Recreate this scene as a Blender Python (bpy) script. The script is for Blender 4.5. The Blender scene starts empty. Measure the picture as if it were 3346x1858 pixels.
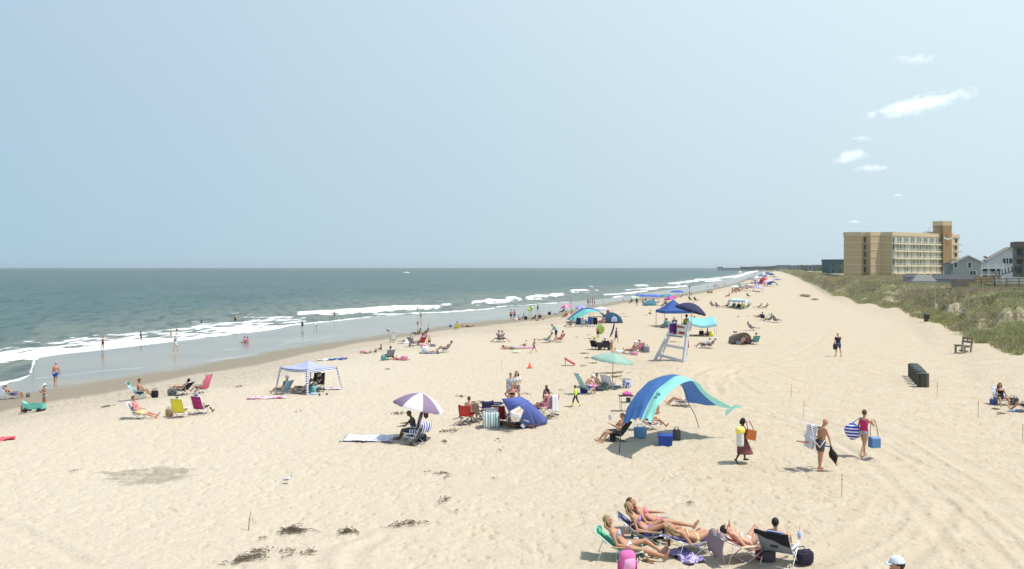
import bpy, bmesh, math, random
import numpy as np
from mathutils import Vector, Matrix
random.seed(7); rng = np.random.default_rng(7)
R = math.radians
sc = bpy.context.scene
col = sc.collection
# ---------------------------------------------------------------- camera
F = 2750.0; CX = 1673.0; HY = 873.0; H = 6.8        # focal length, centre, horizon (photo pixels), eye height (m)
cam_d = bpy.data.cameras.new('camera'); cam = bpy.data.objects.new('camera', cam_d); col.objects.link(cam)
cam.location = (0, 0, H); cam.rotation_euler = (R(90), 0, 0)
cam_d.sensor_width = 36; cam_d.lens = F / 3346 * 36; cam_d.shift_y = -(929 - HY) / 3346
cam_d.clip_start = 0.5; cam_d.clip_end = 40000
sc.camera = cam
# ---------------------------------------------------------------- light
SUN_EL = 63.0
sdir = Vector((0.968, -0.25, 0)).normalized() * math.cos(R(SUN_EL)); sdir.z = math.sin(R(SUN_EL))   # towards the sun
sun_d = bpy.data.lights.new('sun', 'SUN'); sun = bpy.data.objects.new('sun', sun_d); col.objects.link(sun)
sun_d.energy = 3.6; sun_d.angle = R(0.7); sun_d.color = (1.0, 0.95, 0.88)
sun.rotation_euler = sdir.to_track_quat('Z', 'Y').to_euler()
sun.location = (0, 0, 60)
W = bpy.data.worlds.new('World'); sc.world = W; W.use_nodes = True
wn = W.node_tree.nodes; wl = W.node_tree.links; wn.clear()
wo = wn.new('ShaderNodeOutputWorld'); wb = wn.new('ShaderNodeBackground'); wb.inputs['Strength'].default_value = 0.12
sky = wn.new('ShaderNodeTexSky'); sky.sky_type = 'NISHITA'; sky.sun_disc = False
sky.sun_elevation = R(SUN_EL); sky.sun_rotation = math.atan2(sdir.x, sdir.y)
sky.air_density = 1.0; sky.dust_density = 1.2; sky.ozone_density = 1.5; sky.altitude = 10
# summer haze: a pale veil mixed over the clear sky, thin at the zenith and a little stronger towards the land side
geo = wn.new('ShaderNodeTexCoord'); sep = wn.new('ShaderNodeSeparateXYZ'); wl.new(geo.outputs['Generated'], sep.inputs[0])
el = wn.new('ShaderNodeMapRange'); el.inputs[1].default_value = 0.0; el.inputs[2].default_value = 0.35; wl.new(sep.outputs['Z'], el.inputs[0])
az = wn.new('ShaderNodeMapRange'); az.inputs[1].default_value = -0.6; az.inputs[2].default_value = 0.55; wl.new(sep.outputs['X'], az.inputs[0])
def wmix(fac, a, b):
    m = wn.new('ShaderNodeMix'); m.data_type = 'RGBA'; wl.new(fac, m.inputs[0])
    for s, k in ((a, 6), (b, 7)):
        if isinstance(s, tuple): m.inputs[k].default_value = (*s, 1)
        else: wl.new(s, m.inputs[k])
    return m.outputs[2]
HAZE = dict(ll=(2.75, 4.1, 5.05), lr=(4.4, 5.4, 5.8), hl=(3.3, 4.3, 5.35), hr=(5.6, 6.75, 7.2))
low = wmix(az.outputs[0], HAZE['ll'], HAZE['lr']); high = wmix(az.outputs[0], HAZE['hl'], HAZE['hr'])
veil = wmix(el.outputs[0], low, high)
vf = wn.new('ShaderNodeMapRange'); vf.inputs[1].default_value = 0.3; vf.inputs[2].default_value = 0.9; vf.inputs[3].default_value = 0.97; vf.inputs[4].default_value = 0.25
wl.new(sep.outputs['Z'], vf.inputs[0])
fin = wmix(vf.outputs[0], sky.outputs[0], veil)
wl.new(fin, wb.inputs[0]); wl.new(wb.outputs[0], wo.inputs[0])
sc.view_settings.view_transform = 'Standard'; sc.view_settings.look = 'None'; sc.view_settings.gamma = 1
sc.view_settings.exposure = 0.25
sc.cycles.max_bounces = 6; sc.cycles.volume_bounces = 0; sc.cycles.caustics_reflective = False; sc.cycles.caustics_refractive = False
# ---------------------------------------------------------------- helpers: materials
MATS = {}
def new_mat(name):
    m = bpy.data.materials.new(name); m.use_nodes = True
    n = m.node_tree.nodes; b = n['Principled BSDF']
    return m, n, m.node_tree.links, b
def mat(c, rough=0.75, var=0.12, scale=9.0, metal=0.0, bump=0.0, name=None, trans=0.0):
    key = (tuple(round(x, 3) for x in c), rough, var, scale, metal, bump, trans)
    if key in MATS: return MATS[key]
    m, n, l, b = new_mat(name or 'paint_%d' % len(MATS))
    tc = n.new('ShaderNodeTexCoord'); nz = n.new('ShaderNodeTexNoise'); nz.inputs['Scale'].default_value = scale; nz.inputs['Detail'].default_value = 4
    l.new(tc.outputs['Object'], nz.inputs['Vector'])
    mx = n.new('ShaderNodeMix'); mx.data_type = 'RGBA'; l.new(nz.outputs['Fac'], mx.inputs[0])
    mx.inputs[6].default_value = (*[x * (1 - var) for x in c], 1); mx.inputs[7].default_value = (*[min(1, x * (1 + var)) for x in c], 1)
    l.new(mx.outputs[2], b.inputs['Base Color']); b.inputs['Roughness'].default_value = rough; b.inputs['Metallic'].default_value = metal
    b.inputs['Specular IOR Level'].default_value = 0.3
    if bump:
        bp = n.new('ShaderNodeBump'); bp.inputs['Strength'].default_value = bump; bp.inputs['Distance'].default_value = 0.02
        l.new(nz.outputs['Fac'], bp.inputs['Height']); l.new(bp.outputs[0], b.inputs['Normal'])
    if trans:
        tr = n.new('ShaderNodeBsdfTranslucent'); l.new(mx.outputs[2], tr.inputs[0]); ms = n.new('ShaderNodeMixShader'); ms.inputs[0].default_value = trans
        o = n['Material Output']; l.new(b.outputs[0], ms.inputs[1]); l.new(tr.outputs[0], ms.inputs[2]); l.new(ms.outputs[0], o.inputs[0])
    MATS[key] = m; return m
def hexc(r, g, b):            # display colour (0-255) to linear, slightly greyed: veiling haze glare put into the colour
    m_ = .3 * r + .59 * g + .11 * b; r, g, b = [v * .9 + m_ * .1 for v in (r, g, b)]
    return tuple(((v / 255) / 12.92 if v / 255 <= 0.04045 else ((v / 255 + 0.055) / 1.055) ** 2.4) for v in (r, g, b))
def cloth(r, g, b, **k): return mat(hexc(r, g, b), 0.85, k.pop('var', 0.18), k.pop('scale', 14.0), bump=0.3, **k)
def stripes(c1, c2, freq=8.0, axis='X', duty=0.5, wob=0.0):
    key = ('st', c1, c2, freq, axis, duty, wob)
    if key in MATS: return MATS[key]
    m, n, l, b = new_mat('striped_cloth_%d' % len(MATS))
    tc = n.new('ShaderNodeTexCoord'); s = n.new('ShaderNodeSeparateXYZ'); src = tc.outputs['Object']
    if wob:
        nz = n.new('ShaderNodeTexNoise'); nz.inputs['Scale'].default_value = 3; l.new(src, nz.inputs['Vector'])
        vm = n.new('ShaderNodeVectorMath'); vm.operation = 'MULTIPLY_ADD'; l.new(nz.outputs['Color'], vm.inputs[0]); vm.inputs[1].default_value = (wob,) * 3; l.new(src, vm.inputs[2]); src = vm.outputs[0]
    l.new(src, s.inputs[0])
    a = n.new('ShaderNodeMath'); a.operation = 'MULTIPLY'; a.inputs[1].default_value = freq; l.new(s.outputs[axis], a.inputs[0])
    f = n.new('ShaderNodeMath'); f.operation = 'FRACT'; l.new(a.outputs[0], f.inputs[0])
    g = n.new('ShaderNodeMath'); g.operation = 'GREATER_THAN'; g.inputs[1].default_value = duty; l.new(f.outputs[0], g.inputs[0])
    mx = n.new('ShaderNodeMix'); mx.data_type = 'RGBA'; l.new(g.outputs[0], mx.inputs[0])
    mx.inputs[6].default_value = (*hexc(*c1), 1); mx.inputs[7].default_value = (*hexc(*c2), 1)
    l.new(mx.outputs[2], b.inputs['Base Color']); b.inputs['Roughness'].default_value = 0.85
    MATS[key] = m; return m
def patterned(c1, c2, scale=12.0, th=0.5, c3=None):
    key = ('pt', c1, c2, scale, th, c3)
    if key in MATS: return MATS[key]
    m, n, l, b = new_mat('printed_cloth_%d' % len(MATS))
    tc = n.new('ShaderNodeTexCoord'); nz = n.new('ShaderNodeTexNoise'); nz.inputs['Scale'].default_value = scale; nz.inputs['Detail'].default_value = 1.5; nz.inputs['Distortion'].default_value = 1.2
    l.new(tc.outputs['Object'], nz.inputs['Vector'])
    r = n.new('ShaderNodeValToRGB'); r.color_ramp.interpolation = 'CONSTANT'; e = r.color_ramp.elements
    e[0].color = (*hexc(*c1), 1); e[1].position = th; e[1].color = (*hexc(*c2), 1)
    if c3: x = e.new(th + 0.07); x.color = (*hexc(*c3), 1)
    l.new(nz.outputs['Fac'], r.inputs[0]); l.new(r.outputs[0], b.inputs['Base Color']); b.inputs['Roughness'].default_value = 0.85
    MATS[key] = m; return m
# ---------------------------------------------------------------- helpers: objects
def tag(o, label=None, cat=None, group=None, kind=None):
    if label: o['label'] = label
    if cat: o['category'] = cat
    if group: o['group'] = group
    if kind: o['kind'] = kind
    return o
def empty(name, loc=(0, 0, 0), rz=0.0, label=None, cat=None, group=None):
    o = bpy.data.objects.new(name, None); o.empty_display_size = 0.3; col.objects.link(o)
    o.location = loc; o.rotation_euler = (0, 0, R(rz)); return tag(o, label, cat, group)
def kids(o): return [c for c in col.objects if c.parent == o]
def copy_tree(o, parent=None, table=None):
    if table is None:
        table = {}
        for c in col.objects:
            if c.parent: table.setdefault(c.parent.name, []).append(c)
    c = o.copy(); col.objects.link(c)
    if parent: c.parent = parent
    for ch in table.get(o.name, []): copy_tree(ch, c, table)
    return c
V = Vector
class MB:
    def __init__(s): s.v = []; s.f = []; s.m = []; s.mi = 0
    def add(s, vs, fs):
        o = len(s.v); s.v += [tuple(p) for p in vs]; s.f += [tuple(i + o for i in f) for f in fs]; s.m += [s.mi] * len(fs); return s
    def box(s, c, size, rz=0.0, M=None, taper=1.0):
        x, y, z = [k / 2 for k in size]; P = []
        for dz in (-1, 1):
            t = taper if dz > 0 else 1.0
            for dx, dy in ((-1, -1), (1, -1), (1, 1), (-1, 1)): P.append(V((dx * x * t, dy * y * t, dz * z)))
        if rz: Q = Matrix.Rotation(R(rz), 3, 'Z'); P = [Q @ p for p in P]
        if M is not None: P = [M @ p for p in P]
        P = [p + V(c) for p in P]
        return s.add(P, [(0, 3, 2, 1), (4, 5, 6, 7), (0, 1, 5, 4), (1, 2, 6, 5), (2, 3, 7, 6), (3, 0, 4, 7)])
    def beam(s, a, b, w, t, up=V((0, 0, 1))):      # rectangular bar from a to b
        a = V(a); b = V(b); d = (b - a); L = d.length; d.normalize(); x = d.cross(up)
        if x.length < 1e-4: x = V((1, 0, 0))
        x.normalize(); y = x.cross(d)
        M = Matrix((x, y, d)).transposed()
        return s.box((a + b) / 2, (w, t, L), M=M)
    def tube(s, pts, r, n=8, cap=True):
        pts = [V(p) for p in pts]; rs = r if isinstance(r, (list, tuple)) else [r] * len(pts)
        vs = []; up = None
        for i, p in enumerate(pts):
            d = (pts[min(i + 1, len(pts) - 1)] - pts[max(i - 1, 0)]).normalized()
            if up is None: up = V((0, 0, 1)) if abs(d.z) < 0.9 else V((1, 0, 0))
            x = d.cross(up).normalized(); y = x.cross(d).normalized(); up = y if abs(y.dot(d)) < .5 else up
            for k in range(n):
                a = 2 * math.pi * k / n; vs.append(p + (x * math.cos(a) + y * math.sin(a)) * rs[i])
        fs = [(i * n + k, i * n + (k + 1) % n, (i + 1) * n + (k + 1) % n, (i + 1) * n + k) for i in range(len(pts) - 1) for k in range(n)]
        if cap: fs += [tuple(range(n))[::-1], tuple((len(pts) - 1) * n + k for k in range(n))]
        return s.add(vs, fs)
    def rings(s, rg, n=16, cap=True):               # rg: (centre, xvec, yvec) ellipse rings
        vs = []
        for c, x, y in rg:
            for k in range(n):
                a = 2 * math.pi * k / n; vs.append(V(c) + V(x) * math.cos(a) + V(y) * math.sin(a))
        fs = [(i * n + k, i * n + (k + 1) % n, (i + 1) * n + (k + 1) % n, (i + 1) * n + k) for i in range(len(rg) - 1) for k in range(n)]
        if cap: fs += [tuple(range(n))[::-1], tuple((len(rg) - 1) * n + k for k in range(n))]
        return s.add(vs, fs)
    def ell(s, c, r, n=12, M=None, m=8):
        rg = []; c = V(c); M = M or Matrix.Identity(3)
        for i in range(m + 1):
            a = -math.pi / 2 + math.pi * i / m; ca = max(math.cos(a), 0.03)
            rg.append((c + M @ V((0, 0, math.sin(a) * r[2])), M @ V((r[0] * ca, 0, 0)), M @ V((0, r[1] * ca, 0))))
        return s.rings(rg, n)
    def lathe(s, c, prof, n=16):
        c = V(c); return s.rings([(c + V((0, 0, z)), V((r, 0, 0)), V((0, r, 0))) for z, r in prof], n)
    def grid(s, fn, nu, nv, thick=0.0):             # open sheet fn(u,v) -> point ; optional thickness along local normal
        P = [[V(fn(i / nu, j / nv)) for j in range(nv + 1)] for i in range(nu + 1)]
        vs = [P[i][j] for i in range(nu + 1) for j in range(nv + 1)]; W_ = nv + 1
        fs = [(i * W_ + j, (i + 1) * W_ + j, (i + 1) * W_ + j + 1, i * W_ + j + 1) for i in range(nu) for j in range(nv)]
        if thick:
            N = []
            for i in range(nu + 1):
                for j in range(nv + 1):
                    du = P[min(i + 1, nu)][j] - P[max(i - 1, 0)][j]; dv = P[i][min(j + 1, nv)] - P[i][max(j - 1, 0)]
                    q = du.cross(dv); N.append(q.normalized() if q.length > 1e-9 else V((0, 0, 1)))
            o = len(vs); top = [p for p in vs]; vs = top + [p - q * thick for p, q in zip(top, N)]
            fs += [tuple(o + k for k in f[::-1]) for f in fs]
            bd = [i * W_ for i in range(nu + 1)] + [nu * W_ + j for j in range(1, nv + 1)] + [i * W_ + nv for i in range(nu - 1, -1, -1)] + [j for j in range(nv - 1, 0, -1)]
            for a, b in zip(bd, bd[1:] + bd[:1]): fs.append((b, a, a + o, b + o))
        return s.add(vs, fs)
    def build(s, name, mt, parent=None, smooth=False, loc=None):
        me = bpy.data.meshes.new(name); me.from_pydata(s.v, [], s.f)
        for m_ in (mt if isinstance(mt, (list, tuple)) else [mt]): me.materials.append(m_)
        if isinstance(mt, (list, tuple)): me.polygons.foreach_set('material_index', s.m)
        if smooth: me.polygons.foreach_set('use_smooth', [True] * len(s.f))
        me.update(); o = bpy.data.objects.new(name, me); col.objects.link(o)
        if parent: o.parent = parent
        if loc: o.location = loc
        return o
def np_obj(name, vs, fs, mt, smooth=True, parent=None):   # numpy verts (n,3), quads (m,4)
    me = bpy.data.meshes.new(name); k = fs.shape[1]
    me.vertices.add(len(vs)); me.vertices.foreach_set('co', np.asarray(vs, np.float32).ravel())
    me.loops.add(fs.size); me.loops.foreach_set('vertex_index', fs.astype(np.int32).ravel())
    me.polygons.add(len(fs)); me.polygons.foreach_set('loop_start', np.arange(0, fs.size, k, dtype=np.int32))
    if smooth: me.polygons.foreach_set('use_smooth', np.ones(len(fs), bool))
    me.materials.append(mt); me.update(calc_edges=True); me.validate()
    o = bpy.data.objects.new(name, me); col.objects.link(o)
    if parent: o.parent = parent
    return o
def attr(o, name, a):
    at = o.data.attributes.new(name, 'FLOAT', 'POINT'); at.data.foreach_set('value', np.asarray(a, np.float32).ravel())
# ---------------------------------------------------------------- noise on arrays
_perm = rng.random((256, 256))
def vnoise(x, y):
    xi = np.floor(x).astype(np.int64); yi = np.floor(y).astype(np.int64); fx = x - xi; fy = y - yi
    fx = fx * fx * (3 - 2 * fx); fy = fy * fy * (3 - 2 * fy)
    a = _perm[xi & 255, yi & 255]; b = _perm[(xi + 1) & 255, yi & 255]; c = _perm[xi & 255, (yi + 1) & 255]; d = _perm[(xi + 1) & 255, (yi + 1) & 255]
    return (a * (1 - fx) + b * fx) * (1 - fy) + (c * (1 - fx) + d * fx) * fy
def fbm(x, y, o=4, g=0.5):
    s = 0; a = 1; t = 0
    for i in range(o): s = s + a * vnoise(x * 2 ** i + 17.3 * i, y * 2 ** i + 5.1 * i); t += a; a *= g
    return s / t
def sst(a, b, x): t = np.clip((x - a) / (b - a), 0, 1); return t * t * (3 - 2 * t)
# ---------------------------------------------------------------- the lie of the land
# shore lines, each with its own height, measured along the bearings from the pier
SEA = -2.25
def line(pts, z):
    xs = [p[0] for p in pts]; ys = [p[1] for p in pts]
    return lambda px: (H - z) * F / (np.interp(px, xs, ys) - HY)
tA = line([(-400, 1275), (0, 1260), (60, 1245), (104, 1224), (114, 1188), (128, 1168), (200, 1157), (336, 1143), (580, 1114), (750, 1094), (900, 1076), (950, 1063), (1100, 1048), (1230, 1033), (1350, 1028), (1450, 1022), (1600, 1009), (1700, 1001), (1860, 986), (2030, 970), (2100, 958), (2245, 937), (2300, 927), (2400, 905), (2480, 887), (2520, 880.6), (2560, 876.8), (3700, 875.5)], SEA)
tB = line([(-400, 1365), (0, 1307), (180, 1270), (330, 1247), (580, 1211), (900, 1147), (1080, 1120), (1263, 1095), (1320, 1092), (1431, 1070), (1620, 1047), (1791, 1029), (1938, 999), (2050, 980), (2250, 957), (2300, 949), (2400, 926), (2450, 906), (2500, 888), (2540, 881), (2580, 878), (3700, 877)], -1.75)
tC = line([(-400, 1415), (0, 1350), (150, 1320), (326, 1290), (645, 1222), (840, 1196), (1000, 1156), (1175, 1121), (1300, 1104), (1431, 1081), (1620, 1061), (1791, 1041), (1938, 1009), (2050, 988), (2250, 965), (2300, 956), (2400, 932), (2450, 912), (2500, 892), (2540, 884), (2580, 880), (3700, 878.5)], -1.3)
tE = line([(2400, 876.5), (2520, 880), (2560, 887), (2605, 905), (2644, 918), (2660, 930), (2700, 952), (2787, 975), (2910, 1000), (3004, 1022), (3030, 1046), (3126, 1064), (3200, 1100), (3346, 1135), (3700, 1230)], 0.5)
_e0 = tE; _ex = np.linspace(-400, 3700, 821); _el = np.log(_e0(_ex))
_k = np.hanning(27); _k /= _k.sum(); _el = np.convolve(np.pad(_el, 13, 'edge'), _k, 'valid'); _es = _el.copy(); _el = _el + .16 * (fbm(_ex / 42, _ex * 0, 3) - .5) * sst(2560, 2700, _ex)
tE = lambda px: np.exp(np.interp(px, _ex, _el)); tEs = lambda px: np.exp(np.interp(px, _ex, _es))
def zterr(x, y, rough=False):
    x = np.asarray(x, float); y = np.asarray(y, float); px = CX + F * x / np.maximum(y, 1)
    px = np.clip(px, -400, 3700)
    a, b, c, e = tA(px), tB(px), tC(px), tE(px); d = c * 0.68
    b = np.maximum(b, c * 1.01); a = np.maximum(a, b * 1.02)
    z = np.where(y < d, 0.0, np.where(y < c, -1.3 * (sst(0, 1, (y - d) / (c - d)) * 0.35 + 0.65 * ((y - d) / (c - d)) ** 1.6),
        np.where(y < b, -1.3 - 0.45 * (y - c) / (b - c), np.where(y < a, -1.75 - 0.5 * (y - b) / (a - b), SEA - 0.02 * (y - a)))))
    z = np.maximum(z, SEA - 4)
    # dune: the beach steepens to its toe, then a hummocky ridge and the lower land behind
    s = y - e; on = sst(2420, 2560, px)
    wdt = 16 + 0.10 * e
    rise = 0.5 * sst(-34, 2, y - tEs(px)) + sst(-2, wdt, s) ** .8 * (3.1 + 1.0 * (fbm(x / 22 + 3, y / 26, 3) - .5) * 2) - sst(wdt * 1.3, wdt * 3.5, s) * 1.0
    rise = rise + (fbm(x / 7, y / 8, 3) - .5) * 1.5 * sst(2, 12, s)
    z = z + on * rise * (y > 20)
    # low mound under the lifeguard stand
    z = z + 0.45 * np.exp(-(((x - 10.6) / 3.2) ** 2 + ((y - 57) / 3.6) ** 2))
    return z
def ground(px, py):
    """point where the line of sight through (px,py) meets the ground"""
    dx = (px - CX) / F; dz = -(py - HY) / F
    t0 = 8.0; t = t0
    ts = np.geomspace(9, 3000, 1500); zz = zterr(ts * dx, ts); r = H + ts * dz
    i = int(np.argmax(r < np.maximum(zz, SEA)))
    if r[i] >= max(zz[i], SEA): t = ts[-1]
    else:
        a = r[i - 1] - max(zz[i - 1], SEA); b = r[i] - max(zz[i], SEA); t = ts[i - 1] + (ts[i] - ts[i - 1]) * a / (a - b)
    return V((dx * t, t, float(zterr(dx * t, t))))
def at(px, py, t): return V(((px - CX) / F * t, t, H - (py - HY) / F * t))    # point at distance t
def gz(x, y): return float(zterr(x, y))
# ---------------------------------------------------------------- sand
def polar_grid(pxs, ts):
    X = np.outer(ts, (pxs - CX) / F); Y = np.outer(ts, np.ones(len(pxs)))
    nr, nc = len(ts), len(pxs); i = np.arange(nr - 1)[:, None] * nc + np.arange(nc - 1)[None, :]
    Fc = np.stack([i, i + 1, i + nc + 1, i + nc], -1).reshape(-1, 4)
    return X, Y, Fc
pxs = np.concatenate([np.linspace(-9000, -350, 40)[:-1], np.linspace(-350, 3700, 1180), np.linspace(3700, 16000, 40)[1:]])
rows = np.concatenate([np.linspace(2700, 1900, 40)[:-1], np.linspace(1900, 877.5, 640), [876.6, 875.8, 875.0, 874.4]])
ts = H * F / (rows - HY)
X, Y, Fc = polar_grid(pxs, ts)
Z = zterr(X, Y)
PX = np.clip(CX + F * X / Y, -400, 3700)
a_, b_, c_, e_ = tA(PX), tB(PX), tC(PX), tE(PX)
n1 = fbm(X / 3.5, Y / 3.5, 3); edge = (n1 - .5)
wet = sst(-0.02, 0.03, (Y - c_ * (1 + 0.05 * edge)) / c_)            # damp sand
film = sst(-0.02, 0.035, (Y - b_ * (1 + 0.07 * edge)) / b_)          # mirror-like film
s_ = Y - e_
veg = sst(-6, 6, s_ - 1 + (fbm(X / 6, Y / 9, 4) - .5) * 30 + (fbm(X / 15 + 4, Y / 24, 2) - .5) * 34) * sst(2500, 2575, PX)
bare = sst(0.62, 0.70, fbm(X / 9 + 9, Y / 16, 3)); veg = veg * (1 - bare * sst(90, 300, Y) * .9)
dry = (1 - wet) * (1 - veg)
# tyre tracks: pairs of shallow ruts along these lines
trk = np.zeros_like(X)
def track(pts, w=0.16, amp=0.045, pair=None, blur=1.0):
    G = [ground(*p) for p in pts]
    # catmull resample
    Q = []
    for i in range(len(G) - 1):
        p0 = G[max(i - 1, 0)]; p1 = G[i]; p2 = G[i + 1]; p3 = G[min(i + 2, len(G) - 1)]
        for k in range(10):
            t = k / 10; Q.append(0.5 * ((2 * p1) + (p2 - p0) * t + (2 * p0 - 5 * p1 + 4 * p2 - p3) * t * t + (3 * p1 - p0 - 3 * p2 + p3) * t ** 3))
    Q.append(G[-1])
    x0 = min(q.x for q in Q) - 1.5; x1 = max(q.x for q in Q) + 1.5; y0 = min(q.y for q in Q) - 1.5; y1 = max(q.y for q in Q) + 1.5
    sel = (X > x0) & (X < x1) & (Y > y0) & (Y < y1); xs = X[sel]; ys = Y[sel]
    best = np.full(xs.shape, 9.0); sg = np.zeros(xs.shape)
    for p, q in zip(Q, Q[1:]):
        dx, dy = q.x - p.x, q.y - p.y; L = math.hypot(dx, dy) + 1e-6
        t = np.clip(((xs - p.x) * dx + (ys - p.y) * dy) / L ** 2, 0, 1)
        ex = xs - p.x - t * dx; ey = ys - p.y - t * dy; dd = np.hypot(ex, ey); si = np.sign(ex * dy - ey * dx)
        m = dd < best; best[m] = dd[m]; sg[m] = si[m]
    sd = best * sg
    prof = 0
    for off in ((-0.8, 0.8) if pair else (0,)):
        k = (sd - off) / w; prof = prof - np.exp(-k * k) + 0.55 * np.exp(-((np.abs(k) - 1.9) / 0.7) ** 2)
    trk[sel] += prof * amp * .72 * (0.7 + 0.6 * vnoise(xs * 3, ys * 3))
for i, o in enumerate((0, 40, 95, 150, 215, 270)):
    track([(2790 + o * .55, 1430 - o * .15), (2900 + o * .75, 1500), (3010 + o, 1590), (3130 + o * 1.2, 1700), (3250 + o * 1.5, 1830), (3330 + o * 1.7, 1930)], w=0.17, pair=(i % 2 == 0), amp=0.035)
track([(3000, 1640), (2960, 1720), (2860, 1800), (2700, 1880)], w=.2, pair=True)
track([(2960, 1630), (2930, 1690), (2850, 1760), (2700, 1830), (2500, 1880)], w=.2)
track([(1180, 1750), (1070, 1780), (1035, 1830), (1050, 1900)], w=.2); track([(1240, 1760), (1180, 1790), (1160, 1840), (1180, 1920)], w=.2)
track([(-60, 1770), (300, 1790), (560, 1830), (800, 1870)], w=.18, pair=True); track([(-60, 1690), (120, 1760), (300, 1850)], w=.18)
track([(2290, 1235), (2400, 1200), (2560, 1170), (2700, 1120), (2740, 1050)], w=.22, pair=True)
track([(2300, 1280), (2310, 1235), (2420, 1190), (2600, 1140), (2690, 1060), (2680, 1000)], w=.22, pair=True)
track([(2500, 1250), (2380, 1215), (2330, 1240), (2350, 1290)], w=.2); track([(2620, 1250), (2440, 1190), (2400, 1230), (2480, 1290)], w=.2)
track([(1100, 1500), (1400, 1545), (1800, 1560), (2100, 1600)], w=.16, amp=.03, pair=True)
track([(2460, 1330), (2700, 1400), (2900, 1500)], w=.16, pair=True)
foot = (fbm(X * 3.4, Y * 3.0, 3, .6) - .5) * 0.045 + np.minimum(0, fbm(X * 4.9 + 50, Y * 4.4, 2) - .42) * 0.17
fade = sst(100, 40, Y)
calm = np.exp(-np.abs(trk) * 60)
Z = Z + dry * fade * (foot * calm + trk) + dry * (fbm(X / 2.2, Y / 2.2, 2) - .5) * .05 + veg * (fbm(X * 1.2, Y * 1.2, 2) - .5) * .5 * sst(400, 60, Y)
hol = 0.0
for (hx, hy, rr, dp) in [(445, 1530, 1.3, .12), (470, 1545, .8, .12), (1160, 1168, 1.0, .2)]:
    g = ground(hx, hy); hol = hol + np.exp(-(((X - g.x) / (rr * 1.7)) ** 2 + ((Y - g.y) / rr) ** 2)) * dp
Z = Z - hol * (fbm(X * 5, Y * 5, 3) * .8)
damp = np.zeros_like(X)
for (hx, hy, rx, ry) in [(440, 1545, 1.15, .8), (500, 1560, 1.0, .9), (500, 1530, 1.2, .5)]:
    g = ground(hx, hy); q = ((X - g.x) / rx) ** 2 + ((Y - g.y) / ry) ** 2; damp = np.maximum(damp, sst(1.3, .2, q + (fbm(X * 1.7 + 8, Y * 2.6, 5, .75) - .5) * 4.4))
m, n, l, b = new_mat('beach_sand')
def nd(t, **k):
    x = n.new(t)
    for a, v in k.items(): setattr(x, a, v)
    return x
def at_(nm): a = nd('ShaderNodeAttribute'); a.attribute_name = nm; return a.outputs['Fac']
def rgbmix(fac, c1, c2, bt='MIX'):
    x = nd('ShaderNodeMix', data_type='RGBA', blend_type=bt)
    for s, k in ((fac, 0), (c1, 6), (c2, 7)):
        if isinstance(s, (tuple, float)): x.inputs[k].default_value = (*s, 1) if isinstance(s, tuple) else s
        else: l.new(s, x.inputs[k])
    return x.outputs[2]
def noise(scale, detail=4, vec=None, rough=.5):
    z = nd('ShaderNodeTexNoise'); z.inputs['Scale'].default_value = scale; z.inputs['Detail'].default_value = detail; z.inputs['Roughness'].default_value = rough
    l.new(vec or pos, z.inputs['Vector']); return z.outputs['Fac']
def ramp(fac, p0, p1, c0=(0, 0, 0), c1=(1, 1, 1)):
    r = nd('ShaderNodeValToRGB'); e = r.color_ramp.elements; e[0].position = p0; e[1].position = p1; e[0].color = (*c0, 1); e[1].color = (*c1, 1); l.new(fac, r.inputs[0]); return r.outputs[0]
def fmath(op, a, b_):
    x = nd('ShaderNodeMath', operation=op)
    for s, k in ((a, 0), (b_, 1)):
        if isinstance(s, (int, float)): x.inputs[k].default_value = s
        else: l.new(s, x.inputs[k])
    return x.outputs[0]
pos = nd('ShaderNodeNewGeometry').outputs['Position']
SAND = (0.52, 0.42, 0.285)
sx = nd('ShaderNodeSeparateXYZ'); l.new(pos, sx.inputs[0]); mr = nd('ShaderNodeMapRange'); l.new(sx.outputs['X'], mr.inputs[0]); mr.inputs[1].default_value = -9; mr.inputs[2].default_value = 8
c = rgbmix(mr.outputs[0], (0.578, 0.519, 0.415), (0.506, 0.418, 0.296))
c = rgbmix(fmath('MULTIPLY', ramp(noise(0.06, 4), .3, .7), .35), c, (0.485, 0.395, 0.285))
c = rgbmix(ramp(noise(0.9, 5, rough=.6), .25, .75), c, (0.565, 0.494, 0.384))
c = rgbmix(fmath('MULTIPLY', ramp(noise(3.4, 6, rough=.7), .52, .72), .35), c, (0.40, 0.33, 0.235))
c = rgbmix(fmath('MULTIPLY', ramp(noise(13, 4, rough=.75), .57, .72), .5), c, (0.22, 0.175, 0.12))
vegn = ramp(noise(0.35, 4), .4, .62); vegc = rgbmix(vegn, (0.24, 0.24, 0.13), (0.26, 0.22, 0.155))
vegm = fmath('MULTIPLY', at_('veg'), ramp(noise(1.2, 5, rough=.6), .36, .52)); c = rgbmix(vegm, c, vegc)
c = rgbmix(fmath('MULTIPLY', fmath('MULTIPLY', at_('wrack'), ramp(noise(5, 6, rough=.7),   .44, .62)), .85), c, (0.26, 0.215, 0.155))
c = rgbmix(fmath('MULTIPLY', at_("damp"), 0.6), c, (0.24, 0.21, 0.165))
c = rgbmix(at_('wet'), c, (0.275, 0.235, 0.17))
c = rgbmix(at_('film'), c, rgbmix(ramp(noise(.12, 4), .35, .65), (0.33, 0.275, 0.19), (0.25, 0.225, 0.17)))
c = rgbmix(at_('fline'), c, (0.62, 0.60, 0.55))
l.new(c, b.inputs['Base Color'])
rr = rgbmix(at_('wet'), (.95, .95, .95), (.6, .6, .6)); rr = rgbmix(at_('film'), rr, (.17, .17, .17)); l.new(rr, b.inputs['Roughness'])
sp = rgbmix(at_('film'), (.1, .1, .1), (.3, .3, .3)); l.new(sp, b.inputs['Specular IOR Level'])
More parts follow.
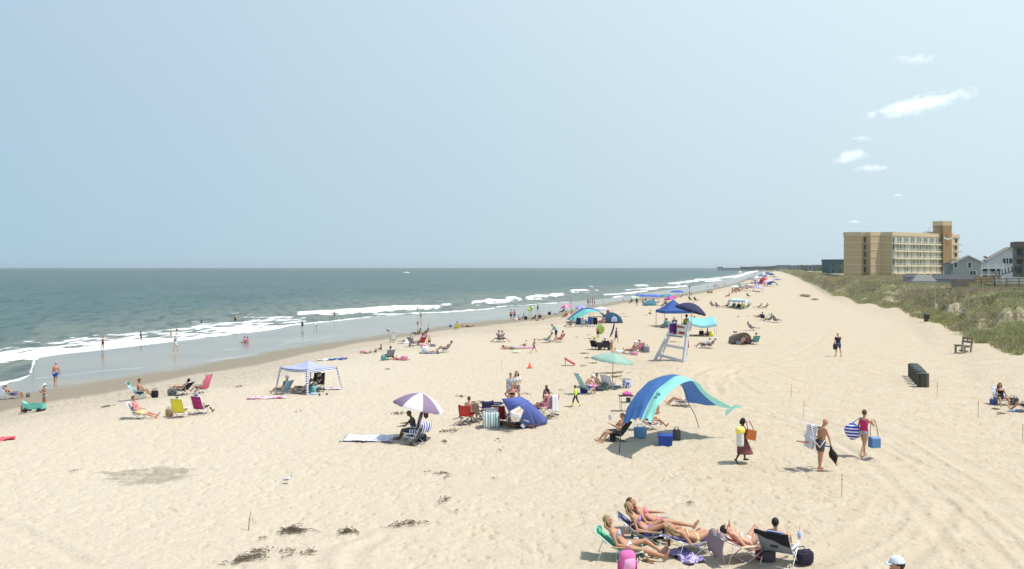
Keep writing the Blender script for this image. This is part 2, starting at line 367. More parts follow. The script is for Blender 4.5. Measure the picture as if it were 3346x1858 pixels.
bp = nd('ShaderNodeBump'); bp.inputs['Distance'].default_value = 0.06
hh = fmath('ADD', noise(7, 5, rough=.65), fmath('MULTIPLY', noise(1.5, 3), 1.3)); l.new(hh, bp.inputs['Height'])
st = fmath('MULTIPLY', fmath('SUBTRACT', 1.0, at_('wet')), .85); st = fmath('ADD', st, 0.012); l.new(st, bp.inputs['Strength']); l.new(bp.outputs[0], b.inputs['Normal'])
sand = np_obj('beach', np.stack([X, Y, Z], -1).reshape(-1, 3), Fc, m); tag(sand, kind='structure')
PYg = HY + (H + 1.9) * F / Y; fl = 0
for pts in ([(112, 1236), (200, 1227), (293, 1217), (554, 1197), (700, 1180), (840, 1158)], [(560, 1150), (700, 1143), (900, 1128), (1100, 1096)], [(1560, 1040), (1640, 1026), (1700, 1018)], [(880, 1125), (1000, 1100)]):
    yy = np.interp(PX, [p[0] for p in pts], [p[1] for p in pts]) + (fbm(X / 2, Y * 0, 3) - .5) * 7
    fl = np.maximum(fl, np.exp(-((PYg - yy) / 1.3) ** 2) * (PX > pts[0][0]) * (PX < pts[-1][0]) * sst(.35, .6, fbm(X / 1.3, Y / 6, 3)))
attr(sand, 'fline', fl * .7); attr(sand, 'wrack', sst(.66, .93, Y / c_ + (fbm(X / 5, Y / 5, 3) - .5) * .25) * (1 - wet) * sst(2300, 1500, PX))
for k_, v_ in (('wet', wet), ('film', film), ('veg', veg), ('damp', damp)): attr(sand, k_, v_)
# ---------------------------------------------------------------- sea
spx = np.concatenate([np.linspace(-9000, -350, 60)[:-1], np.linspace(-350, 2700, 900), np.linspace(2700, 3400, 12)[1:]])
srow = np.concatenate([np.linspace(1420, 1290, 20)[:-1], np.linspace(1290, 877, 520), [876.2, 875.5, 875, 874.5, 874.1, 873.85]])
sts = (H - SEA) * F / (srow - HY)
X, Y, Fc = polar_grid(spx, sts); PX = np.clip(CX + F * X / Y, -400, 3700); PY = HY + (H - SEA) * F / Y
dA = Y / tA(PX) - 1; deep = sst(0.0, 0.6, dA)
u_ = X * .29 + Y * .957; v_ = X * .957 - Y * .29        # along / across the shore
wv = (fbm(v_ / 7.5 + 2.2 * vnoise(u_ / 60, v_ / 40), u_ / 34, 3) - .5) * 0.95 + (fbm(v_ / 2.6, u_ / 7, 2) - .5) * 0.25
fz = sst(900, 200, Y); Z = SEA + wv * deep * fz
foam = np.zeros_like(X); roll = np.zeros_like(X)
nz1 = fbm(X / 2.6, Y / 2.6, 4, .6) - .5; nz2 = fbm(X / 9, Y / 9, 3) - .5; nz3 = fbm(X / .9, Y / 5, 3, .6) - .5
def strip(pts, half, lift=0.0, soft=.6, nse=1.0):
    xs = [p[0] for p in pts]; ys = [p[1] for p in pts]; hs = [h_ for h_ in half] if isinstance(half, (list, tuple)) else [half] * len(xs)
    cy = np.interp(PX, xs, ys); hw = np.interp(PX, xs, hs); inn = sst(xs[0] - 12, xs[0] + 10, PX) * sst(xs[-1] + 12, xs[-1] - 10, PX)
    q = np.abs(PY - cy + nz2 * hw * 1.8 * nse) / hw + nz1 * 2.0 * nse + nz3 * 1.5 * nse
    global foam, roll
    foam = np.maximum(foam, np.clip((1.35 - q) / (soft * 1.5), 0, 1) * inn)
    if lift: roll = np.maximum(roll, np.exp(-((PY - cy) / hw) ** 2) * inn * lift)
S0 = [(-400, 1190), (0, 1160), (200, 1148), (336, 1135), (580, 1106), (750, 1088), (900, 1068)]
strip(S0, [18, 16, 15, 11, 10, 9, 8], soft=.35)                 # swash front
strip([(-400, 1150), (0, 1138), (200, 1128), (330, 1115), (560, 1094), (700, 1077), (880, 1058), (1000, 1045)], [18, 15, 15, 14, 10, 9, 8, 7], soft=.8, nse=1.5)
strip([(300, 1095), (560, 1084), (720, 1060), (860, 1045), (960, 1036)], [4, 7, 12, 9, 5], soft=1.1, nse=1.8)
strip([(-400, 1268), (0, 1250), (60, 1238), (100, 1222)], [9, 7, 6, 4], soft=.4)
strip([(96, 1226), (104, 1200), (110, 1180), (118, 1168)], [14, 14, 12, 9], soft=.4)
strip([(880, 1071), (1100, 1049), (1240, 1033)], [5, 4, 2.5], soft=.4)
strip([(970, 1025), (1050, 1023), (1180, 1016), (1280, 1008), (1360, 1006), (1440, 1003)], [5, 7, 8, 8, 7, 4], lift=.45, soft=.4, nse=.7)
strip([(1220, 1026), (1300, 1027), (1380, 1022), (1560, 1013), (1620, 1006)], [3, 3, 3, 3, 2], soft=.6)
strip([(1440, 998), (1475, 995)], [4, 3], lift=.3); strip([(1540, 990), (1600, 985), (1680, 983)], [4, 6, 3], lift=.5, soft=.4)
strip([(1585, 981), (1608, 979)], [4, 3], lift=.4); strip([(1650, 976), (1680, 974), (1706, 980)], [4, 5, 3], lift=.5, soft=.4)
strip([(1716, 974), (1760, 970), (1795, 967)], [5, 6, 4], lift=.5, soft=.4); strip([(1794, 965), (1845, 962)], [4, 4], lift=.5, soft=.4)
strip([(1862, 953), (1900, 951), (1926, 952)], [4, 5, 3], lift=.6, soft=.4); strip([(1944, 950), (1956, 949)], [3, 3], lift=.4)
strip([(1925, 936), (1940, 937)], [2, 2]); strip([(1600, 1005), (1650, 1000), (1760, 993), (1860, 986), (1870, 984)], [3, 2, 2, 2.5, 2], soft=.7)
strip([(1970, 963), (2050, 957), (2118, 950)], [2.5, 3, 3], soft=.5); strip([(2000, 972), (2020, 969), (2040, 966)], [2.5, 3, 2], soft=.5)
strip([(2072, 933), (2095, 933), (2120, 934)], [3, 3.5, 3], lift=.5, soft=.4); strip([(2040, 946), (2090, 943), (2128, 942)], [2, 2, 3], soft=.6)
strip([(2110, 943), (2160, 939), (2200, 938), (2250, 934)], [3, 2.5, 2.5, 2], soft=.5)
strip([(2180, 926), (2215, 925), (2240, 921), (2280, 915), (2330, 911), (2400, 904), (2440, 893), (2480, 884)], [2, 4, 4.5, 4, 3, 5, 5, 3], lift=.3, soft=.5)
strip([(2300, 919), (2380, 914), (2430, 900)], [2, 2, 2], soft=.5); strip([(2412, 888), (2425, 887)], [2, 2], soft=.5)
for (wx, wy) in [(1147, 944), (1476, 948), (222, 1034), (1502, 934), (1250, 960)]: strip([(wx - 4, wy), (wx + 4, wy)], 1.1, soft=.9, nse=.6)
Z = Z + roll
m, n, l, b = new_mat('sea_water')
pos = nd('ShaderNodeNewGeometry').outputs['Position']
sp3 = nd('ShaderNodeMapping'); sp3.inputs['Rotation'].default_value = (0, 0, R(-17)); l.new(pos, sp3.inputs[0])
sc3 = nd('ShaderNodeMapping'); sc3.inputs['Scale'].default_value = (1, .22, 1); l.new(sp3.outputs[0], sc3.inputs[0]); sv = sc3.outputs[0]
c = rgbmix(ramp(noise(.05, 5, sv), .35, .65), (0.048, 0.104, 0.093), (0.072, 0.130, 0.108))
c = rgbmix(at_('shal'), c, (0.185, 0.20, 0.15))
c = rgbmix(fmath('MULTIPLY', ramp(noise(.6, 6, sv, .6), .46, .66), .8), c, (0.022, 0.052, 0.052))
fm = nd('ShaderNodeMath', operation='MULTIPLY_ADD'); l.new(noise(1.5, 8, rough=.75), fm.inputs[0]); fm.inputs[1].default_value = 1.5; fsc = fmath('MULTIPLY', at_('foam'), .70); l.new(fsc, fm.inputs[2])
_mr = nd('ShaderNodeMapRange'); l.new(fm.outputs[0], _mr.inputs[0]); _mr.inputs[1].default_value = 1.08; _mr.inputs[2].default_value = 1.40; fmask = _mr.outputs[0]
c = rgbmix(fmask, c, (0.80, 0.82, 0.81)); l.new(c, b.inputs['Base Color'])
rg = rgbmix(fmask, (.34, .34, .34), (.9, .9, .9)); l.new(rg, b.inputs['Roughness']); b.inputs['Specular IOR Level'].default_value = .12
bp = nd('ShaderNodeBump'); bp.inputs['Distance'].default_value = .5; bp.inputs['Strength'].default_value = .55
hh = fmath('ADD', noise(.45, 6, sv, .6), fmath('MULTIPLY', noise(.12, 4, sv), 2.0)); l.new(hh, bp.inputs['Height']); l.new(bp.outputs[0], b.inputs['Normal'])
sea = np_obj('sea', np.stack([X, Y, Z], -1).reshape(-1, 3), Fc, m); tag(sea, kind='structure')
attr(sea, 'foam', foam); attr(sea, 'shal', sst(1.1, 0.0, dA) * .9)
HAZE_D = 0.00007
# ================================================================ dune plants
def tuft_field(name, n_, hmin, hmax, wblade, picker, m_, lab, cat, seed=1, blades=5):
    r = np.random.default_rng(seed); px = r.uniform(2500, 3560, n_ * 6); q = r.random(n_ * 6) ** 1.7
    e = tE(px); y = e - 4 + q * (np.minimum(230, 1.6 * e + 60)); x = (px - CX) / F * y
    k = picker(x, y, px); sel = r.random(len(x)) < k; x, y, px = x[sel][:n_], y[sel][:n_], px[sel][:n_]
    z = zterr(x, y) - 0.03; N = len(x); B = blades
    th = r.uniform(0, 2 * np.pi, (N, B)); ln = r.uniform(hmin, hmax, (N, B)) * (0.8 + 0.5 * fbm(x / 5, y / 5, 2))[:, None]; lean = r.uniform(.15, .75, (N, B)); w = wblade * (0.7 + y / 130.0)[:, None] * np.ones((1, B))
    bx = x[:, None] + r.normal(0, .12, (N, B)) * (1 + y / 120)[:, None]; by = y[:, None] + r.normal(0, .12, (N, B)) * (1 + y / 120)[:, None]; bz = z[:, None] * np.ones((1, B))
    dx, dy = np.cos(th), np.sin(th); tx = bx + dx * lean * ln; ty = by + dy * lean * ln; tz = bz + ln
    mx, my, mz = bx + dx * lean * ln * .3, by + dy * lean * ln * .3, bz + ln * .6
    sa = r.uniform(0, 2 * np.pi, (N, B)); sx, sy = np.cos(sa) * w, np.sin(sa) * w
    P = np.stack([np.stack([bx - sx, by - sy, bz], -1), np.stack([bx + sx, by + sy, bz], -1), np.stack([mx + sx * .8, my + sy * .8, mz], -1), np.stack([tx, ty, tz], -1)], 2)
    P2 = P.reshape(-1, 4, 3).copy(); Q = np.stack([P2[:, 0], P2[:, 1], P2[:, 2], P2[:, 3]], 1)
    vs = Q.reshape(-1, 3); fs = np.arange(len(vs)).reshape(-1, 4)
    o = np_obj(name, vs, fs, m_, smooth=False); tag(o, lab, cat, kind='stuff'); attr(o, 'tint', np.repeat(r.random(N * B), 4)); return o
def leaf_mat(name, a, b_, c_):
    m, n, l, b = new_mat(name); at = n.new('ShaderNodeAttribute'); at.attribute_name = 'tint'
    g = n.new('ShaderNodeNewGeometry'); nz = n.new('ShaderNodeTexNoise'); nz.inputs['Scale'].default_value = .09; nz.inputs['Detail'].default_value = 4; l.new(g.outputs['Position'], nz.inputs['Vector'])
    mx = n.new('ShaderNodeMix'); mx.data_type = 'RGBA'; l.new(at.outputs['Fac'], mx.inputs[0]); mx.inputs[6].default_value = (*a, 1); mx.inputs[7].default_value = (*b_, 1)
    rp = n.new('ShaderNodeValToRGB'); rp.color_ramp.elements[0].position = .44; rp.color_ramp.elements[1].position = .58; l.new(nz.outputs['Fac'], rp.inputs[0])
    m2 = n.new('ShaderNodeMix'); m2.data_type = 'RGBA'; l.new(rp.outputs[0], m2.inputs[0]); l.new(mx.outputs[2], m2.inputs[6]); m2.inputs[7].default_value = (*c_, 1)
    l.new(m2.outputs[2], b.inputs['Base Color']); b.inputs['Roughness'].default_value = .7; b.inputs['Specular IOR Level'].default_value = .2
    tr = n.new('ShaderNodeBsdfTranslucent'); l.new(m2.outputs[2], tr.inputs[0]); ms = n.new('ShaderNodeMixShader'); ms.inputs[0].default_value = .5
    o = n['Material Output']; l.new(b.outputs[0], ms.inputs[1]); l.new(tr.outputs[0], ms.inputs[2]); l.new(ms.outputs[0], o.inputs[0]); return m
def dens(x, y, px):
    s = y - tE(px); f = fbm(x / 6, y / 9, 4); return sst(-5, 6, s - 1 + (f - .5) * 30 + (fbm(x / 15 + 4, y / 24, 2) - .5) * 34) * (0.10 + .90 * sst(.36, .5, fbm(x / 3.1 + 7, y / 4, 3))) * (1 - sst(.58, .64, fbm(x / 9 + 9, y / 16, 3)) * sst(90, 300, y) * .95)
tuft_field('dune_grass', 44000, .18, .46, .017, dens, leaf_mat('dune_grass_leaf', (0.34, 0.38, 0.17), (0.56, 0.55, 0.32), (0.44, 0.41, 0.26)), 'green and straw coloured beach grass covering the dune', 'grass', 3, 5)
def dens2(x, y, px):
    s = y - tE(px); return sst(4, 14, s) * sst(.47, .56, fbm(x / 14 + 31, y / 14, 3)) * .9 + .03
tuft_field('dune_scrub', 15000, .28, .66, .025, dens2, leaf_mat('dune_scrub_twig', (0.34, 0.28, 0.20), (0.46, 0.38, 0.28), (0.33, 0.33, 0.18)), 'brown dry scrub and seaside shrubs in patches on the dune', 'scrub', 5, 6)
def dens3(x, y, px):
    s = y - tE(px); return (sst(-15, -3, s) * sst(9, 3, s)) * sst(.36, .52, fbm(x / 2.0 + 11, y / 2.6, 3)) * (.25 + .75 * sst(2950, 3050, px)) * sst(2640, 2720, px)
tuft_field('sparse_dune_grass', 12000, .18, .42, .018, dens3, leaf_mat('toe_grass_leaf', (0.32, 0.34, 0.13), (0.46, 0.45, 0.24), (0.38, 0.36, 0.2)), 'thin pale grass tufts spreading onto the sand at the dune foot', 'grass', 9, 6)
# ================================================================ buildings
def wall_mat(c, v=.08, s=.8, rough=.85): return mat(c, rough, v, s, bump=.15)
beige = wall_mat((0.47, 0.36, 0.22)); beige2 = wall_mat((0.50, 0.395, 0.245)); tower_c = wall_mat((0.34, 0.235, 0.12)); cream = wall_mat((0.66, 0.60, 0.44)); trim = wall_mat((0.58, 0.48, 0.32))
glass = mat((0.05, 0.06, 0.07), .12, .3, 2.0); glass_l = mat((0.42, 0.47, 0.46), .3, .25, 1.2); curtain = mat((0.60, 0.62, 0.56), .8, .15, 1.5)
whitep = mat((0.78, 0.79, 0.78), .6, .06, 2.0); dkmetal = mat((0.10, 0.10, 0.11), .5, .2, 3)
def hotel():
    T = 352.0; Y0 = T; zb = 2.0; S = T / F
    def X_(px): return (px - CX) * S
    h = empty('hotel', (X_(2915), Y0, zb), 0, 'tan six storey hotel with white balcony bands and a brown sign tower', 'hotel')
    O = V((X_(2915), Y0, zb))
    P = lambda px, dy: V(((px - CX) / F * (Y0 + dy) - O.x, dy, 0))
    top = (H - (757 - HY) * S) - zb                        # roof height
    def block(name, pts, z0, z1, m_, par=h):
        mb = MB(); n = len(pts); mb.add([(p.x, p.y, z0) for p in pts] + [(p.x, p.y, z1) for p in pts], [(i, (i + 1) % n, (i + 1) % n + n, i + n) for i in range(n)] + [tuple(range(n, 2 * n)), tuple(range(n))[::-1]]); return mb.build(name, m_, par)
    # blank seaward wing: outline steps in and out like folded walls
    w = [P(2757, 3), P(2815, 1), P(2815, 3.5), P(2824, 3.5), P(2831, 3.0), P(2845, 0.6), P(2878, 2.6), P(2915, 0), P(3096, 24), P(3080, 42), P(2760, 30)]
    main = block('wall', w, -3, top - 1.6, beige2)
    # parapet a little proud
    c0 = V((sum(p.x for p in w) / len(w), sum(p.y for p in w) / len(w), 0)); wp = [c0 + (p - c0) * 1.006 + (p - c0).normalized() * .15 for p in w]
    block('parapet', wp, top - 1.598, top, trim)
    nfl = 6; fh = (top + 0.8) / 6.55
    for k in range(1, 6):                                     # pale string courses on the blank walls
        z = top - 1.2 - (k) * fh; mb = MB()
        for a, b in zip(w[:7], w[1:8]): mb.beam(a + V((0, -.06, z)), b + V((0, -.06, z)), .12, .22)
        mb.build('string_course', cream, h)
    for k in range(5):                                        # stair windows in the recess
        z = top - 2.6 - k * fh; q = (P(2824, 3.5) + P(2831, 3.0)) / 2
        f = MB().box(q + V((-.1, -.08, z - .6)), (.95, .12, 2.3)).build('window', glass, h)
        MB().box(q + V((-.1, -.16, z + .62)), (1.1, .08, .1)).build('lintel', cream, f)
    # balcony facade from corner (2915) receding right to the tower
    A = P(2915, 0); B = P(3083, 22.2); d = (B - A); L = d.length; d.normalize(); nrm = V((d.y, -d.x, 0)); rot = math.degrees(math.atan2(d.y, d.x))
    rm = Matrix.Rotation(R(rot), 3, 'Z')
    def at_f(u, z, off): return A + d * u + nrm * off * .62 + V((0, 0, z))
    for k in range(1, 6):                                     # balcony slabs with pale fronts
        z = top - 1.75 - k * fh
        mb = MB().box(at_f(L / 2, z, .75), (L - 1, .9, .55), M=rm); bc = mb.build('balcony', cream, h)
        mb = MB()
        mb.box(at_f(L / 2, z + 1.05, 1.42), (L, .05, .06), M=rm)
        mb.box(at_f(L / 2, z + .75, 1.42), (L, .03, .04), M=rm)
        for i in range(33): mb.box(at_f(L * i / 32, z + .62, 1.42), (.05, .05, .85), M=rm)
        mb.build('railing', whitep, bc)
    bays = 8; r = random.Random(4)
    darkmap = ['11111111', '11010101', '00100000', '11011011', '00100000']
    darkmap = ['11111111', '11011101', '00101000', '11011011', '00100000']
    for k in range(5):
        z = top - 1.75 - k * fh - fh / 2 + .1
        for i in range(bays):
            u = L * (i + .5) / bays; dk = darkmap[k][i] == '1'
            f = MB().box(at_f(u - L / bays * .1, z, .04), (L / bays * .74, .08, fh * .78), M=rm).build('window', curtain if k in (2, 4) or not dk else glass_l, h)
            MB().box(at_f(u - L / bays * .30, z - .05, .10), (L / bays * .24, .06, fh * .70), M=rm).build('door', glass if dk else glass_l, f)
            MB().box(at_f(u + L / bays * .36, z, .5), (.16, 1.1, fh * .8), M=rm).build('divider', cream, h)
    MB().box(at_f(L / 2, 1.3, .1), (L, .2, 3.4), M=rm).build('ground_floor_wall', wall_mat((0.60, 0.52, 0.34)), h)
    for i, u in enumerate((.57, .68, .80, .9)): MB().box(at_f(L * u, 1.6, .25), (1.6, .1, 1.8), M=rm).build('window', (glass_l if i == 0 else glass), h)
    # tower with sign
    a = P(3082, 19.3); b_ = P(3110, 20.3); tz = (H - (722 - HY) * (T + 21) / F) - zb
    tw = [a, b_, b_ + V((.5, 9, 0)), a + V((.5, 9, 0))]; block('tower', tw, -3, tz - 2, tower_c)
    cw = [P(3047, 22), P(3081, 19.7), P(3111, 20.6), P(3111, 30), P(3047, 31)]
    block('tower_cap', cw, tz - 2, tz, trim); block('tower_shaft', [P(3048, 22.8), P(3082, 21.2), P(3083, 29), P(3049, 30)], top, tz - 2.05, beige)
    block('penthouse', [P(3044, 23), P(3081, 20.9), P(3081, 30), P(3044, 30)], top - .2, tz - 4.8, beige2); block('penthouse', [P(3110, 22.5), P(3115, 24), P(3115, 30), P(3110, 30)], -3, tz - 5, beige2)
    zc = tz - 7.2; cx = (a + b_) / 2
    sg = MB(); sg.lathe((0, 0, 0), [(0, .0), (.02, .62), (.15, .62), (.16, 0)], 16); o = sg.build('emblem', mat((0.62, 0.20, 0.09), .5), h, loc=cx + V((0, -.15, zc + 1.5))); o.rotation_euler = (R(90), 0, 0); o.scale = (1, 1.2, 1)
    mb = MB()
    for i in range(9):
        t = i / 8 * 2 - 1; mb.box(cx + V((t * 1.75, -.35, zc - .3 - .45 * (1 - t * t))), (.44, .14, .75 - .2 * abs(t)))
    mb.build('sign_lettering', whitep, h)
    # end wing beyond the tower
    e0 = P(3110, 23); e1 = P(3133, 26); zt = (H - (766 - HY) * (T + 25) / F) - zb
    block('wing', [e0, e1, e1 + V((0, 8, 0)), e0 + V((0, 8, 0))], -3, zt - 1.4, wall_mat((0.55, 0.47, 0.33))); block('parapet', [e0 + V((-.3, -.5, 0)), P(3136, 25.5), P(3136, 36), e0 + V((-.3, 9, 0))], zt - 1.38, zt, trim)
    for k in range(4):
        z = zt - 1.4 - k * fh - fh * .45; q = (e0 + e1) / 2
        MB().box(q + V((-.1, -.12, z)), (1.7, .1, 1.7)).build('window', glass, h)
        MB().box(q + V((0, -.6, z - 1.75)), ((e1 - e0).x, 1.1, .5)).build('balcony', cream, h)
    mb = MB().box(P(3030, 26) + V((0, 0, top + .6)), (3.2, 2, 1.2)).tube([P(3026, 25) + V((0, 0, top)), P(3040, 25) + V((0, 0, top + 3.4))], .12); mb.build('roof_plant', whitep, h)
    return h
hotel()
def gable_house(name, pxl, pxr, ytop, yeave, T, depth, zb, wallm, roofm, lab, windows=(), porch=False):
    S = T / F; x0 = (pxl - CX) * S; x1 = (pxr - CX) * S; zt = H - (ytop - HY) * S; ze = H - (yeave - HY) * S
    h = empty(name, ((x0 + x1) / 2, T, zb), -math.degrees(math.atan2(x0 + x1, 2 * T)) * .85, lab, 'house'); w = (x1 - x0) / 2; zt -= zb; ze -= zb
    MB().add([(-w, 0, -2), (w, 0, -2), (w, 0, ze), (0, 0, zt - .3), (-w, 0, ze), (-w, depth, -2), (w, depth, -2), (w, depth, ze), (0, depth, zt - .3), (-w, depth, ze)], [(0, 1, 2, 3, 4), (9, 8, 7, 6, 5), (0, 4, 9, 5), (2, 1, 6, 7), (4, 3, 8, 9), (3, 2, 7, 8)]).build('wall', wallm, h)
    for s in (-1, 1):
        sl = (zt - ze) / w; o = .45
        MB().grid(lambda u, v: (s * (u * (w + o)), -.5 + v * (depth + 1), zt - sl * u * (w + o)), 1, 1, .25 * s).build('roof', roofm, h)
        MB().beam((0, -.55, zt - .13), (s * (w + o), -.55, zt - sl * (w + o) - .13), .1, .25).build('bargeboard', whitep, h)
    for (px, py, ww, hh) in windows:
        x = (px - (pxl + pxr) / 2) * S; z = H - (py - HY) * S - zb
        f = MB().box((x, -.07, z), (ww, .12, hh)).build('window', glass, h); MB().box((x, -.1, z + hh / 2 + .06), (ww + .3, .14, .14)).box((x, -.1, z - hh / 2 - .06), (ww + .3, .14, .14)).box((x - ww / 2 - .07, -.1, z), (.14, .14, hh - .02)).box((x + ww / 2 + .07, -.1, z), (.14, .14, hh - .02)).build('frame', whitep, f)
    return h, w, zt, ze
siding = mat((0.33, 0.36, 0.37), .7, .06, 3, bump=.2); shingle = mat((0.20, 0.185, 0.16), .9, .2, 3, bump=.3); dshingle = mat((0.085, 0.09, 0.10), .9, .2, 3, bump=.3)
h, w, zt, ze = gable_house('beach_house', 3120, 3211, 833, 857, 250, 10, 2.5, siding, shingle, 'grey gabled beach house with small white framed windows in front of the hotel', [(3128, 866, .8, 1.5), (3168, 866, .8, 1.6), (3173, 891, .7, 1.2), (3182, 891, .7, 1.2)])
MB().add([(-w - 2.6, 3, ze - .6), (-w + .2, 1.5, ze + 1.2), (-w + .2, 8.5, ze + 1.2), (-w - 2.6, 9, ze - .6), (-w - 2.6, 3, ze - .85), (-w + .2, 1.5, ze + .9)], [(0, 1, 2, 3), (0, 4, 5, 1)]).build('roof', shingle, h)
MB().box((-w - 1.1, 5.5, ze / 2 - .6), (2.3, 5, ze + 1)).build('wall', siding, h)
mb = MB()
for x in (-w - 2.4, -w - .2):
    for y in (2.2,): mb.box((x, y, 1.3), (.25, .25, 4))
mb.box((-w - 1.2, 2.2, 1.6), (2.6, .1, .9)); mb.build('porch', whitep, h)
MB().grid(lambda u, v: (w + .4 + u * 3.8, 2 + v * 7, zt - .3 - u * 1.9), 1, 1, .2).build('roof', shingle, h)
MB().box((w + 1.5, 6, ze / 2 - 1), (3, 5.5, ze)).build('wall', siding, h)
h, w, zt, ze = gable_house('beach_house', 3235, 3361, 805, 845, 200, 12, 3.0, mat((0.62, 0.64, 0.68), .7, .05, 3), mat((0.23, 0.18, 0.15), .9, .2, 3), 'white gabled beach house with twin dark windows beside the railed deck', [(3287, 852, 1.2, 1.25), (3298, 852, 1.2, 1.25), (3330, 852, 1.0, 1.25)])
# railed white deck in front of it
S = 190 / F; dk = empty('raised_deck', ((3243 - CX) * S, 190, 3.0), -24, 'white two storey railed deck between the grey and the white houses', 'deck')
def dz_(py): return H - (py - HY) * S - 3.0
ww = (3273 - 3210) * S
MB().box((0, 1.6, dz_(876)), (ww, 3.4, .25)).build('floor', whitep, dk); MB().box((0, 1.6, dz_(897)), (ww, 3.4, .2)).build('floor', whitep, dk)
for x in (-ww / 2 + .1, -ww / 6, ww / 6, ww / 2 - .1): MB().box((x, .1, dz_(895)), (.22, .22, dz_(858) - dz_(895) + 2.6)).build('post', whitep, dk)
mb = MB()
for zc in (dz_(870), dz_(893)):
    mb.box((0, .05, zc + .35), (ww, .08, .1)).box((0, .05, zc - .35), (ww, .08, .1))
    for i in range(22): mb.box((-ww / 2 + i * ww / 21, .05, zc), (.06, .06, .7))
mb.build('railing', whitep, dk); MB().box((0, 3.2, dz_(892)), (ww * .9, .2, 2.6)).build('wall', mat((0.40, 0.38, 0.36), .8), dk)
MB().box((ww * .22, 3.05, dz_(888)), (1.7, .1, 1.4)).box((-ww * .3, 3.05, dz_(888)), (.8, .1, 2)).build('window', glass, dk)
# dark weathered house at the edge of the frame
S = 150 / F; dh = empty('beach_house', ((3345 - CX) * S, 150, 3.2), -24, 'dark weathered house on stilts with a roof deck at the right edge', 'house')
def z2(py): return H - (py - HY) * S - 3.2
wood = mat((0.16, 0.145, 0.125), .9, .25, 2.5, bump=.4)
MB().box(((3352 - 3345) * S, 3, (z2(800) + z2(905)) / 2), (2.9, 5, z2(800) - z2(905))).build('wall', mat((0.20, 0.21, 0.21), .9, .2, 2), dh)
MB().box((.15, 1.6, (z2(789) + z2(808)) / 2), (3.6, 4.4, z2(789) - z2(808))).build('roof_deck', wood, dh)
for px, py in ((3330, 822), (3330, 852), (3330, 882)): f = MB().box(((px - 3345) * S + .15, .42, z2(py)), (.55, .1, 1.0)).build('window', glass, dh)
MB().box((-.5, .2, z2(842)), (1.6, 1.2, .5)).build('balcony', wood, dh); MB().box((-.1, .3, (z2(790) + z2(906)) / 2), (.22, .22, z2(790) - z2(906))).build('post', wood, dh)
for a in range(10): pass
mb = MB(); mb.beam((-4.2, 1, z2(903)), (-.7, 1, z2(880)), .9, .12)
for i in range(8): t = i / 7; mb.box((-4.2 + 3.5 * t, 1, z2(903) + (z2(880) - z2(903)) * t + .45), (.06, 1.0, .9))
mb.build('stairs', wood, dh)
# low roofs behind the dune
def low_roof(name, x0p, x1p, ridge, eave, T, rm_, wm_, lab, hip=True):
    S = T / F; x0 = (x0p - CX) * S; x1 = (x1p - CX) * S; zr = H - (ridge - HY) * S; ze = H - (eave - HY) * S; w = (x1 - x0) / 2; d = 8
    h = empty(name, ((x0 + x1) / 2, T, 2.6), -math.degrees(math.atan2(x0 + x1, 2 * T)) * .85, lab, 'building'); zr -= 2.6; ze -= 2.6
    MB().box((0, d / 2, ze / 2 - 1), (2 * w - .8, d - .8, ze + 2)).build('wall', wm_, h)
    i = min(w * .45, 3.5) if hip else 0
    MB().add([(-w, 0, ze), (w, 0, ze), (w, d, ze), (-w, d, ze), (-w + i, d / 2, zr), (w - i, d / 2, zr)], [(0, 1, 5, 4), (1, 2, 5), (2, 3, 4, 5), (3, 0, 4), (3, 2, 1, 0)]).build('roof', rm_, h); return h
low_roof('low_building', 3025, 3212, 896, 912, 205, dshingle, siding, 'long low building with a charcoal roof just behind the dune')
low_roof('low_building', 2955, 3010, 893, 906, 215, dshingle, siding, 'small low building with a dark hipped roof at the hotel foot')
low_roof('low_building', 2984, 3058, 898, 918, 180, mat((0.20, 0.20, 0.195), .8, .1, 2), whitep, 'low building with a pale grey gable roof behind the dune grass')
# boardwalk, platforms and fence among the dune grass
def fence_run(name, lab, pts, h_, mt_, post=1.6, rails=3, solid=False, th=.05):
    o = empty(name, pts[0], 0, lab, 'fence'); P0 = pts[0]; rl = MB()
    for a, b in zip(pts, pts[1:]):
        L = (b - a).length; n_ = max(1, int(L / post))
        for i in range(n_ + 1):
            p = a + (b - a) * i / n_ - P0; MB().box(p + V((0, 0, h_ / 2 - .2)), (.12, .12, h_ + .4)).build('post', mt_, o)
        for k in range(rails):
            z = h_ * (k + .6) / rails if not solid else h_ / 2
            rl.beam(a - P0 + V((0, -.09, z)), b - P0 + V((0, -.09, z)), th if not solid else .05, .14 if not solid else h_ * .95)
            if solid: break
    rl.build('rail', mt_, o); return o
def dp(px, py, t): return at(px, py, t)
wood2 = mat((0.185, 0.16, 0.125), .9, .25, 2.5, bump=.4); wood3 = mat((0.33, 0.24, 0.125), .9, .2, 2.5, bump=.4)
fence_run('board_fence', 'tan wooden board fence panel standing on the dune by the walkway', [dp(3185, 921, 150), dp(3243, 921, 150)], .95, wood3, solid=True)
fence_run('walkway_railing', 'dark wooden walkway railing crossing the dune grass, upper one', [dp(3120, 929, 135), dp(3250, 926, 135), dp(3370, 924, 135)], .9, wood2, rails=2)
fence_run('walkway_railing', 'weathered low railing nearest the beach on the dune', [dp(3225, 962, 112), dp(3300, 963, 112), dp(3380, 966, 112)], .95, mat((0.27, 0.25, 0.20), .9, .2, 3), rails=2, post=2.4)
o = empty('boardwalk', dp(3180, 944, 126), 0, 'dark timber boardwalk platform raised on the dune by the railing', 'boardwalk')
MB().box((2.4, 1, .1), (10.8, 2.2, .18)).build('deck', wood2, o)
for i in range(6): MB().box((-2.6 + i * 1.9, 0, -.7), (.16, .16, 1.6)).build('post', wood2, o)
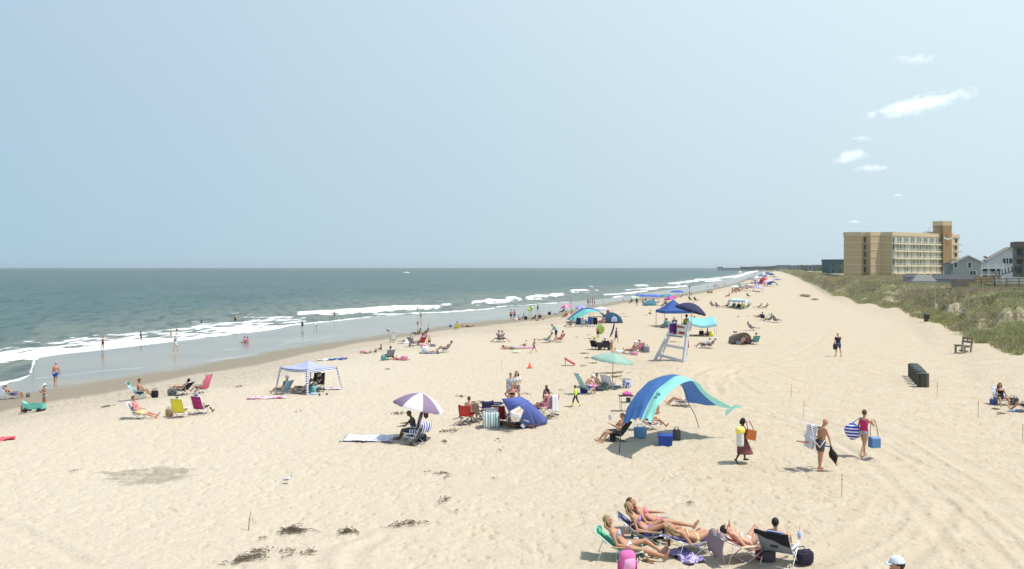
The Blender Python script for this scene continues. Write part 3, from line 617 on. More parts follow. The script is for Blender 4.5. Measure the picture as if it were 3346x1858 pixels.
MB().box((-1.3, .2, -.35), (3.2, .15, .8)).build('skirt', wood2, o); MB().box((-1.2, 1.4, .8), (2.6, .12, 1.2)).build('screen', wood2, o)
o = empty('boardwalk', dp(3330, 940, 140), 0, 'dark boardwalk section under the houses at the right edge', 'boardwalk')
MB().box((0, 1, .5), (9.5, 2.0, .25)).build('deck', wood2, o)
for i in range(5): MB().box((-4 + i * 2, 0, -.3), (.18, .18, 1.7)).build('post', wood2, o)
# flag pole and bin at the dune foot
g = ground(3058, 1014); o = empty('flag_pole', g, 0, 'thin pale pole standing at the dune edge beside the dark bin', 'pole')
MB().tube([(0, 0, 0), (-.16, 0, (1014 - 906) * g.y / F)], [.035, .02], 8).build('shaft', mat((0.5, 0.51, 0.52), .6), o); MB().lathe((0, 0, .0), [(0, .12), (.9, .1)], 8).build('sleeve', whitep, o)
g = ground(3028, 1050); o = empty('trash_bin', g + V((0, 0, -.22)), 0, 'dark round bin half hidden by the dune grass near the thin pole', 'bin')
MB().lathe((0, 0, 0), [(0, .26), (.95, .33), (1.0, .33)], 14).build('drum', mat((0.07, 0.065, 0.06), .7), o); MB().lathe((0, 0, 1.0), [(.002, .37), (.08, .37), (.2, .2)], 14).build('lid', mat((0.10, 0.10, 0.09), .6), o)
# far away: green building, grey blocks, water tower, tree line, pier
def far_block(name, x0, x1, yt, T, m_, lab, zb=1.5, d=14, roof=None, cat='building'):
    S = T / F; w = (x1 - x0) * S; h = (H - (yt - HY) * S) - zb
    o = empty(name, (((x0 + x1) / 2 - CX) * S, T, zb), 0, lab, cat); MB().box((0, d / 2, h / 2 - 1), (w, d, h + 2)).build('wall', m_, o)
    MB().box((0, d / 2, h + .3), (w + .6, d + .6, .6)).build('roof', roof or m_, o)
    for k in range(2):
        mb = MB()
        for i in range(max(2, int(w / 5))): mb.box((-w / 2 + (i + .5) * w / max(2, int(w / 5)), -.05, h * (.3 + .4 * k)), (1.6, .08, 1.5))
        mb.build('window_row', glass, o)
    return o
tealw = mat((0.07, 0.13, 0.14), .8, .1, .3)
far_block('distant_building', 2712, 2757, 850, 520, tealw, 'dark teal flat roofed building left of the hotel', 2)
far_block('distant_building', 2546, 2584, 866.5, 1500, mat((0.22, 0.26, 0.30), .8), 'bluish grey block above the far dunes', 2)
far_block('distant_building', 2585, 2616, 868, 1300, mat((0.21, 0.23, 0.24), .8), 'low grey block among the trees behind the far dunes', 2)
far_block('distant_building', 2640, 2668, 867.5, 900, mat((0.18, 0.21, 0.22), .8), 'low dark building left of the water tower', 2)
S = 1500 / F; o = empty('water_tower', ((2687 - CX) * S, 1500, 2), 0, 'white water tower far behind the dunes left of the teal building', 'water tower')
MB().lathe((0, 0, 5.2), [(0, .8), (1, 5), (2.6, 6.6), (4.2, 5.2), (5, 1)], 16).build('tank', whitep, o); MB().lathe((0, 0, -3), [(0, 1.4), (8.3, 1.0)], 10).build('stem', whitep, o)
# far tree line as one wood
r = np.random.default_rng(3); n_ = 9000; px = r.uniform(2420, 2760, n_); T = 500 + 2600 * ((2760 - px) / 340) ** 1.3 + r.uniform(-60, 160, n_)
topy = np.interp(px, [2420, 2470, 2500, 2540, 2600, 2680, 2760], [875, 873.8, 873, 871, 869.5, 868, 866]) - 2.6 * fbm(px / 9, px * 0, 3)
hh = H - (topy - HY) * T / F; z = 1.5 + (hh - 1.5) * r.random(n_) ** .6; x = (px - CX) / F * T; sz = .0006 * T * r.uniform(.6, 1.4, n_)
th = r.uniform(0, 6.28, n_); P = np.stack([x, T, z], -1); a = np.stack([np.cos(th) * sz, np.sin(th) * sz * .3, r.uniform(-.5, .5, n_) * sz], -1); b_ = np.stack([-np.sin(th) * sz * .3, np.cos(th) * sz * .2, sz], -1)
vs = np.stack([P - a - b_, P + a - b_, P + a + b_, P - a + b_], 1).reshape(-1, 3)
o = np_obj('far_woodland', vs, np.arange(len(vs)).reshape(-1, 4), leaf_mat('far_leaf', (0.10, 0.13, 0.09), (0.17, 0.19, 0.13), (0.16, 0.17, 0.13)), smooth=False); tag(o, 'dark line of far trees and shrubs behind the distant dunes', 'woodland', kind='stuff'); attr(o, 'tint', np.repeat(r.random(n_), 4))
T = 2300; S = T / F; o = empty('fishing_pier', ((2347 - CX) * S, T, SEA), 4, 'long dark fishing pier low on the horizon beyond the breakers', 'pier'); Lp = (2490 - 2347) * S
dm = mat((0.12, 0.15, 0.18), .9); MB().box((Lp / 2, 0, 7.2), (Lp, 5, 1.3)).build('deck', dm, o); mb = MB()
for i in range(30): mb.box((i * Lp / 29, 0, 3), (1.2, 3, 8))
mb.build('pilings', dm, o); MB().box((4, 0, 9), (16, 6, 2.6)).build('shelter', dm, o)
# clouds: small fair-weather puffs a long way off, above the haze
def cloud(px, py, wpx, hpx, T, tilt, dens_, seed, lab):
    S = T / F; w, h = wpx * S / 2, hpx * S / 2
    m = bpy.data.materials.new('cloud_vapour'); m.use_nodes = True; n = m.node_tree.nodes; l = m.node_tree.links; n.clear()
    out = n.new('ShaderNodeOutputMaterial'); pv = n.new('ShaderNodeVolumePrincipled'); tc = n.new('ShaderNodeTexCoord')
    ln = n.new('ShaderNodeVectorMath'); ln.operation = 'LENGTH'; l.new(tc.outputs['Object'], ln.inputs[0])
    mp = n.new('ShaderNodeMapping'); mp.inputs['Location'].default_value = (seed * 3.1, seed, 0); mp.inputs['Scale'].default_value = (w / h * .55, 1, .8); l.new(tc.outputs['Object'], mp.inputs[0])
    nz = n.new('ShaderNodeTexNoise'); nz.inputs['Scale'].default_value = 1.7; nz.inputs['Detail'].default_value = 5; nz.inputs['Roughness'].default_value = .6; l.new(mp.outputs[0], nz.inputs['Vector'])
    a = n.new('ShaderNodeMath'); a.operation = 'MULTIPLY_ADD'; l.new(nz.outputs['Fac'], a.inputs[0]); a.inputs[1].default_value = 2.2; a.inputs[2].default_value = -.45
    s = n.new('ShaderNodeMath'); s.operation = 'SUBTRACT'; l.new(a.outputs[0], s.inputs[0]); l.new(ln.outputs['Value'], s.inputs[1])
    mr = n.new('ShaderNodeMapRange'); mr.inputs[1].default_value = -.12; mr.inputs[2].default_value = .8; mr.inputs[3].default_value = 0; mr.inputs[4].default_value = dens_ * .75 / (h * .9); l.new(s.outputs[0], mr.inputs[0])
    l.new(mr.outputs[0], pv.inputs['Density']); pv.inputs['Color'].default_value = (1, 1, 1, 1); pv.inputs['Anisotropy'].default_value = .2
    pv.inputs['Emission Color'].default_value = (.93, .97, 1, 1); em = n.new('ShaderNodeMath'); em.operation = 'MULTIPLY'; em.inputs[1].default_value = .55; l.new(mr.outputs[0], em.inputs[0]); l.new(em.outputs[0], pv.inputs['Emission Strength']); l.new(pv.outputs[0], out.inputs['Volume'])
    o = MB().ell((0, 0, 0), (1, 1, 1), 16).build('cloud', m); o.location = at(px, py, T); o.scale = (w, h * 1.3, h); o.rotation_euler = (0, R(-tilt), 0); m.cycles.volume_step_rate = 6
    tag(o, lab, 'cloud', kind='structure'); return o
cloud(3000, 342, 470, 72, 14000, 13, 1.5, 3, 'long white cloud'); cloud(2780, 510, 150, 56, 15000, 14, 1.2, 8, 'cloud')
cloud(2850, 548, 140, 34, 15500, 2, .8, 5, 'cloud'); cloud(2990, 192, 190, 46, 14500, 2, .35, 13, 'cloud'); cloud(2818, 452, 90, 24, 15000, 0, .45, 21, 'cloud')
cloud(2935, 637, 40, 12, 15000, 0, .7, 17, 'cloud'); cloud(2792, 724, 60, 14, 16000, 0, .8, 29, 'cloud')
# boat
S = 1310 / F; o = empty('motor_boat', ((1328 - CX) * S, 1310, SEA), 0, 'small white motor boat alone on the open sea near the horizon', 'boat')
MB().rings([((x, 0, 0.5), V((0, w_, 0)), V((0, 0, .9))) for x, w_ in ((-4.6, 1.3), (-2, 1.6), (2, 1.5), (4, .8), (5, .1))], 12).build('hull', whitep, o); MB().box((-.3, 0, 2.0), (2.6, 1.8, 1.8), taper=.8).build('cabin', whitep, o); MB().tube([(-.5, 0, 2.8), (-.5, 0, 5.6)], .12).box((-.5, 0, 3.6), (2, 1.6, .12)).build('tower', whitep, o)

# thin summer haze over the whole scene
m = bpy.data.materials.new('haze_air'); m.use_nodes = True; n = m.node_tree.nodes; l = m.node_tree.links; n.clear(); out = n.new('ShaderNodeOutputMaterial'); pv = n.new('ShaderNodeVolumePrincipled')
pv.inputs['Density'].default_value = HAZE_D; pv.inputs['Color'].default_value = (.92, .97, 1.0, 1); pv.inputs['Anisotropy'].default_value = .3; l.new(pv.outputs[0], out.inputs['Volume'])
if HAZE_D:
    hz = MB().box((0, 0, 0), (90000, 60000, 1)).build('haze', m); hz.location = (0, 20000, 10.5); hz.scale = (1, 1, 46); tag(hz, kind='stuff')
# ================================================================ people
def _dir(th, ph, s=1): th = R(th); ph = R(ph); return V((s * math.sin(ph), math.sin(th) * math.cos(ph), -math.cos(th) * math.cos(ph)))
def fk(P, h, fem=False, kid=False):
    """joint positions of a posed figure, all in metres for a 1.7 m adult; facing +Y"""
    a, a2 = P.get('a', 2), P.get('a2', P.get('a', 2)); J = {}
    up = lambda t: V((0, math.sin(R(t)), math.cos(R(t)))); fr = lambda t: V((0, math.cos(R(t)), -math.sin(R(t))))
    X = V((1, 0, 0)); O = V((0, 0, 0)); M = O + up(a) * .20; S = M + up(a2) * .25; N = S + up(a2) * .045
    ah = P.get('ah', a2 * .35); yaw = P.get('yaw', 0); Uh = up(ah); Q = Matrix.Rotation(R(yaw), 3, Uh); Fh = Q @ fr(ah); Xh = Q @ X
    hc = N + up(a2 * .6 + ah * .4) * .075 + Uh * .105 + Fh * .015
    J.update(O=O, M=M, S=S, N=N, hc=hc, Uh=Uh, Fh=Fh, Xh=Xh, up=up, fr=fr, a=a, a2=a2)
    hw = .088; sw = .155 if fem else .175
    for s, k in ((-1, 'L'), (1, 'R')):
        th, sh = P['leg' + k]; thd = _dir(*((th if isinstance(th, tuple) else (th, 4))), s); shd = _dir(*((sh if isinstance(sh, tuple) else (sh, 1))), s)
        hp = O + X * s * hw - up(a) * .02; kn = hp + thd * .42; an = kn + shd * .40
        sa = sh[0] if isinstance(sh, tuple) else sh; fa = P.get('foot' + k, P.get('foot', sa + 88)); fd = _dir(fa, 8, s)
        J['hip' + k], J['kn' + k], J['an' + k], J['toe' + k], J['fd' + k] = hp, kn, an, an + fd * .16 - up(0) * .0, fd
        ar, fo = P['arm' + k]; ud = _dir(*((ar if isinstance(ar, tuple) else (ar, 10))), s); fd2 = _dir(*((fo if isinstance(fo, tuple) else (fo, 4))), s)
        sp = S + X * s * sw - up(a2) * .01; el = sp + ud * .275; wr = el + fd2 * .24; J['sh' + k], J['el' + k], J['wr' + k], J['hd' + k] = sp, el, wr, fd2
        J['sw'] = sw
    return J
def body_mb(J, fem, fat, hi, kid):
    m = MB(); X = V((1, 0, 0)); up, fr, a, a2 = J['up'], J['fr'], J['a'], J['a2']
    bl = lambda t: a + (a2 - a) * sst(.1, .3, t)
    def P_(t): return J['O'] + up(a) * t if t < .2 else J['M'] + up(a2) * (t - .2)
    prof = [(-.10, .06, .06), (-.06, .135, .09), (0, .165, .108), (.06, .160, .105), (.13, .135, .088), (.20, .122, .080), (.28, .140, .090), (.36, .155, .098), (.42, .158, .085), (.46, .12, .066), (.49, .065, .055)] if fem else \
           [(-.10, .06, .06), (-.06, .13, .09), (0, .155, .105), (.06, .152, .100), (.13, .146, .095), (.20, .142, .092), (.28, .158, .102), (.36, .175, .110), (.42, .180, .098), (.46, .135, .072), (.49, .068, .058)]
    rg = []
    for t, w, d in prof:
        b = bl(t); f = 1 + fat * (1.0 if 0 < t < .3 else .4); rg.append((P_(t) + fr(b) * (fat * .06 if .02 < t < .25 else 0), X * w * (1 + fat * .6), fr(b) * d * f))
    m.rings(rg, 18)
    if fem:
        for s in (-1, 1): m.ell(P_(.335) + fr(a2) * .075 + X * s * .068, (.058, .055, .055))
    for s, k in ((-1, 'L'), (1, 'R')):
        hp, kn, an, fd = J['hip' + k], J['kn' + k], J['an' + k], J['fd' + k]; g = 1 + fat * .35
        L = lambda p, q, t: p + (q - p) * t
        tr = [(0, .088), (.25, .082), (.6, .066), (.9, .053), (1, .052)] if fem else [(0, .085), (.25, .080), (.6, .066), (.9, .055), (1, .053)]
        m.tube([L(hp, kn, t) for t, _ in tr], [r_ * g for _, r_ in tr], 12); m.ell(kn, (.054, .054, .054))
        m.ell(hp + J['fr'](a) * -.045 + J['up'](a) * -.01, (.085 * g, .08 * g, .085 * g))
        m.tube([L(kn, an, t) for t in (0, .25, .55, .85, 1)], [.051, .054, .044, .033, .034], 12)
        sd = (an - kn).normalized(); he = an + sd * .035 - fd * .035; m.ell(he, (.033, .036, .033))
        m.tube([he, an + sd * .03 + fd * .05, an + sd * .045 + fd * .13, an + sd * .05 + fd * .175], [.034, .038, .030, .018], 10)
        sp, el, wr, hd = J['sh' + k], J['el' + k], J['wr' + k], J['hd' + k]
        m.ell(sp, (.056, .054, .054)); m.tube([sp, L(sp, el, .4), el], [.050 if not fem else .044, .044 if not fem else .038, .035], 10); m.ell(el, (.036, .036, .036)); m.tube([el, L(el, wr, .3), wr], [.036, .036, .024], 10)
        m.tube([J['S'] + X * s * .03 + up(a2) * .0, sp], [.06, .05], 8)
        # hand: palm, four fingers of different lengths and a thumb from its side
        side = hd.cross(V((0, 0, 1)) if abs(hd.z) < .8 else V((0, 1, 0))).normalized(); nrm = side.cross(hd).normalized()
        pm = wr + hd * .05; Mx = Matrix((side, nrm, hd)).transposed(); m.ell(pm, (.038, .017, .055), M=Mx)
        if hi:
            for i, ln in enumerate((.062, .072, .066, .05)):
                b0 = wr + hd * .088 + side * (-.027 + .018 * i); b1 = b0 + hd * ln * .55 - nrm * .006; b2 = b1 + hd * ln * .4 - nrm * .02; m.tube([b0, b1, b2], [.0095, .0085, .007], 6)
            t0 = wr + hd * .03 + side * .03 * s; t1 = t0 + hd * .03 + side * s * .028; m.tube([t0, t1, t1 + hd * .03], [.012, .010, .008], 6)
        else:
            for i in (-1, 1): m.tube([wr + hd * .07 + side * .015 * i, wr + hd * .15 + side * .017 * i - nrm * .012], [.016, .010], 6)
            m.tube([wr + hd * .03, wr + hd * .06 + side * s * .05], [.015, .011], 6)
    hc, Uh, Fh, Xh = J['hc'], J['Uh'], J['Fh'], J['Xh']; MH = Matrix((Xh, Fh, Uh)).transposed(); ks = 1.16 if kid else 1
    m.tube([J['N'] - up(a2) * .05, J['N'] + up(a2) * .02, hc - Uh * .05], [.062, .050, .052], 10)
    m.ell(hc + Uh * .02, (.074 * ks, .092 * ks, .096 * ks), M=MH, n=16, m=10); m.ell(hc - Uh * .045 + Fh * .022, (.055 * ks, .066 * ks, .062 * ks), M=MH)
    m.ell(hc - Uh * .01 + Fh * .093 * ks, (.013, .018, .020), M=MH); m.ell(hc - Uh * .055 + Fh * .085, (.024, .014, .012), M=MH); m.ell(hc + Uh * .03 + Fh * .082, (.05, .014, .012), M=MH)
    for s in (-1, 1): m.ell(hc + Xh * s * .077 * ks - Uh * .005, (.012, .022, .030), M=MH)
    return m
_dg = None
def fuse(m, vox, sm=3):
    me = bpy.data.meshes.new('tmp'); me.from_pydata([tuple(v) for v in m.v], [], m.f); o = bpy.data.objects.new('tmp', me)
    tmpc.objects.link(o); r = o.modifiers.new('r', 'REMESH'); r.mode = 'VOXEL'; r.voxel_size = vox; s = o.modifiers.new('s', 'SMOOTH'); s.factor = .5; s.iterations = sm
    tvl.update(); dg = tvl.depsgraph or bpy.context.evaluated_depsgraph_get(); dg.update(); ev = o.evaluated_get(dg); out = bpy.data.meshes.new_from_object(ev); tmpc.objects.unlink(o); bpy.data.objects.remove(o); bpy.data.meshes.remove(me); return out
tscene = bpy.data.scenes.new('tmp'); tmpc = tscene.collection; tvl = tscene.view_layers[0]
SKIN = dict(fair=(0.62, 0.36, 0.25), tan=(0.50, 0.265, 0.165), red=(0.56, 0.27, 0.19), olive=(0.42, 0.235, 0.15), brown=(0.17, 0.085, 0.05), dark=(0.075, 0.04, 0.026))
HAIR = dict(blond=(0.34, 0.235, 0.12), brown=(0.10, 0.058, 0.032), dark=(0.030, 0.021, 0.016), black=(0.015, 0.013, 0.013), grey=(0.38, 0.36, 0.33), red=(0.24, 0.09, 0.04), bald=None)
REG = dict(  # garment -> list of (bone, t0, t1)
    trunks=[('T', -9, .16), ('th', -9, .62)], brief=[('T', -9, .12), ('th', -9, .10)], bikini_bottom=[('T', -9, .07), ('th', -9, .07)], bikini_top=[('T', .58, .75)], swimsuit=[('T', -9, .80), ('th', -9, .08)],
    shirt=[('T', .06, .99), ('ua', -9, .55)], tank_top=[('T', .1, .90)], rash_guard=[('T', .06, 1.0), ('ua', -9, 9), ('fa', -9, .9)], shorts=[('T', -9, .16), ('th', -9, .72)], trousers=[('T', -9, .16), ('th', -9, 9), ('sk', -9, .85)],
    dress=[('T', -9, .92), ('th', -9, .7)], skirt=[('T', -9, .14), ('th', -9, .85)], leggings=[('T', -9, .14), ('th', -9, 9), ('sk', -9, .55)], socks=[('sk', .5, 9), ('ft', -9, 9)], long_dress=[('T', -9, .92), ('th', -9, 9), ('sk', -9, .4)])
BODYC = {}
def seg_t(p, a, b):
    a = np.array(a); b = np.array(b); d = b - a; t = ((p - a) @ d) / (d @ d); tc = np.clip(t, 0, 1); return t, np.linalg.norm(p - a - tc[:, None] * d, axis=1)
def person(px, py, rz, pose, hpx=None, h=None, skin='tan', hair='brown', wear=(), label='', fem=False, kid=False, fat=0.0, hat=None, long_hair=0, seat=None, loc=None, hi=False, group=None, lift=0.0, extra=None, lowpoly=False, sun_glasses=False):
    """a person: body (one continuous mesh) with hair, hat and clothing as children"""
    P = dict(POSE[pose]) if isinstance(pose, str) else dict(pose)
    if extra: P.update(extra)
    J = fk(P, 1.7, fem, kid); g = loc if loc is not None else ground(px, py)
    mb = body_mb(J, fem, fat, hi, kid); zs = [v[2] for v in mb.v]; zmin, zmax = min(zs), max(zs); zm2 = zmax + .03
    if hpx: s = (hpx * g.y / F) / (zm2 - zmin)
    else: s = (h or 1.7) / 1.7
    vox = .0085 if hi else (.016 if g.y < 75 else .024)
    key = (str(sorted(P.items(), key=str)), fem, fat, hi, kid, vox)
    if key not in BODYC:
        me = fuse(mb, vox, 4 if hi else 3); me.name = 'person_body'; BODYC[key] = me
    me0 = BODYC[key]; n_ = len(me0.vertices); co = np.empty(n_ * 3, np.float32); me0.vertices.foreach_get('co', co); co = co.reshape(-1, 3); no = np.empty(n_ * 3, np.float32); me0.vertices.foreach_get('normal', no); no = no.reshape(-1, 3)
    z0 = (-zmin * s) if seat is None else seat
    root = bpy.data.objects.new('person', me0.copy()); col.objects.link(root); me = root.data; me.materials.clear(); me.materials.append(mat(SKIN[skin] if isinstance(skin, str) else skin, .55, .10, 5, name='skin_' + str(skin)))
    me.polygons.foreach_set('use_smooth', [True] * len(me.polygons))
    dz = z0 / s; me.transform(Matrix.Translation((0, 0, dz)) ); me.transform(Matrix.Scale(s, 4)); co = co.copy(); co[:, 2] += 0
    root.location = (g.x, g.y, g.z + lift - .01); root.rotation_euler = (0, 0, R(rz)); tag(root, label, 'person', group)
    TM = Matrix.Scale(s, 4) @ Matrix.Translation((0, 0, dz))
    # which bone each vertex belongs to
    bones = [('T', J['O'] - J['up'](J['a']) * .03, None), ('hd', J['hc'], J['N'])]
    D = []; Tt = []; names = []
    up_len = .49
    t1, d1 = seg_t(co, J['O'], J['M']); t2, d2 = seg_t(co, J['M'], J['S'] + J['up'](J['a2']) * .02)
    tt = np.where(d1 < d2, t1 * .425, .425 + t2 * .575); dd = np.minimum(d1, d2) / .13
    names.append('T'); D.append(dd); Tt.append(tt)
    for k in 'LR':
        for nm, p, q, r_ in (('th', 'hip', 'kn', .07), ('sk', 'kn', 'an', .05), ('ua', 'sh', 'el', .045), ('fa', 'el', 'wr', .036)):
            t, d = seg_t(co, J[p + k], J[q + k]); names.append(nm); D.append(d / r_); Tt.append(t)
        t, d = seg_t(co, J['an' + k], J['an' + k] + J['fd' + k] * .15); names.append('ft'); D.append(d / .045); Tt.append(t)
        t, d = seg_t(co, J['wr' + k] + J['hd' + k] * .02, J['wr' + k] + J['hd' + k] * .14); names.append('ha'); D.append(d / .03); Tt.append(t)
    t, d = seg_t(co, J['hc'] - J['Uh'] * .05, J['hc'] + J['Uh'] * .05); names.append('hd'); D.append(d / .09); Tt.append(t)
    w_ = np.argmin(np.array(D), 0); tv = np.array(Tt)[w_, np.arange(n_)]; bn = np.array(names)[w_]
    npoly = len(me0.polygons); pv = np.empty(npoly * 4, np.int32) if all(p.loop_total == 4 for p in me0.polygons) else None
    polys = pv.reshape(-1, 4) if pv is not None else None
    if pv is not None: me0.loops.foreach_get('vertex_index', pv); polys = pv.reshape(-1, 4)
    for garment, mt_ in wear:
        msk = np.zeros(n_, bool)
        for b_, a0, a1 in REG[garment]: msk |= (bn == b_) & (tv >= a0) & (tv <= a1)
        if garment in ('bikini_top', 'swimsuit', 'tank_top'): msk &= ~((bn == 'T') & (np.abs(co[:, 0]) > (.125 if garment != 'tank_top' else .14)) & (tv > .62))
        if garment in ('bikini_bottom',):
            pass
        fsel = polys[msk[polys].sum(1) >= 3]
        if not len(fsel): continue
        off = {'skirt': .020, 'dress': .018, 'shorts': .016, 'trunks': .016, 'shirt': .014, 'long_dress': .02}.get(garment, .008) + vox * .15
        if garment == 'dress' and False: pass
        u, inv = np.unique(fsel, return_inverse=True); vs = co[u] + no[u] * off
        o = np_obj(garment, vs, inv.reshape(-1, 4), mt_, parent=root); o.data.transform(TM)
    hc, Uh, Fh, Xh = J['hc'], J['Uh'], J['Fh'], J['Xh']; MH = Matrix((Xh, Fh, Uh)).transposed(); ks = 1.16 if kid else 1
    def put(m, nm, mt_, smooth=True): o = m.build(nm, mt_, root, smooth); o.data.transform(TM); return o
    hm = HAIR.get(hair)
    if hm:
        q = MB().ell(hc + Uh * .025 - Fh * .008, (.084 * ks, .102 * ks, .104 * ks), n=20, M=MH, m=14); keep = []
        for f in q.f:
            c_ = sum((V(q.v[i]) for i in f), V()) / len(f) - hc; fx, uz = c_.dot(Fh), c_.dot(Uh)
            if not ((fx > .015 and uz < .062 * ks) or uz < -.06 or (fx > -.03 and uz < -.01)): keep.append(f)
        q.f = keep
        if long_hair:
            bk = J['fr'](J['a2']) * -1; L = long_hair; dn = V((0, 0, -1)) if abs(J['a2']) < 35 else -J['up'](J['a2']) * 1.0
            for i in range(7):
                sx = (i - 3) * .024; q.tube([hc + Xh * sx + bk * .06 + Uh * .05, hc + Xh * sx * 1.35 + bk * .088 - Uh * .05, hc + Xh * sx * 1.5 + bk * .075 + dn * (.10 + L * .5), hc + Xh * sx * 1.3 + bk * .07 + dn * (.08 + L)], [.022, .030, .026, .010], 6)
            for sg_ in (-1, 1): q.tube([hc + Xh * sg_ * .06 + Uh * .06, hc + Xh * sg_ * .085 - Fh * .01, hc + Xh * sg_ * .08 - Fh * .02 + dn * (.08 + L * .4)], [.022, .024, .012], 6)
        put(q, 'hair', mat(hm, .6, .25, 22, name='hair_' + hair))
    if hat:
        kind, hcol = hat; q = MB(); top = hc + Uh * .045
        q.ell(top, (.090 * ks, .108 * ks, .092 * ks), n=16, M=MH, m=10); q.f = [f for f in q.f if (sum((V(q.v[i]) for i in f), V()) / len(f) - top).dot(Uh) > -.012]
        if kind == 'cap': q.grid(lambda u, v: top + Xh * ((u - .5) * .15) + Fh * (.085 + v * .085 * (1 - (2 * u - 1) ** 2 * .6)) - Uh * (.005 + .02 * v), 6, 3, .006)
        elif kind == 'brim': q.rings([(top - Uh * .01, Xh * .09, Fh * .105), (top - Uh * .025, Xh * .155, Fh * .17), (top - Uh * .032, Xh * .155, Fh * .17), (top - Uh * .018, Xh * .09, Fh * .105)], 18, cap=False)
        put(q, 'hat', hcol)
    if hi:
        q = MB()
        for sg_ in (-1, 1): q.ell(hc + Xh * sg_ * .030 + Uh * .012 + Fh * .086, (.012, .006, .008), M=MH)
        put(q, 'eyes', mat((.03, .02, .015), .3, .1)) if not sun_glasses else None
        if sun_glasses:
            q = MB()
            for sg_ in (-1, 1): q.ell(hc + Xh * sg_ * .034 + Uh * .014 + Fh * .094, (.028, .006, .020), M=MH); q.tube([hc + Xh * sg_ * .06 + Uh * .016 + Fh * .085, hc + Xh * sg_ * .08 + Uh * .014], .004, 5)
            put(q, 'sunglasses', mat((.02, .02, .02), .2, .1))
        put(MB().ell(hc - Uh * .052 + Fh * .099, (.022, .006, .006), M=MH), 'mouth', mat((.32, .10, .09), .5, .1))
    root['_s'] = s; root['_wL'] = [*(TM @ J['wrL'])]; root['_wR'] = [*(TM @ J['wrR'])]
    return root
def world(o, p): return Matrix.Translation(o.location) @ Matrix.Rotation(o.rotation_euler.z, 4, 'Z') @ V(p)
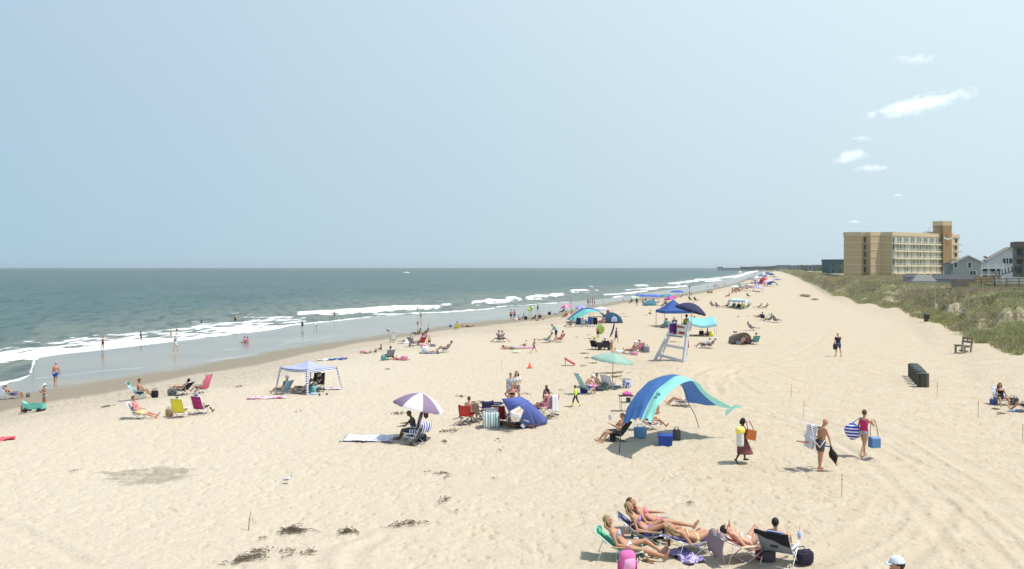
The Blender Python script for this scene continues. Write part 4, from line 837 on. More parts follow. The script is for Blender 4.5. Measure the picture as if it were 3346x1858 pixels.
_a = (8, 9); POSE = dict(
    stand=dict(a=2, legL=((2, 5), (0, 2)), legR=((4, 5), (-2, 2)), armL=((6, 10), (12, 6)), armR=((2, 10), (10, 6)), foot=86),
    hips=dict(a=0, legL=((2, 6), (0, 2)), legR=((2, 6), (-2, 2)), armL=((-15, 48), (25, -42)), armR=((-15, 48), (25, -42)), foot=86),
    walk=dict(a=4, legL=((24, 3), (6, 1)), legR=((-14, 3), (-36, 1)), armL=((-16, 9), (-6, 5)), armR=((20, 9), (34, 5)), footL=92, footR=40),
    stride=dict(a=6, legL=((32, 4), (14, 2)), legR=((-22, 4), (-40, 2)), armL=((-28, 22), (-10, 20)), armR=((30, 30), (50, 25)), footL=98, footR=40),
    step=dict(a=5, legL=((12, 3), (4, 1)), legR=((-10, 3), (-18, 1)), armL=((6, 9), (12, 5)), armR=((10, 9), (16, 5)), footL=90, footR=66),
    carry=dict(a=7, legL=((7, 4), (0, 1)), legR=((-4, 4), (-10, 1)), armL=((4, 8), (10, 4)), armR=((22, 8), (20, 4)), footL=88, footR=80),
    phone=dict(a=0, legL=((3, 6), (0, 2)), legR=((2, 6), (-2, 2)), armL=((20, 20), (120, -30)), armR=((30, 15), (130, -25)), foot=86),
    hands_head=dict(a=0, legL=((2, 6), (0, 2)), legR=((2, 6), (-2, 2)), armL=((40, 70), (165, -30)), armR=((40, 70), (165, -30)), foot=86),
    bend=dict(a=48, a2=70, ah=80, legL=((4, 6), (-4, 2)), legR=((8, 6), (-4, 2)), armL=((10, 6), (15, 3)), armR=((16, 6), (20, 3)), foot=86),
    stoop=dict(a=18, a2=34, ah=62, legL=((6, 6), (-4, 2)), legR=((2, 6), (-4, 2)), armL=((20, 6), (45, 0)), armR=((26, 6), (50, 0)), foot=86),
    arms_out=dict(a=0, legL=((4, 14), (0, 8)), legR=((2, 14), (-2, 8)), armL=((20, 62), (40, 50)), armR=((20, 62), (40, 50)), foot=86),
    chair=dict(a=-18, a2=-14, ah=2, legL=((88, 6), (12, 2)), legR=((84, 6), (20, 2)), armL=((12, 18), (70, 4)), armR=((12, 18), (72, 4))),
    low=dict(a=-32, a2=-26, ah=-4, legL=((98, 8), (48, 3)), legR=((92, 8), (40, 3)), armL=((14, 16), (78, 4)), armR=((14, 16), (74, 4))),
    lounge=dict(a=-46, a2=-42, ah=-22, legL=((88, 6), (78, 3)), legR=((86, 6), (82, 3)), armL=((18, 18), (80, 4)), armR=((18, 18), (78, 4)), foot=150),
    lounge_up=dict(a=-50, a2=-46, ah=-30, legL=((112, 10), (42, 3)), legR=((104, 10), (50, 3)), armL=((16, 18), (80, 4)), armR=((20, 18), (100, -8))),
    read=dict(a=-34, a2=-28, ah=8, legL=((92, 6), (42, 3)), legR=((96, 6), (36, 3)), armL=((44, 10), (118, -8)), armR=((44, 10), (118, -8))),
    sit_sand=dict(a=-6, a2=4, ah=4, legL=((118, 10), (40, 3)), legR=((112, 10), (46, 3)), armL=((36, 12), (70, -10)), armR=((36, 12), (72, -10))),
    sit_back=dict(a=-24, a2=-18, ah=0, legL=((98, 8), (76, 3)), legR=((118, 8), (48, 3)), armL=((-42, 16), (-14, 4)), armR=((-42, 16), (-14, 4)), foot=140),
    sit_legs=dict(a=-4, a2=4, ah=4, legL=((90, 10), (86, 3)), legR=((88, 8), (84, 3)), armL=((30, 12), (64, -6)), armR=((30, 12), (66, -6)), foot=150),
    kneel=dict(a=8, a2=14, ah=10, legL=((60, 8), (-80, 3)), legR=((58, 8), (-80, 3)), armL=((20, 12), (60, 0)), armR=((24, 12), (66, 0)), foot=-100),
    supine=dict(a=-86, a2=-84, ah=-80, legL=((91, 6), (89, 2)), legR=((91, 6), (89, 2)), armL=((84, 14), (88, 6)), armR=((84, 14), (88, 6)), foot=165),
    supine_up=dict(a=-84, a2=-80, ah=-70, legL=((130, 8), (38, 2)), legR=((92, 6), (88, 2)), armL=((84, 14), (88, 6)), armR=((-84, 30), (-150, 10)), foot=100),
    prone=dict(a=86, a2=82, ah=60, legL=((-90, 7), (-88, 2)), legR=((-90, 7), (-88, 2)), armL=((60, 30), (110, -20)), armR=((60, 30), (110, -20)), foot=-100),
    swim=dict(a=10, legL=((4, 6), (0, 2)), legR=((2, 6), (-2, 2)), armL=((20, 50), (50, 30)), armR=((20, 50), (50, 30)), foot=86),
)
# ================================================================ beach furniture and gear
alu = mat((0.62, 0.63, 0.65), .35, .08, 6, metal=.6); blackm = mat((0.03, 0.03, 0.033), .5, .15, 8); armwood = mat((0.50, 0.34, 0.18), .6, .15, 9); wht = mat((0.74, 0.75, 0.76), .6, .06, 6)
def chair(px, py, rz, fab, label, rec=35, sh=.24, bl=.68, w=.56, frame=None, arm=None, group=None, s=1.0, loc=None, pillow=None, hi=False, towel=None):
    """folding low beach chair, sitter faces +Y; seat height sh, back reclined rec degrees"""
    frame = frame or alu; g = loc if loc is not None else ground(px, py); o = empty('beach_chair', g, rz, label, 'chair', group); o.scale = (s, s, s)
    hw = w / 2; r = R(rec); b0 = V((0, -.22, sh - .03)); bt = b0 + V((0, -math.sin(r) * bl, math.cos(r) * bl)); sd = .46; f0 = V((0, .26, sh + .04))
    mb = MB(); e = .012 if hi else .014
    for s_ in (-1, 1):
        x = V((s_ * hw, 0, 0)); mb.tube([b0 + x, b0 + x + (bt - b0) * .5, bt + x], e, 6); mb.tube([b0 + x, f0 + x, f0 + x + V((0, .02, -.03))], e, 6)
        mb.tube([f0 + x + V((0, -.06, 0)), V((s_ * hw, -.34, 0))], e, 6); mb.tube([b0 + x + (bt - b0) * .34, V((s_ * hw, .20, 0))], e, 6)
        mb.tube([b0 + x + (bt - b0) * .62, b0 + x + (bt - b0) * .62 + V((0, -.16, -max(.1, b0.z + (bt - b0).z * .62)))], e * .8, 6) if rec > 40 else None
    mb.tube([bt + V((-hw, 0, 0)), bt + V((hw, 0, 0))], e, 6); mb.tube([f0 + V((-hw, 0, 0)), f0 + V((hw, 0, 0))], e, 6); mb.tube([V((-hw, -.34, .012)), V((hw, -.34, .012))], e, 6); mb.tube([V((-hw, .2, .012)), V((hw, .2, .012))], e, 6)
    mb.build('frame', frame, o, True)
    n = (bt - b0).normalized(); q = V((0, -n.z, n.y))
    MB().grid(lambda u, v: V(((u - .5) * (w - .02), 0, 0)) + b0 + (bt - b0) * (.03 + .95 * v) + V((0, -math.cos(r), -math.sin(r))) * .05 * math.sin(math.pi * v) * math.sin(math.pi * u), 6, 8, .012).build('backrest', fab, o, True)
    MB().grid(lambda u, v: V(((u - .5) * (w - .02), 0, 0)) + b0 + (f0 - b0) * (.02 + .96 * v) - V((0, 0, .05 * math.sin(math.pi * v) * (.4 + .6 * math.sin(math.pi * u)))), 6, 6, .012).build('seat', fab, o, True)
    for s_ in (-1, 1):
        p = b0 + V((s_ * (hw + .02), 0, 0)) + (bt - b0) * .34; MB().beam(p + V((0, -.03, 0)), V((s_ * (hw + .02), .22, p.z - .02)), .05, .022).build('armrest', arm or frame, o)
    if pillow: MB().ell(b0 + (bt - b0) * .88 + V((0, .05 * math.cos(r), .04)), (w * .36, .05, .08)).build('pillow', pillow, o, True)
    return o
def camp_chair(px, py, rz, fab, label, s=1.0, group=None, frame=None, loc=None, bag=None):
    g = loc if loc is not None else ground(px, py); o = empty('camp_chair', g, rz, label, 'chair', group); o.scale = (s, s, s); w = .27; mb = MB()
    for a, b in (((-w, -w, 0), (w, -w + .04, .44)), ((w, -w, 0), (-w, -w + .04, .44)), ((-w, w, 0), (w, w - .03, .44)), ((w, w, 0), (-w, w - .03, .44)), ((-w, -w, 0), (-w, w - .03, .44)), ((-w, w, 0), (-w, -w + .04, .44)), ((w, -w, 0), (w, w - .03, .44)), ((w, w, 0), (w, -w + .04, .44)),
                 ((-w, -w + .04, .40), (-w - .02, -w - .12, .95)), ((w, -w + .04, .40), (w + .02, -w - .12, .95)), ((-w, w - .03, .42), (-w, w - .03, .62)), ((w, w - .03, .42), (w, w - .03, .62))): mb.tube([a, b], .012, 6)
    mb.build('frame', frame or blackm, o, True)
    MB().grid(lambda u, v: (-w - .015 + u * (2 * w + .03), -w + .02 - .14 * v, .42 + .53 * v + .06 * (2 * u - 1) ** 2 * v) , 6, 5, .012).build('backrest', fab, o, True)
    MB().grid(lambda u, v: (-w + u * 2 * w, -w + v * (2 * w - .01), .44 - .05 * math.sin(math.pi * u) * math.sin(math.pi * v)), 6, 5, .012).build('seat', fab, o, True)
    for s_ in (-1, 1): MB().box((s_ * (w + .01), .0, .635), (.07, .52, .02)).build('armrest', fab, o)
    return o
def umbrella(px, py, ytop, r, c1, c2, label, rise=.36, tilt=0, tdir=0, pole=None, n=8, loc=None, group=None, scallop=.04, hub=True, cat='umbrella', lean=0):
    g = loc if loc is not None else ground(px, py); o = empty('beach_umbrella', g, 0, label, cat, group); hgt = (py - ytop) * g.y / F if loc is None else ytop
    up = Matrix.Rotation(R(tdir), 3, 'Z') @ Matrix.Rotation(R(tilt), 3, 'X'); K = V((0, 0, hgt - rise)); pv = K
    vs, fs, ms = [], [], []; m = MB(); sub = 4; rad = 5
    def pt(i, j):                       # i around, j outward
        a = 2 * math.pi * i / (n * sub); t = j / rad; fr_ = (i % sub) / sub; rr = r * t * (1 - .05 * math.sin(math.pi * fr_) * t); z = rise * (math.cos(t * 1.25) - math.cos(1.25)) / (1 - math.cos(1.25)) - (scallop * (1 if fr_ in (.25, .75, .5) else 0) if j == rad + 1 else 0)
        return up @ V((rr * math.cos(a), rr * math.sin(a), z)) + K
    P = [[pt(i, j) for j in range(rad + 1)] for i in range(n * sub)]; N_ = n * sub
    base = []
    for i in range(N_):
        for j in range(rad + 1): base.append(P[i][j])
    for i in range(N_): base.append(P[i][rad] + up @ V((0, 0, -.09 * (.7 + .3 * ((i % 2))))))
    m.v = [tuple(p) for p in base]
    for i in range(N_):
        k = (i + 1) % N_; mi = (i // sub) % 2
        for j in range(rad): m.f.append((i * (rad + 1) + j, k * (rad + 1) + j, k * (rad + 1) + j + 1, i * (rad + 1) + j + 1)); m.m.append(mi)
        m.f.append((i * (rad + 1) + rad, k * (rad + 1) + rad, N_ * (rad + 1) + k, N_ * (rad + 1) + i)); m.m.append(mi)
    m.build('canopy', [c1, c2 or c1], o, True)
    MB().tube([(0, -lean, -.25), K + up @ V((0, 0, rise + .06))], .019, 8).build('pole', pole or wht, o, True)
    for i in range(n): MB().tube([P[i * sub][j] - V((0, 0, .012)) for j in range(rad + 1)], .006, 4).build('rib', pole or wht, o)
    if hub: MB().ell(K + up @ V((0, 0, rise + .05)), (.03, .03, .04), n=8).build('finial', pole or wht, o)
    return o
def drape(px, py, w, l, rz, mt_, label, name='beach_towel', cat='towel', h=.02, group=None, loc=None, crumple=.02):
    g = loc if loc is not None else ground(px, py); o = empty(name, g, rz, label, cat, group); rd = random.Random(px * 7 + py); a0 = rd.random() * 6
    def fn(u, v):
        x = (u - .5) * w * (1 + .05 * math.sin(v * 7 + a0)); y = (v - .5) * l * (1 + .04 * math.sin(u * 6 + a0)); c_, s_ = math.cos(R(rz)), math.sin(R(rz)); zz = gz(g.x + x * c_ - y * s_, g.y + x * s_ + y * c_) - g.z
        return (x, y, zz + h + .035 + crumple * (math.sin(u * 9 + a0) * math.cos(v * 11 + a0) + .5 * math.sin(u * 23 + v * 17)))
    MB().grid(fn, 12, 16, .015).build('cloth', mt_, o, True); return o
def tote(px, py, w, d, h, mt_, label, rz=0, handles=True, name='beach_bag', cat='bag', group=None, loc=None, lid=None, hm_=None, dz=0):
    g = loc if loc is not None else ground(px, py); o = empty(name, (g.x, g.y, g.z + dz), rz, label, cat, group)
    rg = []
    for t, k in ((0, .86), (.06, .93), (.5, 1.0), (.9, .98), (1, .92)):
        rg.append((V((0, 0, h * t)), V((w / 2 * k * 1.15, 0, 0)), V((0, d / 2 * k * 1.15, 0))))
    q = MB(); n = 16
    for c_, x_, y_ in rg:                                   # rounded-box rings
        for i in range(n):
            a = 2 * math.pi * i / n; ca, sa = math.cos(a), math.sin(a); p = 4; r_ = (abs(ca) ** p + abs(sa) ** p) ** (-1 / p) * .9; q.v.append(tuple(c_ + x_ * ca * r_ + y_ * sa * r_))
    q.f = [(i * n + k, i * n + (k + 1) % n, (i + 1) * n + (k + 1) % n, (i + 1) * n + k) for i in range(len(rg) - 1) for k in range(n)] + [tuple(range(n))[::-1], tuple((len(rg) - 1) * n + k for k in range(n))]; q.m = [0] * len(q.f)
    q.build('body', mt_, o, True)
    if handles:
        for s_ in (-1, 1): MB().tube([(-w * .28, s_ * d * .3, h * .9), (-w * .2, s_ * d * .34, h * 1.3), (w * .2, s_ * d * .34, h * 1.3), (w * .28, s_ * d * .3, h * .9)], .012, 6).build('handle', hm_ or mt_, o, True)
    if lid: MB().box((0, 0, h + .02), (w * 1.04, d * 1.04, .05)).build('lid', lid, o)
    return o
def cooler(px, py, w, d, h, body, lid, label, rz=0, loc=None, group=None):
    g = loc if loc is not None else ground(px, py); o = empty('cooler', g, rz, label, 'cooler', group)
    MB().box((0, 0, h * .42), (w, d, h * .84), taper=1.06).build('body', body, o); MB().box((0, 0, h * .92), (w * 1.09, d * 1.09, h * .16)).build('lid', lid, o)
    MB().tube([(-w * .56, 0, h * .7), (-w * .58, 0, h * 1.12), (w * .58, 0, h * 1.12), (w * .56, 0, h * .7)], .014, 6).build('handle', lid, o, True); return o
def seated(px, py, rz, fab, clab, plab, pose='low', ckw=None, ground_off=0, **pk):
    """a chair and the person sitting in it, both placed at the same spot"""
    g = ground(px, py); ck = dict(rec=35, sh=.24); ck.update(ckw or {}); c_ = chair(px, py, rz, fab, clab, loc=g, **ck)
    f = Matrix.Rotation(R(rz), 3, 'Z') @ V((0, -.12, 0)); s = ck.get('s', 1)
    hh = pk.pop('h', 1.68); pp = person(px, py, rz, pose, h=hh, loc=g + f * s, seat=(ck['sh'] * s + .085), label=plab, **pk)
    return c_, pp
def popup(px, py, wpx, ytop, yeave, fabric, label, rz=0, legm=None, d=None, val=.22, name='popup_tent', group=None, cat='tent'):
    g = ground(px, py); k = g.y / F; w = wpx * k / 2; d = (d or 2 * w) / 2; ze = (py - yeave) * k; zt = (py - ytop) * k; o = empty(name, g, rz, label, cat, group)
    def fn(u, v, si):                    # four concave roof panels
        x, y = (2 * u - 1), 1; t = v; c_ = [(x, -y), (y, x), (-x, y), (-y, -x)][si]
        return V((c_[0] * w * (1 - t), c_[1] * d * (1 - t), ze + (zt - ze) * (t ** 1.35)))
    m = MB()
    for si in range(4): m.grid(lambda u, v: fn(u * 1.0, v, si), 6, 6)
    for a, b in (((-w, -d), (w, -d)), ((w, -d), (w, d)), ((w, d), (-w, d)), ((-w, d), (-w, -d))): m.add([(a[0], a[1], ze), (b[0], b[1], ze), (b[0] * 1.005, b[1] * 1.005, ze - val), (a[0] * 1.005, a[1] * 1.005, ze - val)], [(0, 1, 2, 3)])
    m.build('roof', fabric, o, False)
    for sx in (-1, 1):
        for sy in (-1, 1): MB().box((sx * w * .98, sy * d * .98, ze / 2 - .1), (.05, .05, ze + .2)).build('leg', legm or mat((0.42, 0.36, 0.30), .6), o)
    mb = MB()
    for sy in (-1, 1): mb.beam((-w, sy * d * .97, ze - .05), (w, sy * d * .97, ze - .05), .03, .03)
    mb.build('crossbar', legm or alu, o); return o
def debris(px, py, lpx, label='dark tangle of washed up seaweed and reed stalks on dry sand', n=60, hgt=.12, spread=.25, ang=0, seed=0, name='seaweed_tangle', group='seaweed and reed stalks strewn on the sand', m_=None, thick=.006):
    g = ground(px, py); r = random.Random(seed or int(px * 3 + py)); L = lpx * g.y / F / 2; mb = MB()
    for i in range(n):
        u = r.gauss(0, .42); u = max(-1, min(1, u)); c_ = V((u * L * math.cos(R(ang)), u * L * math.sin(R(ang)) + r.gauss(0, spread * .4) , 0)); a = R(ang) + r.gauss(0, .7); l = r.uniform(.1, .35) * min(1, L * 1.2) * (1.8 if r.random() < .1 else 1); k = (1 - abs(u)) * hgt
        z = max(0, r.random() * k); p0 = c_ - V((math.cos(a) * l, math.sin(a) * l, 0)) / 2; p1 = c_ + V((math.cos(a) * l, math.sin(a) * l, 0)) / 2
        z0 = gz(g.x + p0.x, g.y + p0.y) - g.z; z1 = gz(g.x + p1.x, g.y + p1.y) - g.z
        mb.tube([p0 + V((0, 0, z0 + z * .4 + .03)), c_ + V((0, 0, (z0 + z1) / 2 + z + .05)), p1 + V((0, 0, z1 + z * r.random() + .03))], thick * r.uniform(.7, 1.6), 4)
    o = mb.build(name, m_ or mat((0.13, 0.105, 0.075), .9, .3, 12), None, False, g); tag(o, label, 'seaweed', group); return o
# ================================================================ foreground sunbathers
CL = cloth
def PAT(a, b, s=14, t=.5, c=None): return patterned(a, b, s, t, c)
teal = CL(95, 190, 150); navy = CL(35, 38, 70); navyp = PAT((40, 42, 85), (170, 175, 215), 20, .58)
# woman in the green chair
def sun_girl(px, py, rz, fab, clab, plab, pose, ex=None, rec=52, sh=.20, h=1.66, bl=.78, **k):
    ck = dict(rec=rec, sh=sh, bl=bl, w=.58, hi=True)
    ck.update(k.pop('ckw', {})); return seated(px, py, rz, fab, clab, plab, pose=pose, ckw=ck, fem=True, hi=True, h=h, extra=ex, **k)
g1 = sun_girl(2062, 1822, -97, teal, 'low aqua green beach chair with tan wooden arms at front left of the sunbathers', 'woman in pale blue bikini holding a phone up in the aqua chair', 'lounge_up',
    dict(a=-46, a2=-40, ah=-18, legL=((104, 6), (56, 2)), legR=((86, 7), (76, 2)), armL=((50, 12), (140, -6)), armR=((24, 14), (86, 4))), skin='tan', hair='blond', long_hair=.16, wear=[('bikini_top', CL(165, 195, 240)), ('bikini_bottom', CL(190, 205, 245))], h=1.84, ckw=dict(arm=armwood, pillow=teal, frame=wht))
o = empty('phone', world(g1[1], g1[1]['_wL']) + V((.03, 0, .10)), -97, 'dark phone held up in front of the woman in the aqua chair', 'phone'); MB().box((0, 0, .04), (.08, .012, .15)).build('body', blackm, o)
g2 = sun_girl(2128, 1768, -97, navyp, 'dark blue printed beach chair second from the front left', 'woman in purple bikini reclining with bent knees beside the navy bag', 'lounge_up',
    dict(a=-52, a2=-38, ah=-20, legL=((122, 5), (38, 2)), legR=((116, 6), (44, 2)), armL=((20, 18), (96, -5)), armR=((20, 18), (84, 4))), skin='tan', hair='blond', long_hair=.22, wear=[('bikini_top', CL(175, 140, 235)), ('bikini_bottom', CL(150, 120, 220))], h=1.82, ckw=dict(arm=armwood))
g3 = sun_girl(2158, 1738, -96, navyp, 'dark blue printed beach chair farthest back in the group of sunbathers', 'woman in pink bikini stretched out with straight legs at the back', 'lounge',
    dict(a=-62, a2=-56, ah=-40, legL=((84, 5), (80, 2)), legR=((80, 6), (74, 2)), armL=((70, 16), (92, -10)), armR=((40, 18), (88, -4))), skin='tan', hair='brown', long_hair=.2, wear=[('bikini_top', CL(245, 120, 165)), ('bikini_bottom', CL(240, 110, 150))], h=1.98, rec=58)
g4 = sun_girl(2278, 1800, -62, PAT((70, 66, 140), (205, 195, 235), 13, .5, (150, 140, 215)), 'beach chair under a purple and white towel in the middle of the sunbathers', 'blond woman in yellow bikini seen from behind on the purple towel', 'supine',
    dict(a=-70, a2=-66, ah=-62, legL=((96, 8), (66, 2)), legR=((108, 8), (50, 2)), armL=((60, 30), (120, -60)), armR=((30, 30), (110, -70))), skin='tan', hair='blond', long_hair=.12, wear=[('bikini_top', CL(255, 225, 150)), ('bikini_bottom', CL(255, 225, 150))], rec=72, sh=.27, bl=.72, h=1.8)
drape(2240, 1822, .5, .95, 20, PAT((95, 90, 160), (225, 210, 240), 12, .48, (170, 150, 220)), 'purple and white patterned towel hanging off the chair onto the sand', h=.03, crumple=.06)
pinkst = stripes((200, 120, 110), (222, 150, 140), 22, 'X', .5)
g5 = sun_girl(2458, 1824, -72, pinkst, 'salmon pink folding lounge chair with curved white legs in the front row', 'woman with arm over her dark hair and both knees raised in the pink chair', 'lounge_up',
    dict(a=-66, a2=-60, ah=-58, legL=((134, 10), (14, 3)), legR=((130, 14), (18, 3)), armL=((150, 30), (-70, -60)), armR=((40, 20), (80, 4))), skin='fair', hair='dark', wear=[('bikini_top', CL(240, 240, 245)), ('bikini_bottom', CL(235, 235, 240))], rec=66, sh=.32, bl=.80, sun_glasses=True, h=1.76, ckw=dict(arm=mat(hexc(240, 220, 180), .6)))
g = ground(2458, 1824)
o = empty('beach_towel', g, -72, 'grey and mauve striped towel draped over the back of the pink lounge chair', 'towel')
MB().grid(lambda u, v: V(((u - .5) * .66, -.86 - .16 * math.sin(v * 3.0) * .6 - .06 * v, .66 - max(0, v - .18) * .62 + .05 * math.sin(u * 12))), 12, 10, .015).build('cloth', stripes((120, 105, 110), (160, 145, 155), 26, 'X', .5), o, True)
MB().grid(lambda u, v: V((-.33 + .10 * u + .05 * v, -.78 + v * 1.0, .62 - .34 * math.sin(min(1, v * 1.2) * 1.5) + .02 * math.sin(u * 9))), 5, 12, .015).build('trailing_end', stripes((230, 220, 235), (120, 105, 115), 30, 'X', .4), o, True)
steel = CL(118, 130, 148)
g6 = seated(2548, 1838, -32, steel, 'steel grey camping lounger seen from behind at the right end of the sunbathers', 'dark haired woman facing away in the grey lounger', pose='low', ckw=dict(rec=40, sh=.33, bl=.66, w=.68, hi=True, frame=wht, s=1.05), fem=True, hi=True, h=1.66, skin='fair', hair='black', wear=[('bikini_top', CL(30, 30, 40)), ('bikini_bottom', CL(30, 30, 40))], extra=dict(ah=-10, legL=((96, 10), (60, 3)), legR=((124, 8), (30, 3))))
g = ground(2548, 1838); o = empty('beach_towel', g, -32, 'black towel with a pale blue edge hung over the grey lounger back', 'towel')
r_ = R(40); MB().grid(lambda u, v: V(((u - .5) * .76, -.22 - math.sin(r_) * .74 - .05 - (.03 if v > .4 else 0) + max(0, v - .4) * math.sin(r_) * (.15 + .3 * u) , .30 + math.cos(r_) * .74 + .035 - max(0, v - .4) * math.cos(r_) * (.15 + .55 * u) + .01 * math.sin(u * 14))), 14, 10, .02).build('cloth', CL(28, 26, 36), o, True)
MB().box((0, -.22 - math.sin(r_) * .30 - .075, .30 + math.cos(r_) * .28), (.17, .012, .06)).build('label_patch', blackm, o)
MB().box((.06, -.22 - math.sin(r_) * .76 + .02, .30 + math.cos(r_) * .78), (.36, .05, .035)).build('edge_band', CL(150, 175, 220), o)
o = empty('drink_cup', world(g6[0], (.40, .16, .58)), 0, 'pale blue tumbler with a straw on the lounger arm', 'cup'); MB().lathe((0, 0, 0), [(0, .035), (.16, .045)], 12).build('cup', CL(165, 185, 225), o, True); MB().tube([(0, 0, .1), (.01, 0, .3)], .005, 5).build('straw', CL(200, 120, 120), o)
tote(2626, 1838, .42, .3, .26, CL(45, 38, 60), 'dark bag with clutter on the sand beside the grey lounger', rz=20); tote(2512, 1834, .30, .24, .26, CL(80, 76, 84), 'grey slouchy bag between the pink chair and the grey lounger', rz=-20)
tote(2490, 1826, .3, .22, .24, CL(130, 55, 60), 'dark red bag under the arm of the pink lounge chair', rz=10)
# pink backpack
g = ground(2050, 1866); o = empty('backpack', g, 14, 'pink backpack with white front pocket standing in front of the aqua chair', 'backpack')
pk = CL(225, 110, 175); dpk = CL(190, 70, 140)
q = MB(); q.rings([(V((0, 0, z)), V((w_, 0, 0)), V((0, d_, 0))) for z, w_, d_ in ((0, .14, .10), (.04, .19, .13), (.2, .205, .14), (.36, .19, .13), (.44, .15, .10), (.47, .08, .05))], 20); q.build('body', pk, o, True)
MB().rings([(V((.01, -.10, z)), V((w_, 0, 0)), V((0, d_, 0))) for z, w_, d_ in ((.03, .10, .03), (.06, .135, .06), (.22, .14, .065), (.30, .12, .05), (.33, .08, .02))], 16).build('front_pocket', CL(240, 165, 215), o, True)
for s_ in (-1, 1): MB().rings([(V((s_ * .19, 0, z)), V((.035, 0, 0)), V((0, .07, 0))) for z in (.03, .22)], 12).build('side_pocket', dpk, o, True); MB().tube([(s_ * .09, .10, .42), (s_ * .12, .18, .25), (s_ * .10, .12, .06)], .016, 6).build('strap', dpk, o, True)
MB().tube([(-.05, .02, .46), (-.04, .02, .52), (.04, .02, .52), (.05, .02, .46)], .01, 6).build('handle', dpk, o, True)
# bag hanging on the aqua chair arm
tote(2078, 1812, .22, .12, .26, teal, 'aqua green insulated pouch hanging from the aqua chair arm', rz=-7, dz=.06, hm_=wht); tote(2098, 1818, .12, .12, .16, CL(90, 95, 100), 'small grey pouch on the sand behind the pink backpack')
tote(2152, 1760, .28, .16, .36, CL(48, 35, 58), 'dark navy tote standing between the aqua and navy chairs', rz=10, hm_=blackm)
drape(2105, 1770, .45, .5, 30, PAT((110, 130, 120), (235, 225, 225), 9, .5, (60, 60, 70)), 'crumpled towels and clothes on the sand between the chairs', 'towel_heap', crumple=.07, h=.05)
o = empty('beach_towel', ground(2190, 1768), 20, 'yellow printed towel bundled upright behind the brown bottle', 'towel'); MB().rings([(V((.02 * math.sin(z * 20), 0, z)), V((w_, 0, 0)), V((0, w_ * .7, 0))) for z, w_ in ((0, .09), (.1, .13), (.2, .11), (.3, .08), (.4, .03))], 12).build('cloth', PAT((245, 215, 140), (250, 240, 215), 10, .5, (60, 40, 30)), o, True)
o = empty('bottle', ground(2186, 1782), 0, 'brown sunscreen bottle standing in the sand', 'bottle'); MB().lathe((0, 0, 0), [(0, .035), (.13, .035), (.16, .015), (.2, .015)], 12).build('body', mat(hexc(95, 60, 35), .3), o, True)
def sandals(px, py, mt_, label, rz=0, s=1.0, gap=.16, cat='sandals', group=None):
    g = ground(px, py)
    o = empty('sandals', (g.x, g.y, g.z + .03), rz, label, cat, group)
    for k in (-1, 1):
        a = k * .25; M_ = Matrix.Rotation(a, 3, 'Z')
        q = MB(); q.rings([(V((k * gap, y, .01)), V((w_, 0, 0)), V((0, 0, .018))) for y, w_ in ((-.13, .02), (-.10, .036), (0, .033), (.08, .045), (.13, .02))], 10); q.tube([(k * gap - .035, -.0, .02), (k * gap, .06, .055), (k * gap + .035, -.0, .02)], .009, 5); q.build('sandal', mt_, o, True)
    o.scale = (s, s, s); return o
sandals(2128, 1829, mat(hexc(130, 85, 45), .7), 'pair of brown flip flops lying right of the pink backpack', 60, 1.1)
